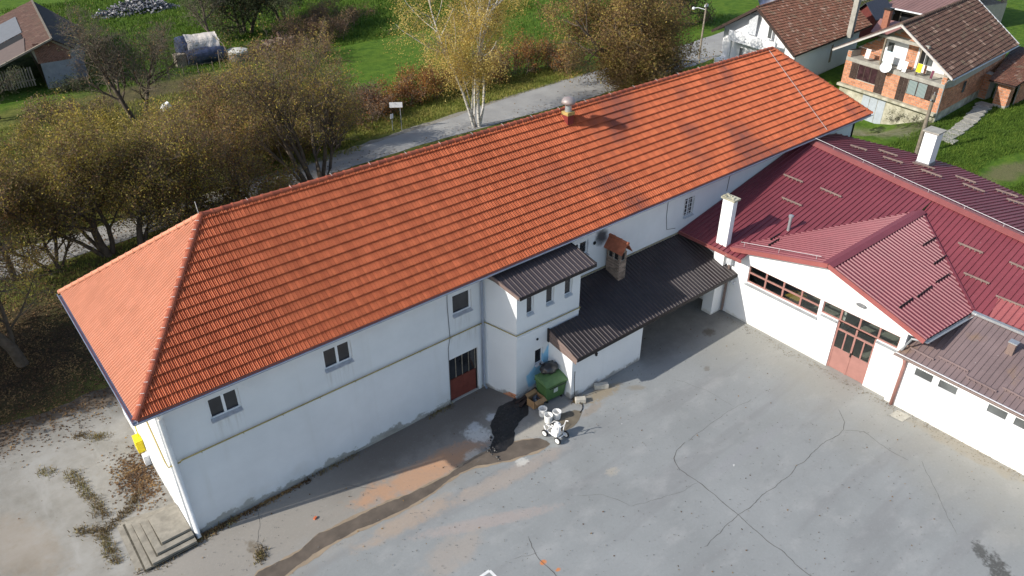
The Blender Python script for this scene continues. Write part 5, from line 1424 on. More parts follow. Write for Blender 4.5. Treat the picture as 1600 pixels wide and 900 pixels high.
# weeds in the yard joints
def along(path, n, sp, seed):
    r = np.random.default_rng(seed); out = []
    seg = [(np.array(a), np.array(b)) for a, b in zip(path[:-1], path[1:])]
    L = np.array([np.linalg.norm(b - a) for a, b in seg]); k = r.choice(len(seg), n, p=L / L.sum())
    for i in k:
        a, b = seg[i]; out.append(a + (b - a) * r.uniform() + r.normal(0, sp, 2))
    out = np.array(out)
    return np.column_stack([out, np.full(n, .012)])
W_ = [along([(-2.55, 5.83), (-2.35, 4.6), (-2.2, 3.6), (-2.13, 2.74)], 420, .10, 1), along([(-3.07, 2.78), (-2.6, 2.35), (-2.1, 2.2), (-1.3, 2.7), (-.9, 3.2)], 380, .07, 2),
      along([(-2.35, 2.2), (-2.45, 1.2), (-2.34, 0.49)], 260, .09, 3), along([(-2.0, -.35), (-1.2, -.5), (-.2, -.35), (1.5, -.15)], 200, .06, 4), along([(-1.9, 7.9), (-1.3, 7.3), (-.9, 7.0)], 160, .08, 5),
      along([(1.6, -2.0), (1.35, -2.4)], 120, .08, 6), along([(-3.4, 6.6), (-3.0, 6.3)], 60, .1, 7), along([(14.9, -3.15), (15.2, -3.25)], 90, .08, 8), along([(4.2, -.08), (6.5, -.10)], 120, .03, 9), along([(9.6, -.12), (10.8, -.10)], 90, .04, 10)]
scatter("weeds_in_joints", MAT['weed'], np.vstack(W_), .10, 0, 2, .9, 12)
# ------------------------------------------------------------------ houses beyond
# unfinished brick house with balcony
K = thing("brick_house", "unfinished orange brick house with concrete balcony and brown tiled roof", "house", (66, 8, 0))
KA = Vector((59.3, 3.1, 0)); KU = Vector((0.155, 0.988, 0)).normalized(); KN = Vector((-0.988, 0.155, 0)); KV = Vector((.996, .062, 0)).normalized(); Z = Vector((0, 0, 1))
def kp(s, z, d=0.0): return KA + KU * s + Z * z - KN * d      # d = depth behind the front face
KW = 9.1
m = MB(); m.hexa([kp(0, -2.0), kp(0, -2.0) + KV * 12.8, kp(KW, -2.0) + KV * 12.8, kp(KW, -2.0)], [kp(0, .72), kp(0, .72) + KV * 12.8, kp(KW, .72) + KV * 12.8, kp(KW, .72)]); m.build("basement", MAT['concrete_moss'], K)
m = MB(); m.hexa([kp(0.0, .721), kp(0.0, .721) + KV * 12.8, kp(KW, .721) + KV * 12.8, kp(KW, .721)], [kp(0, 2.72), kp(0, 2.72) + KV * 12.8, kp(KW, 2.72) + KV * 12.8, kp(KW, 2.72)]); m.build("wall", MAT['mortar'], K)
m = MB(); m.hexa([kp(0, 2.72, 1.25), kp(0, 2.72) + KV * 12.8, kp(KW, 2.72) + KV * 12.8, kp(KW, 2.72, 1.25)], [kp(0, 3.62, 1.25), kp(0, 3.62) + KV * 12.8, kp(KW, 3.62) + KV * 12.8, kp(KW, 3.62, 1.25)]); m.build("wall", MAT['mortar'], K)
m = MB(); m.slab([kp(0, 3.6, 1.25), kp(KW, 3.6, 1.25), kp(4.7, 6.4, 1.25)], -KN * .2); m.build("gable_wall", MAT['mortar'], K)
# slabs
m = MB(); m.obox(kp(-.05, .60, -.45), KU * (KW + .1), -KN * .60, Z * .20); m.build("ledge", MAT['concrete_moss'], K)
m = MB(); m.obox(kp(.0, 2.70, -.03), KU * KW, -KN * 1.28, Z * .30); m.build("balcony_slab", MAT['concrete'], K)
# front brickwork, holes are (s0, s1, z0, z1) over the ledge
H0 = 0.80
fh = [(5.04, 8.42, .55, 1.9), (5.04, 5.85, -.1, 1.9), (0.38, 3.81, .75, 1.9), (3.0, 3.81, -.1, 1.9)]
brick_face(kp(0, H0), KU, KN, KW, 1.9, K, .36, .19, MAT['brick'], holes=fh, proud=.03, joint=.035, seed=21)
brick_face(kp(0, .75) + KV * .05, KV, (KV.y, -KV.x, 0), 12.6, 2.85, K, .36, .19, MAT['brick'], proud=.03, joint=.035, seed=22)
gt = lambda s: 3.62 + 2.78 * (1 - abs(s - 4.7) / 4.7) - 3.0 - .1
brick_face(kp(0, 3.0, 1.25), KU, KN, KW, 3.2, K, .36, .19, MAT['brick'], holes=[(4.6, 6.75, -.1, 2.1), (.9, 2.6, -.1, 2.0), (2.8, 3.6, -.1, 2.05)], top=gt, proud=.03, joint=.035, seed=23)
for s0, nm in ((0.0, 1), (8.72, 2)):
    m = MB(); m.obox(kp(s0, 3.0, .02), KU * .38, -KN * 1.2, Z * (.55 if nm == 1 else .5)); pr_ = m.build("parapet", MAT['mortar'], K)
    brick_face(kp(s0, 3.0, .02), KU, KN, .38, .55 if nm == 1 else .5, pr_, .36, .19, MAT['brick'], seed=30 + nm, joint=.035)
# plastered strips and openings on the balcony wall
for (s0, s1, z0, z1) in ((5.0, 6.75, 3.05, 5.05), (4.55, 5.0, 3.05, 4.95), (2.75, 3.65, 3.02, 5.0), (1.75, 2.55, 3.3, 4.55), (1.05, 1.745, 3.3, 4.1)):
    m = MB(); m.obox(kp(s0, z0, 1.245), KU * (s1 - s0), KN * .05, Z * (z1 - z0)); m.build("plaster_panel", MAT['plaster_far'], K)
m = MB(); m.obox(kp(2.95, 3.02, 1.19), KU * .50, KN * .03, Z * 1.75); m.build("doorway", MAT['black'], K)
m = MB(); m.obox(kp(2.2, 3.65, 1.19), KU * .7, KN * .02, Z * .9); m.build("window", MAT['glass_grey'], K)
m = MB(); m.obox(kp(5.8, 3.7, 1.19), KU * .55, KN * .02, Z * .95); m.build("window", MAT['glass_grey'], K)
for s, zt in ((5.95, 5.25), (2.70, 5.1)):
    m = MB(); m.obox(kp(s, 3.0, .15), KU * .13, -KN * .13, Z * (zt - 3.0)); m.build("post", MAT['wood_grey'], K)
m = MB(); m.obox(kp(2.2, 5.15, .12), KU * 4.6, -KN * .2, Z * .22); m.build("tie_beam", MAT['concrete'], K)
# shuttered windows and balcony doors of the main floor
def shutter(s0, s1, z0, z1, parent, nm="shutter"):
    m = MB(); m.obox(kp(s0, z0, -.035), KU * (s1 - s0), -KN * .04, Z * (z1 - z0))
    n = int((z1 - z0) / .12)
    for i in range(n): m.obox(kp(s0 + .05, z0 + .05 + i * .12, -.06), KU * (s1 - s0 - .1), -KN * .03, Z * .06)
    return m.build(nm, MAT['wood_dark'], parent)
def house_window(s0, s1, z0, z1, parts, glass):
    m = MB(); m.obox(kp(s0, z0, -.004), KU * (s1 - s0), KN * .02, Z * (z1 - z0)); w_ = m.build("window", MAT['wood_dark'], K)
    k_ = (s1 - s0) / parts
    for i in range(parts):
        m = MB(); m.obox(kp(s0 + i * k_ + .05, z0 + .05, -.0245), KU * (k_ - .1), KN * .008, Z * (z1 - z0 - .1)); m.build("pane", glass, w_)
    return w_
dkc = mk("dark_wine_curtain_glass", (.045, .022, .026), .25, .5, 3)
strp = NT("striped_curtain_glass"); wv = strp.n("ShaderNodeTexWave"); wv.inputs["Scale"].default_value = 3.2; wv.bands_direction = 'Y'; strp.l(strp.pos, wv.inputs["Vector"])
stripe = strp.out(strp.ramp(wv.outputs[1], [(.3, (.10, .15, .15)), (.7, (.33, .38, .37))]), .3, .5)
house_window(5.85, 7.72, 1.42, 2.66, 3, dkc); house_window(1.3, 2.98, 1.50, 2.68, 2, stripe)
for s0, s1 in ((7.75, 8.05), (8.08, 8.42)): shutter(s0, s1, 1.35, 2.66, K)
for s0, s1 in ((5.05, 5.42), (5.45, 5.83)): shutter(s0, s1, .82, 2.66, K, "shutter_door")
for s0, s1 in ((3.02, 3.40), (3.43, 3.80)): shutter(s0, s1, .82, 2.66, K, "shutter_door")
for s0, s1 in ((.40, .82), (.85, 1.28)): shutter(s0, s1, 1.50, 2.68, K)
# garage doors below, downpipe, side vent
for s0 in (4.45, 5.2, 5.95): MB().obox(kp(s0, -1.75, -.03), KU * .7, -KN * .05, Z * 2.25).build("garage_door", mk("blue_grey_garage_door", (.38, .42, .46), .6, .1), K)
m = MB(); m.tube([KA + KU * -.35 + Z * 3.5 + KN * .3, kp(.0, 3.1, -.06), kp(-.05, .2, -.06)], .045, 7); m.build("downpipe", MAT['zinc'], K)
m = MB(); m.obox(KA + KV * 4.0 + Vector((.06, -.06, 1.5)), KV * .45, Vector((0, -.03, 0)), Z * .9); m.build("side_window", MAT['glass_grey'], K)
# roof: two slopes
rF, rB = Vector((60.0, 7.7, 6.58)), Vector((74.3, 8.7, 6.58)); eRf, eRb = Vector((59.2, 2.65, 3.58)), Vector((73.2, 3.55, 3.58)); eLf, eLb = Vector((60.9, 13.35, 3.35)), Vector((75.2, 14.35, 3.35))
rF = rF - KV * .55; eRf2 = eRf - KV * .1; eLf2 = eLf - KV * .55
m = MB(); m.slab([eRf2, eRb, rB, rF], (0, 0, -.10)); m.slab([eLf2, eLb, rB, rF], (0, 0, -.10)); kr = m.build("roof", MAT['wood_dark'], K)
up_ = Z * .02
tile_slope([eRf2 + up_, eRb + up_, rB + up_, rF + up_], (-.1, 1, .6), MAT['tile_brown'], kr, .36, .33, 250, CAM, rh=.028, lift=.06, jitter=.01, seed=5)
tile_slope([eLb + up_, eLf2 + up_, rF + up_, rB + up_], (.1, -1, .6), MAT['tile_brown'], kr, .36, .33, 0, None, rh=.028, lift=.06, seed=6)
ridge_tiles(rF + up_, rB + up_, MAT['tile_brown'], kr, .36, .12)
for a, b in ((eRf2, rF), (eLf2, rF)):
    m = MB(); m.beam(a - Z * .05, b - Z * .05, .03, .13); m.beam(a + Z * .06, b + Z * .06, .09, .02); m.build("barge_board", mk("pale_verge_metal", (.50, .47, .44), .6, .1), K)
m = MB(); m.beam(eRb + Z * .06, rB + Z * .06, .06, .12); m.build("barge_board", MAT['sill'], K)
gutter(eRb - Z * .02 + Vector((0, -.08, 0)), eRf2 - Z * .02 + Vector((0, -.08, 0)), K, MAT['zinc'], .07)
m = MB(); m.tube([kp(4.95, 2.95, -.02), kp(4.95, 3.25, -.35)], .025, 6); m.lathe(kp(5.0, 3.12, -.40), [(.02, 0), (.30, .06), (.43, .16), (.44, .17), (.30, .10), (.02, .04)], 20, (-.85, -.25, .45)); sat = m.build("satellite_dish", MAT['white_pvc'], None)
tag(sat, "white satellite dish fixed to the brick house balcony", "satellite dish")
# laundry on the balcony
for (s0, wd, z0, h, c, lab) in ((7.0, .45, 3.25, .75, (.74, .66, .62), "pale pink cloth hung on the brick house balcony, leftmost in the row"), (5.05, .62, 3.2, 1.05, (.55, .78, .86), "light blue sheet hung on the balcony above the satellite dish"), (3.9, .4, 3.15, .75, (.75, .77, .82), "grey white towel hung between blue sheet and doorway"), (3.5, .35, 3.05, .8, (.86, .86, .85), "white towel hung right beside the dark balcony doorway"), (2.25, .42, 3.35, .62, (.85, .75, .03), "bright yellow cloth hung on the balcony"), (1.2, .2, 3.15, .6, (.16, .05, .08), "dark red garment hung at the right end of the balcony")):
    m = MB(); n = 8
    for i in range(n):
        a0, a1 = i / n, (i + 1) / n
        w0 = .03 * math.sin(a0 * 14); w1 = .03 * math.sin(a1 * 14)
        m.hexa([kp(s0 + wd * a0, z0, -.02 + w0), kp(s0 + wd * a1, z0, -.02 + w1), kp(s0 + wd * a1, z0, .0 + w1), kp(s0 + wd * a0, z0, .0 + w0)], [kp(s0 + wd * a0, z0 + h, .10), kp(s0 + wd * a1, z0 + h, .10), kp(s0 + wd * a1, z0 + h, .12), kp(s0 + wd * a0, z0 + h, .12)])
    tag(m.build("laundry_cloth", mk("cloth", c, .9, .06, 5, 0)), lab, "laundry", "laundry on the balcony")
m = MB(); m.tube([kp(8.9, 4.0, .1), kp(4.5, 3.97, .1), kp(.2, 4.0, .1)], .008, 4); tag(m.build("clothes_line", MAT['wire_white']), "thin line strung along the brick house balcony", "clothes line")
# low brick outbuilding to the right of it
O = thing("brick_outbuilding", "low brick outbuilding with red tiled lean-to roof beside the brick house", "shed", (70, 3, 0))
m = MB(); m.hexa([(66.8, .95, -.1), (66.85, 1.95, -.1), (67.6, 1.9, -.1), (67.5, .9, -.1)], [(66.8, .95, 2.05), (66.85, 1.95, 2.05), (67.6, 1.9, 2.05), (67.5, .9, 2.05)]); pil = m.build("pillar", MAT['mortar'], O)
brick_face((66.85, 1.95, .25), (-.05, -1, 0), (-1, .05, 0), 1.0, 1.8, pil, .33, .2, MAT['brick'], seed=41); brick_face((66.8, .95, .25), (1, -.07, 0), (0, -1, 0), .7, 1.8, pil, .33, .2, MAT['brick'], seed=42)
m = MB(); m.box(68.9, 2.6, -.1, 74.5, 2.75, 2.4); m.hexa([(68.0, 3.0, -.1), (68.2, 4.2, -.1), (69, 4.1, -.1), (68.8, 2.9, -.1)], [(68.0, 3.0, 2.1), (68.2, 4.2, 2.1), (69, 4.1, 2.1), (68.8, 2.9, 2.1)]); m.box(68.5, .9, -.1, 74.5, 1.0, 2.0); m.build("wall", MAT['mortar'], O)
brick_face((68.2, 4.2, .1), (-.16, -1, 0), (-1, .16, 0), 1.2, 2.0, O, .33, .2, MAT['brick'], seed=43); brick_face((68.5, .9, .1), (1, 0, 0), (0, -1, 0), 6, 1.9, O, .33, .2, MAT['brick'], seed=44)
rp = [Vector((66.4, .55, 2.1)), Vector((74.6, .5, 2.1)), Vector((74.8, 4.6, 2.55)), Vector((66.9, 2.9, 2.35))]
rp = [Vector((66.3, 2.6, 2.12)), Vector((66.0, .45, 2.12)), Vector((75.5, .6, 2.9)), Vector((75.5, 4.6, 2.95))]
m = MB(); m.slab(rp, (0, 0, -.08)); orf = m.build("roof", MAT['wood_dark'], O)
tile_slope([p + Z * .02 for p in rp], (1, 0, .09), MAT['tile_old'], orf, .34, .25, 40, CAM, rh=.03, lift=.04, jitter=.01, seed=9)
# garden steps rising beside the house
G = thing("garden_steps", "curving flight of grey stone slabs climbing the lawn beside the brick house", "steps", (61, 1.5, 0))
path = [(56.4, .75), (57.3, .95), (58.3, 1.05), (59.3, 1.1), (60.3, 1.2), (61.3, 1.35), (62.3, 1.5), (63.3, 1.7), (64.3, 1.9), (65.3, 2.1), (66.3, 2.3)]
rnd = random.Random(4)
for i, (x, y) in enumerate(path):
    m = MB(); h = .10 + i * .012 + rnd.uniform(-.015, .015); wx = .92; wy = 1.05 if i else 1.3
    m.prism([(x - wx / 2, y - wy / 2 + rnd.uniform(-.08, .08)), (x + wx / 2, y - wy / 2 + rnd.uniform(-.08, .08)), (x + wx / 2 + .05, y + wy / 2 + rnd.uniform(-.08, .08)), (x - wx / 2 + .05, y + wy / 2 + rnd.uniform(-.08, .08))], -.05, h); m.build("step_slab", MAT['concrete'], G)
# white house with the weathered tile roof
N = thing("white_house", "white rendered house with weathered red tile roof beyond the long building", "house", (64, 20, 0))
wp = Vector((57.97, 19.8, 6.0)); wl2, wr2 = Vector((57.87, 24.19, 3.2)), Vector((56.7, 14.55, 3.15)); wd_ = Vector((14.8, 1.35, 0)); wdn = wd_.normalized()
gx = 1.1
def onr(p): return p + wdn * gx
g0, g1, g2 = onr(wl2), onr(wp), onr(wr2)
in_l = g0.lerp(g1, .16); in_r = g2.lerp(g1, .12)
base_l = Vector((in_l.x, in_l.y, -.1)); base_r = Vector((in_r.x, in_r.y, -.1))
m = MB(); m.slab([base_l, base_r, in_r - Z * .12, g1 - Z * .2, in_l - Z * .12], wdn * .25); m.build("gable_wall", MAT['plaster_far'], N)
m = MB(); m.obox(base_r, wdn * 12.6, Vector((0, .25, 0)), Z * 3.2); m.build("side_wall", MAT['plaster_far'], N); m = MB(); m.obox(base_l, wdn * 12.6, Vector((0, -.25, 0)), Z * 3.2); m.build("side_wall", MAT['plaster_far'], N)
gu = (base_r - base_l).normalized(); gnn = -wdn
L0_ = (base_r - base_l).length
def np_(s, z, d=0): return base_l + gu * s + Z * (z + .1) + gnn * d
for (s0, s1, z0, z1) in ((2.1, 2.65, .3, 2.2), (5.0, 5.6, 3.55, 4.8)):
    m = MB(); m.obox(np_(s0, z0, .002), gu * (s1 - s0), gnn * .05, Z * (z1 - z0)); wf = m.build("window", MAT['white_pvc'], N)
    m = MB(); m.obox(np_(s0 + .14, z0 + .08, .053), gu * (s1 - s0 - .2), gnn * .01, Z * (z1 - z0 - .16)); m.build("pane", MAT['glass_grey'], wf)
m = MB(); m.obox(np_(2.8, 3.5, .02), gu * .95, gnn * .04, Z * 1.75); m.build("door_recess", MAT['sill'], N)
m = MB(); m.obox(np_(1.2, 2.75, .004), gu * 5.6, gnn * .9, Z * .14); m.obox(np_(1.2, 2.8925, .80), gu * 5.6, gnn * .1, Z * .75); m.build("balcony", MAT['plaster_far'], N)
m = MB(); m.obox(np_(1.25, 0, .55), gu * .28, gnn * .25, Z * 2.745); m.obox(np_(.1, -.05, .004), gu * 1.0, gnn * 1.2, Z * .9); m.build("porch", MAT['plaster_far'], N)
m = MB(); m.obox(np_(6.65, 2.9, 1.0), gu * .08, gnn * .08, Z * 1.2); m.build("drainpipe", MAT['sill'], N)
m = MB(); m.slab([wl2, wl2 + wd_, wp + wd_, wp], (0, 0, -.12)); m.slab([wr2, wr2 + wd_, wp + wd_, wp], (0, 0, -.12)); nr = m.build("roof", MAT['wood_dark'], N)
tile_slope([wr2 + up_, wr2 + wd_ + up_, wp + wd_ + up_, wp + up_], (0, 1, .5), MAT['tile_old'], nr, .30, .24, 200, CAM, rh=.035, lift=.045, jitter=.02, seed=12)
tile_slope([wl2 + wd_ + up_, wl2 + up_, wp + up_, wp + wd_ + up_], (0, -1, .6), MAT['tile_old'], nr, .30, .24, 0, None, rh=.035, lift=.045, seed=13)
ridge_tiles(wp + up_, wp + wd_ + up_, MAT['tile_old'], nr, .36)
for a in (wl2, wr2):
    m = MB(); m.beam(a - Z * .05, wp - Z * .05, .06, .22); m.build("barge_board", MAT['wood_dark'], N)
cpt = Vector((66.5, 14.75, 0))
m = MB(); m.box(66.2, 15.0, 3.0, 66.62, 15.45, 6.6); m.build("chimney", MAT['concrete'], N)
m = MB(); m.obox(base_r + wdn * 7.0 + Vector((0, -.03, .9)), wdn * .35, Vector((0, .04, 0)), Z * 1.6); m.build("side_window", MAT['wood_grey'], N)
# small buildings at the top edge
D = thing("garden_shed", "small dark red shed with a steep slate grey roof between the two tiled houses", "shed", (80, 21, 0))
m = MB(); m.hexa([(78.6, 19.2, -.1), (82.5, 19.5, -.1), (82.5, 22.0, -.1), (78.6, 21.7, -.1)], [(78.6, 19.2, 2.2), (82.5, 19.5, 2.2), (82.5, 22.0, 2.2), (78.6, 21.7, 2.2)]); m.slab([(78.6, 19.2, 2.2), (78.6, 21.7, 2.2), (78.6, 20.4, 3.4)], (.1, 0, 0)); m.build("wall", mk("shed_maroon", (.14, .035, .03), .8, .2), D)
m = MB(); m.slab([(78.2, 18.9, 2.0), (82.7, 19.2, 2.0), (82.7, 20.7, 3.5), (78.2, 20.4, 3.5)], (0, 0, .06)); m.slab([(78.2, 21.9, 2.0), (82.7, 22.2, 2.0), (82.7, 20.7, 3.5), (78.2, 20.4, 3.5)], (0, 0, .06)); m.build("roof", mk("slate_grey_roof", (.06, .06, .075), .6, .2, 5), D)
F = thing("far_house", "single storey house with a faded red sheet roof at the top edge of the view", "house", (84, 17, 0))
m = MB(); m.hexa([(83.4, 16.0, -.1), (95, 13.0, -.1), (97, 19.5, -.1), (84.0, 20.2, -.1)], [(83.4, 16.0, 2.5), (95, 13.0, 2.5), (97, 19.5, 2.5), (84.0, 20.2, 2.5)]); m.build("wall", mk("far_wall", (.42, .36, .31), .9, .15), F)
for y0, y1, z0, z1, mt in ((19.2, 19.9, .2, 2.2, MAT['wood_dark']), (17.5, 19.0, .9, 2.0, MAT['glass']), (16.3, 17.0, .4, 2.1, MAT['white_pvc'])):
    m = MB(); a = Vector((83.4 + (y0 - 16) * .143, y0, z0)); b = Vector((83.4 + (y1 - 16) * .143, y1, z0)); m.obox(a, b - a, (-.06, .01, 0), Z * (z1 - z0)); m.build("door" if z0 < .3 else "window", mt, F)
ribbed_sheet("sheet_roof", [(82.6, 20.9, 2.55), (82.2, 15.6, 2.55), (97, 12.0, 4.6), (98, 20.5, 4.6)], (1, 0, .14), metal_sheet("faded_red_brown_roof", (.23, .125, .105), .55, .15), F, .4, .04, .2)
m = MB(); m.beam((82.55, 20.9, 2.56), (82.15, 15.6, 2.56), .1, .12); m.build("fascia", MAT['white_pvc'], F)
Q = thing("brick_chimney_stack", "red brick chimney stack on a low red roof behind the brick house gable", "chimney", (76.5, 16.9, 0))
m = MB(); m.box(76.2, 16.7, -.1, 76.75, 17.3, 3.7); m.build("stack", mk("stack_brick", (.33, .14, .09), .9, .2, 6), Q); m = MB(); m.box(76.12, 16.62, 3.7, 76.83, 17.38, 3.85); m.build("stack_cap", MAT['dark_trim'], Q)
m = MB(); m.slab([(75.0, 14.5, 1.6), (75.0, 17.6, 1.6), (78.0, 18.4, 2.3), (78.4, 14.8, 2.3)], (0, 0, .08)); m.build("low_roof", MAT['red_steel'], Q)
# barn at the top left
BR = thing("barn", "old brick and grey plaster barn with patched tile roof in the upper left", "barn", (7, 62, 0))
by = 55.8
m = MB(); m.box(7.6, by + .3, -.1, 10.05, by + .4, 2.2); m.build("plaster_wall", mk("grey_barn_plaster", (.30, .31, .33), .9, .15, 2, .3), BR)
m = MB(); m.slab([(7.45, by + .3, 2.2), (10.12, by + .3, 2.2), (10.12, by + .3, 3.15), (8.95, by + .3, 4.0), (7.2, by + .3, 3.4)], (0, .1, 0)); gw = m.build("gable_wall", MAT['mortar'], BR)
brick_face((7.45, by + .29, 2.2), (1, 0, 0), (0, -1, 0), 2.65, 1.7, gw, .24, .09, mk("barn_brick", (.25, .12, .085), .9, .2, 4, .1, 50, .2, 0, .25), top=lambda s: (1.7 if s < 1.6 else 1.7 - (s - 1.6) * .85), joint=.016, proud=.015, seed=51)
m = MB(); m.hexa([(10.051, by + .3, -.1), (13.4, 67, -.1), (13.2, 67, -.1), (9.9, by + .41, -.1)], [(10.051, by + .3, 3.1), (13.4, 67, 2.6), (13.2, 67, 2.6), (9.9, by + .41, 3.1)]); m.box(10.0, 57.2, -.1, 11.2, 59.5, 1.4); m.build("side_wall", mk("grey_block_wall", (.26, .26, .28), .9, .15, 2, .3), BR)
m = MB(); m.hexa([(7.6, by + .401, -.1), (7.75, by + .401, -.1), (9.0, 70, -.1), (8.85, 70, -.1)], [(7.6, by + .401, 3.3), (7.75, by + .401, 3.3), (9.0, 70, 3.3), (8.85, 70, 3.3)]); m.build("inner_wall", MAT['wood_dark'], BR)
rd0, rd1 = Vector((8.93, 55.6, 4.12)), Vector((10.94, 73.1, 4.12)); el0, el1 = Vector((4.0, 55.2, 2.5)), Vector((5.9, 72.5, 2.5)); el0b, el1b = Vector((-3.0, 54.4, .75)), Vector((-2, 72, .75))
sl_ = (el0 - rd0); ell0 = rd0 + sl_ * 2.3; ell1 = rd1 + (el1 - rd1) * 2.3
m = MB(); m.slab([rd0, ell0, ell1, rd1], (0, 0, -.08)); er0, er1 = Vector((10.45, 55.9, 3.05)), Vector((13.3, 65.6, 2.5)); m.slab([rd0, er0, er1, rd1], (0, 0, -.08)); brr = m.build("roof", MAT['wood_dark'], BR)
a_ = .52
tile_slope([ell0 + up_, rd0 + up_, rd1 + up_, ell1 + up_], (1, 0, .33), MAT['tile_barn'], brr, .33, .26, 60, CAM, rh=.025, lift=.035, jitter=.02, seed=15)
m = MB(); m.slab([er0 + Z * .03, er1 + Z * .03, rd1 + Z * .03, rd0 + Z * .03], (0, 0, .03)); m.build("shaded_roof_slope", mk("painted_roof_shade", (.05, .042, .042), .9, .2, 3), BR)  # slope turned from the sun, its shade painted as a dark colour
def bq(t, y): p = rd0.lerp(rd1, (y - 55.6) / 17.5); e = ell0.lerp(ell1, (y - 55.6) / 17.5); return p.lerp(e, t)
m = MB(); m.slab([bq(.17, 62.5) + Z * .09, bq(.17, 69.5) + Z * .09, bq(1.0, 69.5) + Z * .09, bq(1.0, 62.0) + Z * .09], (0, 0, .03)); m.build("roof_patch", mk("pale_grey_sheet", (.15, .155, .165), .6, .1), BR)
m = MB(); m.slab([bq(.20, 55.7) + Z * .09, bq(.17, 60.2) + Z * .09, bq(1.0, 60.2) + Z * .09, bq(1.0, 55.7) + Z * .09], (0, 0, .03)); m.build("roof_patch", mk("brown_patch_sheet", (.13, .095, .08), .7, .12), BR)
m = MB(); m.slab([bq(.18, 60.25) + Z * .08, bq(.18, 62.2) + Z * .08, bq(1.0, 62.0) + Z * .08, bq(1.0, 60.25) + Z * .08], (0, 0, .03)); m.build("roof_opening", MAT['black'], BR)
m = MB(); m.beam(rd0 + Z * .09, rd1 + Z * .09, .18, .05); m.beam(rd0 + Z * .05, ell0 + Z * .05, .12, .14); m.build("verge_board", MAT['wood_grey'], BR)
for i in range(13):
    x = 4.1 + i * .21; MB().box(x, by + .0, .55 - .0, x + .11, by + .03, 2.15).build("slat", MAT['wood_grey'], BR)
MB().box(4.0, by + .032, 1.0, 6.8, by + .06, 1.1).build("rail", MAT['wood_grey'], BR)

# ------------------------------------------------------------------ poles, sign, heaps in the gardens
PT = thing("utility_pole", "grey wooden utility pole with a street lamp by the village road", "pole", (58.9, 26.0, 0), "utility poles")
m = MB(); m.tube([(58.9, 26, -.2), (59.0, 26.05, 2.5), (59.0, 26.0, 5.2)], [.10, .09, .075], 9); m.build("pole", MAT['wood_grey'], PT)
m = MB(); m.tube([(59.0, 26, 4.6), (58.6, 26.6, 4.75), (58.4, 26.9, 4.7)], .03, 6); m.lathe((58.35, 26.95, 4.55), [(.08, 0), (.16, .05), (.15, .16), (.05, .25)], 12); m.build("lamp", MAT['white_pvc'], PT)
m = MB(); m.box(58.75, 25.95, 4.9, 59.25, 26.05, 4.97)
for dx in (-.2, .2): m.lathe((59 + dx, 26, 4.97), [(.04, 0), (.05, .08), (.03, .14)], 8)
m.build("insulators", MAT['white_pvc'], PT)
PT2 = thing("utility_pole", "weathered wooden utility pole standing before the brick house", "pole", (52.2, .9, 0), "utility poles")
m = MB(); m.tube([(52.2, .9, -.2), (52.2, .9, 4.3)], [.155, .12], 9); m.build("pole", MAT['wood_grey'], PT2)
m = MB(); m.tube([(52.2, .9, 4.25), (52.2, .9, 4.5)], .03, 6); m.box(51.9, .85, 3.95, 52.5, .95, 4.02); m.build("insulators", MAT['zinc'], PT2)
PT3 = thing("utility_pole", "thick pale wooden pole standing on the lawn behind the brick house", "pole", (95, 13.4, 0), "utility poles")
m = MB(); m.tube([(95, 13.4, -.2), (95, 13.4, 8.0)], [.33, .28], 10); m.build("pole", MAT['wood_grey'], PT3)
SG = thing("road_sign", "blank backed white road sign on two thin posts on the verge", "sign", (25.6, 28.3, 0))
m = MB(); m.tube([(25.58, 28.4, 0), (25.58, 28.4, 1.3)], .03, 6); m.tube([(26.22, 28.15, 0), (26.22, 28.15, 1.9)], .03, 6); m.build("post", MAT['zinc'], SG)
m = MB(); m.obox((25.55, 28.55, 1.80), (.80, -.55, 0), (-.012, -.018, 0), (0, 0, .40)); m.build("sign_panel", MAT['white_pvc'], SG)
m = MB(); m.obox((25.42, 28.36, 1.0), (.28, .05, 0), (.004, -.03, 0), (0, 0, .34)); m.build("small_plate", MAT['white_pvc'], SG)
# tarp covered bales
def bale(name, c, L, r, ax, mat, label, cat, group=None, mat2=None):
    ax = Vector(ax).normalized(); t_ = thing(name, label, cat, (c[0], c[1], 0), group)
    bm = MB(); n = 22; P = []; sdx = ax.cross(Z).normalized(); c = Vector(c)
    for i in range(9):
        x = -L / 2 + L * i / 8
        rr = r * (.9 if i in (0, 8) else 1.0)
        P.append((x, rr))
    base = len(bm.v)
    for x, rr in P:
        for k in range(n):
            a = 2 * math.pi * k / n; q = c + ax * x + (sdx * math.cos(a) + Z * math.sin(a)) * rr * (1 + .20 * noise.noise(Vector((x * .9, math.cos(a) * 1.2, math.sin(a) * 1.2 + c.y))) + .05 * noise.noise(Vector((x * 4, k * .9, c.x)))); bm.v.append(tuple(q))
    for i in range(8):
        for k in range(n):
            a = base + i * n + k; b = base + i * n + (k + 1) % n; bm.f.append([a, b, b + n, a + n]); bm.mi.append(0)
    bm.f.append([base + k for k in range(n)][::-1]); bm.mi.append(0); e = base + 8 * n; bm.f.append([e + k for k in range(n)]); bm.mi.append(0)
    bm.build("wrapping", mat, t_)
    return t_
MAT['tarp_blue'] = mk("navy_tarpaulin", (.035, .045, .085), .45, .4, 3, .4, 6, .5)
MAT['tarp_white'] = mk("pale_tarpaulin", (.62, .56, .50), .7, .2, 2.5, .4, 5)
bale("covered_woodpile", (21.3, 54.9, .75), 3.6, .72, (1, -.12, 0), MAT['tarp_blue'], "low woodpile under a dark blue tarpaulin, in front of the taller one", "woodpile", "covered woodpiles in the garden")
bl2 = bale("covered_woodpile", (21.0, 56.4, 1.25), 3.6, 1.15, (1, -.12, 0), MAT['tarp_blue'], "tall woodpile under a blue tarpaulin with a pale sheet thrown over", "woodpile", "covered woodpiles in the garden")
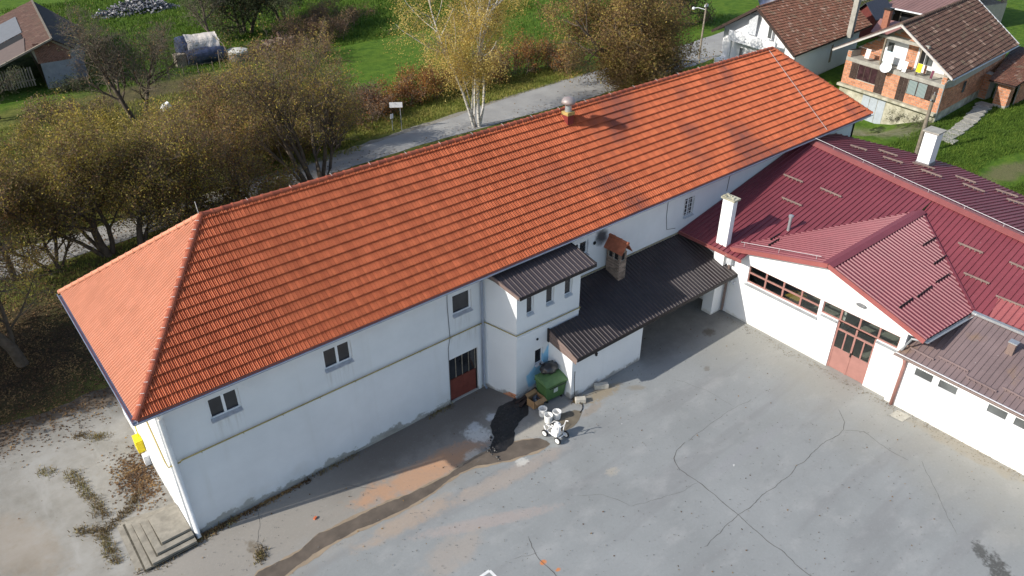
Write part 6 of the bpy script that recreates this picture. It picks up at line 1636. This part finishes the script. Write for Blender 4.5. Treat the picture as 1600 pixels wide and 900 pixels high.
m = MB(); n = 14; ax = Vector((1, -.12, 0)).normalized(); sdx = ax.cross(Z)
for j in range(20):
    for k in range(n):
        def q(jj, kk):
            a = math.pi * (.02 + .80 * kk / n); x = -1.0 + 2.95 * jj / 20 + .12 * noise.noise(Vector((kk * .5, 0, 4)))
            rr = 1.03 * (1.15 * (1 + .20 * noise.noise(Vector((x * .9, math.cos(a) * 1.2, math.sin(a) * 1.2 + 56.4)))) + .06) + .05 * noise.noise(Vector((x * 3.1, kk * .22, 2.0)))
            return Vector((21.0, 56.4, 1.25)) + ax * x + (sdx * math.cos(a) + Z * math.sin(a)) * rr
        m.face([q(j, k), q(j + 1, k), q(j + 1, k + 1), q(j, k + 1)])
m.build("sheet_cover", MAT['tarp_white'], bl2)
wt = thing("garden_cistern", "pale round lidded tank standing to the right of the covered woodpiles", "tank", (24.0, 54.2, 0))
MB().lathe((24.0, 54.2, 0), [(1.05, 0), (1.05, .75)], 14).build("tank_body", mk("stone_tank", (.25, .22, .20), .9, .25, 4, .3), wt); MB().lathe((24.0, 54.2, .75), [(1.12, 0), (1.1, .16), (.6, .28), (.05, .32)], 8).build("tank_lid", mk("pale_lid", (.58, .56, .50), .8, .1), wt)
for i, (x, y, lab) in enumerate(((19.0, 55.5, "small dark crate with pale scraps left of the covered woodpiles"),)):
    m = MB(); m.box(x - .5, y - .4, 0, x + .4, y + .4, 1.1); m.box(x - .55, y - .45, 1.1, x + .45, y + .45, 1.16); tag(m.build("crate", MAT['wood_grey']), lab, "crate")
def heap(name, label, cat, c, rx, ry, h, n, mats, seed, size):
    t_ = thing(name, label, cat, (c[0], c[1], 0)); r = random.Random(seed)
    for mi, mat in enumerate(mats):
        m = MB()
        for i in range(n // len(mats)):
            a = r.uniform(0, 6.28); d = r.uniform(0, 1) ** .6; x, y = c[0] + math.cos(a) * d * rx, c[1] + math.sin(a) * d * ry
            z = h * (1 - d ** 1.4) * r.uniform(.5, 1.05); s_ = size * r.uniform(.5, 1.5)
            u = Vector((r.gauss(0, 1), r.gauss(0, 1), r.gauss(0, .5))).normalized(); v = u.cross(Vector((r.gauss(0, 1), r.gauss(0, 1), 1))).normalized(); w_ = u.cross(v)
            m.obox(Vector((x, y, max(0, z - s_ * .2))), u * s_ * r.uniform(.8, 2.2), v * s_, w_ * s_ * .6)
        m.build("pile_pieces", mat, t_, kind="stuff")
    return t_
heap("rubble_heap", "heap of grey white rubble and scrap on the meadow at the top edge", "rubble", (22.6, 81.0), 5.2, 2.2, 1.5, 900, [mk("grey_rubble", (.17, .17, .19), .9, .4, 3), mk("dark_rubble", (.09, .09, .10), .9, .3, 3), mk("white_rubble", (.34, .33, .33), .9, .3, 3)], 1, .16)
heap("firewood_heap", "long heap of split firewood and brushwood beside the pale tank", "firewood", (29.0, 55.0), 4.2, 1.7, 1.3, 420, [mk("firewood_end", (.30, .22, .15), .9, .25, 3), mk("firewood_bark", (.13, .085, .065), .9, .3, 3)], 2, .22)
heap("stone_heap", "pale stone heap beside the white house gable at the top edge", "stones", (77.0, 30.5), 3.0, 1.7, .9, 220, [mk("pale_stone", (.36, .31, .26), .9, .25, 3), mk("brown_stone", (.20, .15, .12), .9, .25, 3)], 3, .24)
lumpy_t = thing("covered_heap", "dark blue tarpaulin covered heap above the white house roof", "covered heap", (84, 33.5, 0)); lumpy("tarp_cover", (84, 33.5, .8), 3.6, 2.6, 1.7, MAT['tarp_blue'], 9, lumpy_t, 3, .2, .4)
heap("stick_heap", "small pile of sticks and stones at the foot of the garage doors", "sticks", (56.2, 7.6), .9, .6, .3, 60, [MAT['wood_grey'], MAT['concrete']], 4, .12).location.z = 0
tp = thing("garden_cloche", "small white plastic cover in the garden below the bare tree", "cover", (13.7, 43.6, 0)); m = MB(); m.hexa([(13.2, 43.2, 0), (14.3, 43.2, 0), (14.3, 44.1, 0), (13.2, 44.1, 0)], [(13.4, 43.4, .55), (13.9, 43.4, .75), (13.9, 43.9, .75), (13.4, 43.9, .55)]); m.build("cover", MAT['bucket'], tp)
# slender props by the tarps
pp = MB(); pp.tube([(21.6, 52.6, 0), (21.75, 52.8, 1.6)], .03, 5); pp.tube([(22.2, 52.5, 0), (21.75, 52.8, 1.6)], .03, 5); pp.tube([(23.0, 53.0, 0), (22.6, 53.6, 1.9), (22.0, 54.3, 2.6)], .04, 5); tag(pp.build("wooden_props", MAT['wood_grey']), "thin pale wooden props leaning in front of the blue covered woodpile", "props")
# garden fence posts with rail near the barn
fp = thing("garden_fence", "thin post and wire garden fence running right from the barn corner", "fence", (12, 52, 0))
for i in range(9): m = MB(); m.tube([(10.4 + i * 1.25, 53.6 - i * .33, 0), (10.4 + i * 1.25, 53.6 - i * .33, 1.2)], .035, 5); m.build("post", MAT['wood_grey'], fp)
m = MB()
for z in (.4, .75, 1.1): m.tube([(10.4, 53.6, z), (20.4, 50.96, z)], .010, 4)
m.build("wire", MAT['cable'], fp)

# ------------------------------------------------------------------ trees and shrubs
def rot_to(d, ang, az):
    a = Vector((0, 0, 1)) if abs(d.z) < .95 else Vector((1, 0, 0))
    u = d.cross(a).normalized(); v = d.cross(u)
    return (d * math.cos(ang) + (u * math.cos(az) + v * math.sin(az)) * math.sin(ang)).normalized()
class Tree:
    def __init__(s, seed, levels=4, kids=(7, 6, 5, 4), ratio=.58, ang=(25, 60), trop=.12, wob=.16, start=.3, droop=0.0, thin=.55):
        s.r = random.Random(seed); s.levels = levels; s.kids = kids; s.ratio = ratio; s.ang = ang; s.trop = trop; s.wob = wob; s.start = start; s.droop = droop; s.thin = thin
        s.limb = MB(); s.twig = MB(); s.tips = []
    def grow(s, p, d, L, rd, lv):
        r = s.r; n = (7, 6, 4, 3, 2, 2)[lv]; P = [p]; R = [rd]
        for i in range(n):
            tz = s.trop if lv < 2 else s.trop * .6 - s.droop * (lv - 1)
            d = (d + Vector((r.gauss(0, s.wob), r.gauss(0, s.wob), r.gauss(0, s.wob) + tz))).normalized()
            P.append(P[-1] + d * (L / n)); R.append(rd * (1 - .72 * (i + 1) / n))
        (s.limb if lv < 2 else s.twig).tube(P, R, (8, 6, 4, 3, 3, 3)[lv], False)
        if lv >= s.levels - 1:
            for i in range(1, n + 1): s.tips.append(P[i])
        elif lv == s.levels - 2: s.tips.append(P[-1])
        if lv < s.levels:
            k = s.kids[lv]
            for i in range(k):
                t = s.start + (1 - s.start) * (i + r.uniform(.2, .8)) / k if lv == 0 else .22 + .78 * (i + r.uniform(0, 1)) / k
                j = min(int(t * n), n - 1); f = t * n - j
                q = P[j].lerp(P[j + 1], f); dd = (P[j + 1] - P[j]).normalized()
                s.grow(q, rot_to(dd, rad(r.uniform(*s.ang)), r.uniform(0, 6.283)), L * s.ratio * r.uniform(.7, 1.15) * (1.15 - .45 * t), max(.006, R[j] * s.thin), lv + 1)
def leaves(tips, n, size, spread, mat, name, parent, seed, density=None, hang=0.0):
    r = np.random.default_rng(seed); T = np.array([tuple(t) for t in tips])
    c = T[r.integers(0, len(T), n)] + r.normal(0, spread, (n, 3))
    if hang: c[:, 2] -= np.abs(r.normal(0, hang, n))
    c[:, 2] = np.maximum(c[:, 2], .05)
    u = r.normal(0, 1, (n, 3)); u /= np.linalg.norm(u, axis=1)[:, None]
    v = np.cross(u, r.normal(0, 1, (n, 3))); v /= np.linalg.norm(v, axis=1)[:, None]
    s_ = size * r.uniform(.5, 1.35, n)[:, None]
    q = np.stack([c - u * s_ * .6, c + v * s_ * .36, c + u * s_ * .6, c - v * s_ * .36], 1).reshape(-1, 3) - np.array(WL[parent])
    me = bpy.data.meshes.new(name); me.vertices.add(4 * n); me.vertices.foreach_set("co", q.ravel())
    me.loops.add(4 * n); me.loops.foreach_set("vertex_index", np.arange(4 * n, dtype=np.int32))
    me.polygons.add(n); me.polygons.foreach_set("loop_start", np.arange(0, 4 * n, 4, dtype=np.int32)); me.polygons.foreach_set("loop_total", np.full(n, 4, dtype=np.int32))
    me.materials.append(mat); me.update(calc_edges=True)
    o = bpy.data.objects.new(name, me); COL.objects.link(o); o.parent = parent; WL[o] = WL[parent].copy()
    return o
def tree(name, label, cat, base, stems, leafs, bark='bark', group=None, twig='bark_grey', seed=1, size=.13, spread=.22, hang=0, **kw):
    """stems: (dx, dy, dir, length, radius); leafs: list of (material, count)"""
    t_ = thing(name, label, cat, (base[0], base[1], 0), group)
    T = Tree(seed, **kw)
    for dx, dy, d, L, rd in stems: T.grow(Vector((base[0] + dx, base[1] + dy, -.1)), Vector(d).normalized(), L, rd, 0)
    T.limb.build("trunk", MAT[bark], t_, smooth=True)
    if T.twig.f: T.twig.build("branches", MAT[twig], t_, kind='stuff')
    for i, (mt, n) in enumerate(leafs): leaves(T.tips, n, size, spread, MAT[mt], "crown", t_, seed * 7 + i, hang=hang)
    return t_
def shrub(name, label, base, h, rx, ry, leafs, seed, n=14, bark='bark_grey', size=.12, spread=.16, group=None, cat="shrub", rd=.035):
    r = random.Random(seed); stems = []
    for i in range(n):
        a = r.uniform(0, 6.283); q = r.uniform(0, 1) ** .5
        dx, dy = math.cos(a) * q * rx, math.sin(a) * q * ry
        stems.append((dx, dy, (dx / rx * .45 + r.gauss(0, .12), dy / ry * .45 + r.gauss(0, .12), 1), h * r.uniform(.65, 1.05), rd))
    return tree(name, label, cat, base, stems, leafs, bark, group, 'bark_grey', seed, size, spread, levels=2, kids=(8, 5), ratio=.48, ang=(20, 60), trop=.05, start=.12, wob=.2)
GT = "trees along the road behind the long building"
tree("autumn_tree", "yellowing tree with a dark left-leaning trunk behind the left hip of the orange roof", "tree", (3.3, 22.1), [(0, 0, (-.26, .10, 1), 5.9, .24), (.2, .1, (-.02, .3, 1), 5.6, .15), (-.2, .1, (-.60, .1, 1), 5.6, .13), (-.1, .3, (-.35, .5, 1), 5.2, .12)], [('leaf_mixed', 26000), ('leaf_brown', 8000)], seed=3, group=GT, kids=(9, 7, 6, 4), ang=(28, 66), trop=.10, start=.22, size=.095, spread=.26)
tree("autumn_tree", "olive yellow tree with a right-leaning trunk just above the left ridge end", "tree", (4.75, 21.2), [(0, 0, (.22, .14, 1), 5.4, .20), (.1, .1, (.5, .2, 1), 4.6, .12)], [('leaf_mixed', 9000), ('leaf_brown', 4000)], seed=4, group=GT, kids=(9, 7, 6, 4), ang=(28, 66), trop=.10, start=.25, size=.095, spread=.28)
tree("autumn_tree", "half bare brown tree with a heavy leaning trunk at the left edge by the yard", "tree", (-2.5, 14.3), [(0, 0, (-.04, .30, 1), 6.8, .26), (-.1, .1, (-.22, .5, 1), 5.0, .13)], [('leaf_brown', 6000), ('leaf_mixed', 2000)], seed=5, group=GT, kids=(9, 7, 6, 4), ang=(28, 62), trop=.10, start=.3, size=.085, spread=.28, wob=.10)
tree("autumn_tree", "thin brown leaved tree standing by the road at the left edge", "tree", (-1.3, 22.6), [(0, 0, (-.05, .05, 1), 5.4, .17), (-.9, .4, (-.12, .1, 1), 5.0, .14)], [('leaf_brown', 8500), ('leaf_mixed', 4000)], seed=6, group=GT, kids=(8, 7, 6, 4), trop=.10, start=.3, size=.09, spread=.28)
tree("autumn_tree", "half bare tree at the left frame edge shading the leafy ground", "tree", (-8.6, 17.5), [(0, 0, (.08, .0, 1), 8.0, .3)], [('leaf_brown', 20000), ('leaf_mixed', 4000)], seed=7, group=GT, kids=(10, 7, 5, 4), trop=.10, start=.2, size=.19, spread=.40)
tree("autumn_tree", "leafy tree left of the yard throwing shade over the fallen leaves", "tree", (-13.0, 14.0), [(0, 0, (.05, .0, 1), 8.5, .3)], [('leaf_brown', 26000), ('leaf_mixed', 6000)], seed=8, group=GT, kids=(10, 7, 5, 4), trop=.10, start=.15, size=.24, spread=.45)
tree("autumn_tree", "wide many-stemmed tree with sparse olive leaves above the middle of the long ridge", "tree", (16.5, 23.8), [(-.3, .2, (-.42, .15, 1), 6.4, .17), (.1, 0, (-.20, .25, 1), 6.9, .17), (.0, .2, (-.02, .12, 1), 7.2, .18), (.5, -.3, (.16, .2, 1), 7.0, .17), (.9, .3, (.36, .2, 1), 6.4, .15), (1.1, .1, (.62, .12, 1), 5.6, .12), (-.5, .1, (-.75, .1, 1), 5.2, .11)], [('leaf_mixed', 13000), ('leaf_brown', 6500)], seed=9, group=GT, kids=(8, 6, 5, 4), ang=(18, 48), trop=.10, start=.22, size=.085, spread=.28, wob=.12)
tree("autumn_tree", "brownish olive tree filling the gap between the two left tree groups", "tree", (10.2, 27.0), [(-.3, 0, (-.3, .1, 1), 4.4, .13), (.3, .1, (.2, .1, 1), 4.6, .13), (0, .4, (0, .3, 1), 4.4, .12), (.5, 0, (.55, 0, 1), 4.2, .1)], [('leaf_mixed', 11000), ('leaf_purple', 5000)], seed=10, group=GT, kids=(8, 6, 5, 4), ang=(20, 55), trop=.08, start=.15, size=.09, spread=.28)
tree("bare_tree", "bare grey twigged fruit tree with a crooked trunk beside the barn garden", "tree", (10.7, 41.2), [(0, 0, (-.10, .05, 1), 7.0, .22), (.5, .3, (.20, .0, 1), 6.4, .17)], [('leaf_green', 4200), ('leaf_brown', 1500)], 'bark', seed=11, kids=(13, 10, 7, 4), ang=(25, 60), trop=.09, start=.28, size=.085, spread=.22)
tree("birch_tree", "tall twin trunked birch with hanging golden leaves above the road", "tree", (31.0, 25.0), [(-.15, .1, (-.17, .02, 1), 10.8, .12), (.2, -.1, (.01, .03, 1), 12.4, .14), (.3, 0, (.20, .02, 1), 10.8, .11), (.0, .3, (.10, .14, 1), 9.5, .085), (-.1, .25, (-.08, -.12, 1), 8.8, .07), (.1, .1, (-.28, .1, 1), 7.5, .06)], [('leaf_birch', 48000)], 'birch', seed=12, kids=(12, 7, 5, 3), ratio=.40, ang=(30, 66), trop=.05, wob=.07, start=.40, droop=.15, size=.085, spread=.26, hang=.6)
for i_, (x_, y_, L_b, nm_) in enumerate(((7.4, 22.4, 4.6, "small many-stemmed olive tree rooted close behind the left ridge end"), (11.0, 22.6, 4.7, "small many-stemmed brown tree nearest the road behind the ridge, left of the wide tree"), (0.6, 22.3, 4.8, "small brown leaved tree between the leftmost tree and the leaning twin trunk tree"), (13.4, 27.4, 4.6, "olive tree across the road between the wide tree and the left group"), (20.4, 27.9, 3.8, "low dark twiggy tree across the road at the right flank of the wide tree"))):
    tree("autumn_tree", nm_, "tree", (x_, y_), [(-.2, 0, (-.38, .1, 1), L_b, .1), (.1, .1, (-.08, .25, 1), L_b * 1.05, .11), (.2, 0, (.22, .1, 1), L_b, .1), (.3, .1, (.55, .0, 1), L_b * .85, .08)], [('leaf_mixed' if i_ % 2 == 0 else 'leaf_brown', 8500), ('leaf_brown' if i_ % 2 == 0 else 'leaf_mixed', 3500)], seed=90 + i_, group=GT, kids=(8, 6, 5, 4), ang=(20, 56), trop=.09, start=.14, size=.085, spread=.27, wob=.13)
tree("round_tree", "dense rounded tree in brown and olive autumn leaf above the long orange roof", "tree", (47.2, 23.4), [(-.2, 0, (-.13, .05, 1), 8.0, .25), (.3, .1, (.13, .06, 1), 8.0, .25), (0, .3, (.0, .20, 1), 8.6, .25), (0, -.3, (.02, -.16, 1), 8.0, .22), (0, 0, (0, 0, 1), 8.6, .25), (-.3, .1, (-.75, .1, 1), 4.6, .12), (.3, 0, (.75, 0, 1), 4.8, .12), (0, -.2, (.1, -.6, 1), 4.6, .12), (-.1, -.1, (-.5, -.4, 1), 4.4, .1)], [('leaf_bush', 80000), ('leaf_brown', 32000)], seed=13, group=GT, kids=(9, 6, 5, 3), ang=(32, 78), trop=.03, start=.05, size=.12, spread=.36)
tree("bare_tree", "slim leaning dark tree with a thin crown behind the covered woodpiles", "tree", (23.4, 57.5), [(0, 0, (-.16, .3, 1), 6.2, .20)], [('leaf_green', 3000)], 'bark', seed=14, kids=(10, 7, 6, 3), trop=.06, start=.35, size=.11, spread=.28)
tree("evergreen_tree", "dark olive green bushy tree at the top edge left of centre", "tree", (28.6, 63.0), [(-.5, 0, (-.2, 0, 1), 6.6, .22), (.5, 0, (.15, 0, 1), 7.2, .22), (0, .5, (0, .2, 1), 7, .2)], [('leaf_green', 36000), ('leaf_brown', 3000)], seed=15, kids=(9, 6, 5, 3), ang=(25, 65), trop=.06, start=.06, size=.16, spread=.55)
tree("evergreen_tree", "smaller dark olive bushy tree at the top edge right of the taller one", "tree", (33.6, 65.5), [(0, 0, (-.1, 0, 1), 5.2, .2), (.6, 0, (.15, 0, 1), 5.2, .2)], [('leaf_green', 11000), ('leaf_brown', 2500)], seed=16, kids=(7, 6, 5, 3), ang=(30, 70), trop=.04, start=.15, size=.16, spread=.36)
tree("garden_tree", "dark bare garden tree by the white slatted barn opening at the left edge", "tree", (2.2, 50.0), [(0, 0, (-.1, 0, 1), 3.4, .15), (.6, .3, (.2, 0, 1), 3.2, .12)], [('leaf_green', 2600)], 'bark', seed=17, kids=(8, 7, 5, 3), trop=.04, start=.2, size=.10, spread=.25)
tree("garden_tree", "thin autumn tree on the lawn behind the brick house at the top right", "tree", (104, 20.0), [(0, 0, (.05, 0, 1), 5.5, .15)], [('leaf_brown', 3200), ('leaf_mixed', 1800)], 'bark_grey', seed=18, kids=(7, 6, 4, 3), trop=.06, start=.3, size=.16, spread=.35)
tree("garden_tree", "dark bushy tree at the top edge between the white house and the round tree", "tree", (66.5, 36.5), [(-.8, 0, (-.2, 0, 1), 5.2, .2), (.8, 0, (.2, 0, 1), 5.2, .2)], [('leaf_purple', 10000), ('leaf_green', 6000)], 'bark', seed=19, kids=(7, 6, 5, 3), ang=(30, 75), trop=.02, start=.1, size=.16, spread=.4)
GS = "shrubs and hedges by the road and gardens"
sh = [("olive brown thicket left of the bare tree below the barn gable", (6.5, 44.5), 2.2, 3.0, 2.2, [('leaf_purple', 2200), ('leaf_mixed', 1800)]),
      ("brown twiggy scrub along the barn garden at the left edge", (-1.5, 42.0), 2.3, 3.4, 2.2, [('leaf_purple', 2600), ('leaf_brown', 1500)]),
      ("dense brown undergrowth between the two big left trees and the road", (7.5, 31.8), 2.6, 3.2, 1.8, [('leaf_brown', 3000), ('leaf_mixed', 2400)]),
      ("dense olive undergrowth at the left edge beside the road", (-6.0, 31.0), 2.8, 3.2, 1.9, [('leaf_mixed', 3000), ('leaf_brown', 2000)]),
      ("brown undergrowth behind the wide tree, nearest the meadow", (21.5, 39.0), 2.0, 3.0, 2.0, [('leaf_purple', 2600), ('leaf_brown', 1400)]),
      ("low thorny scrub between the garden soil and the firewood heap", (24.0, 46.5), 1.9, 3.0, 2.0, [('leaf_purple', 2400), ('leaf_mixed', 1400)]),
      ("rusty orange hedge shrub at the meadow edge left of the birch", (31.2, 33.2), 2.6, 2.0, 1.1, [('leaf_rust', 3600), ('leaf_birch', 700)]),
      ("dark rust brown hedge shrub right of the road sign", (28.0, 32.6), 2.2, 2.0, 1.1, [('leaf_rust', 2600), ('leaf_purple', 1500)]),
      ("thorny brown hedge mass left of the road sign", (24.4, 31.6), 2.2, 2.2, 1.3, [('leaf_purple', 3200), ('leaf_rust', 600)]),
      ("golden brown hedge shrub directly behind the birch trunks", (34.8, 33.3), 2.8, 1.9, 1.1, [('leaf_brown', 2600), ('leaf_rust', 1300)]),
      ("russet hedge shrub right of the birch along the road", (38.6, 33.3), 2.6, 2.1, 1.1, [('leaf_rust', 2500), ('leaf_purple', 1400)]),
      ("reddish hedge shrub left of the round tree", (42.3, 33.3), 3.0, 2.1, 1.2, [('leaf_rust', 2900), ('leaf_brown', 1700)]),
      ("dark reddish brown shrub touching the left flank of the round tree", (45.6, 32.3), 2.6, 1.8, 1.2, [('leaf_rust', 2000), ('leaf_green', 900), ('leaf_purple', 900)]),
      ("purple brown bramble mass right of the firewood heap", (33.0, 55.5), 2.6, 3.6, 2.2, [('leaf_purple', 4200), ('leaf_brown', 1500)]),
      ("pinkish brown bramble mass on the meadow edge below the olive trees", (36.5, 59.5), 2.9, 3.2, 2.4, [('leaf_purple', 3200), ('leaf_brown', 2400)]),
      ("brown bramble thicket below the firewood heap", (27.5, 50.0), 2.3, 3.4, 2.4, [('leaf_purple', 3200), ('leaf_brown', 1800), ('leaf_mixed', 600)]),
      ("olive bramble thicket in the garden right of the bare tree", (19.5, 45.0), 2.0, 3.2, 2.0, [('leaf_mixed', 2300), ('leaf_purple', 1500)]),
      ("yellow leaved thicket below the barn", (4.0, 38.5), 3.0, 3.6, 2.3, [('leaf_mixed', 6200), ('leaf_birch', 900)]),
      ("yellow brown thicket at the left edge below the barn", (-2.2, 35.0), 3.1, 3.4, 2.4, [('leaf_mixed', 4200), ('leaf_brown', 2200)]),
      ("golden olive thicket under the bare tree trunk", (8.6, 35.0), 2.8, 3.3, 2.3, [('leaf_mixed', 5200), ('leaf_birch', 600)]),
      ("brown olive thicket right of the golden one, under the garden soil", (14.0, 35.5), 2.6, 3.2, 2.3, [('leaf_brown', 3000), ('leaf_mixed', 2600)]),
      ("brown twiggy thicket between the wide tree and the meadow", (19.8, 34.5), 2.8, 3.0, 2.3, [('leaf_purple', 2600), ('leaf_mixed', 2200)]),
      ("olive thicket behind the wide many-stemmed tree", (15.5, 29.6), 2.6, 2.8, 1.3, [('leaf_mixed', 3600), ('leaf_brown', 1800)]),
      ("dark brown thicket along the far side of the road, left part", (5.0, 29.4), 2.6, 3.0, 1.5, [('leaf_brown', 3400), ('leaf_mixed', 2200)]),
      ("brown thicket along the far side of the road at the left edge", (-2.0, 29.0), 2.5, 3.0, 1.5, [('leaf_brown', 3400), ('leaf_rust', 800)]),
      ("brown leaved brush at the near road edge below the wide tree, left one", (9.8, 22.2), 2.0, 1.8, .9, [('leaf_mixed', 1500), ('leaf_brown', 1200)]),
      ("brown leaved brush at the near road edge, close to the wide tree trunks", (13.0, 22.6), 2.2, 1.8, .9, [('leaf_mixed', 1600), ('leaf_brown', 1200)]),
      ("dark twiggy brush across the road from the wide tree", (18.5, 28.8), 2.0, 2.2, .9, [('leaf_purple', 1500), ('leaf_mixed', 900)]),
      ("dense yellow brush between the two big left trees", (6.8, 24.6), 2.6, 2.0, 1.0, [('leaf_mixed', 2400), ('leaf_brown', 900)]),
      ("low yellow green brush between the long building and the road, by the left hip", (7.8, 20.2), 1.3, 1.6, 1.0, [('leaf_mixed', 1700)]),
      ("dark twiggy thicket at the meadow edge above the road sign", (24.6, 35.2), 2.0, 2.6, 1.3, [('leaf_purple', 1700), ('leaf_green', 900)]),
      ("small green shrub rooted by the first concrete wall strip, left of the three house shrubs", (57.1, 5.3), .9, .35, .35, [('leaf_green', 420)]),
      ("small green shrub standing in the middle before the brick house basement", (57.5, 4.2), .95, .32, .32, [('leaf_green', 420)]),
      ("small green shrub nearest the house corner, right of the three house shrubs", (57.6, 3.3), .9, .36, .36, [('leaf_green', 480)]),
      ("low dark bush at the barn wall foot", (9.2, 54.4), 1.2, .9, .6, [('leaf_green', 800)]),
      ("dark bush on the lawn edge at the top right corner", (112, 24.0), 2.6, 3.5, 2.2, [('leaf_green', 2500), ('leaf_brown', 1200)]),
      ("brown bush at the top edge over the slate grey shed", (92, 27.5), 2.2, 2.6, 2, [('leaf_green', 1800), ('leaf_purple', 1000)])]
for i, (lab, b, h, rx, ry, lf) in enumerate(sh):
    small = h < 1.0
    if not small: lf = [(a_, int(c_ * 1.7)) for a_, c_ in lf]
    shrub("shrub", lab, b, h, rx, ry, lf, 60 + i, 6 if small else 16, size=.07 if small else .105, spread=.08 if small else .24, group=GS, rd=.012 if small else .035)
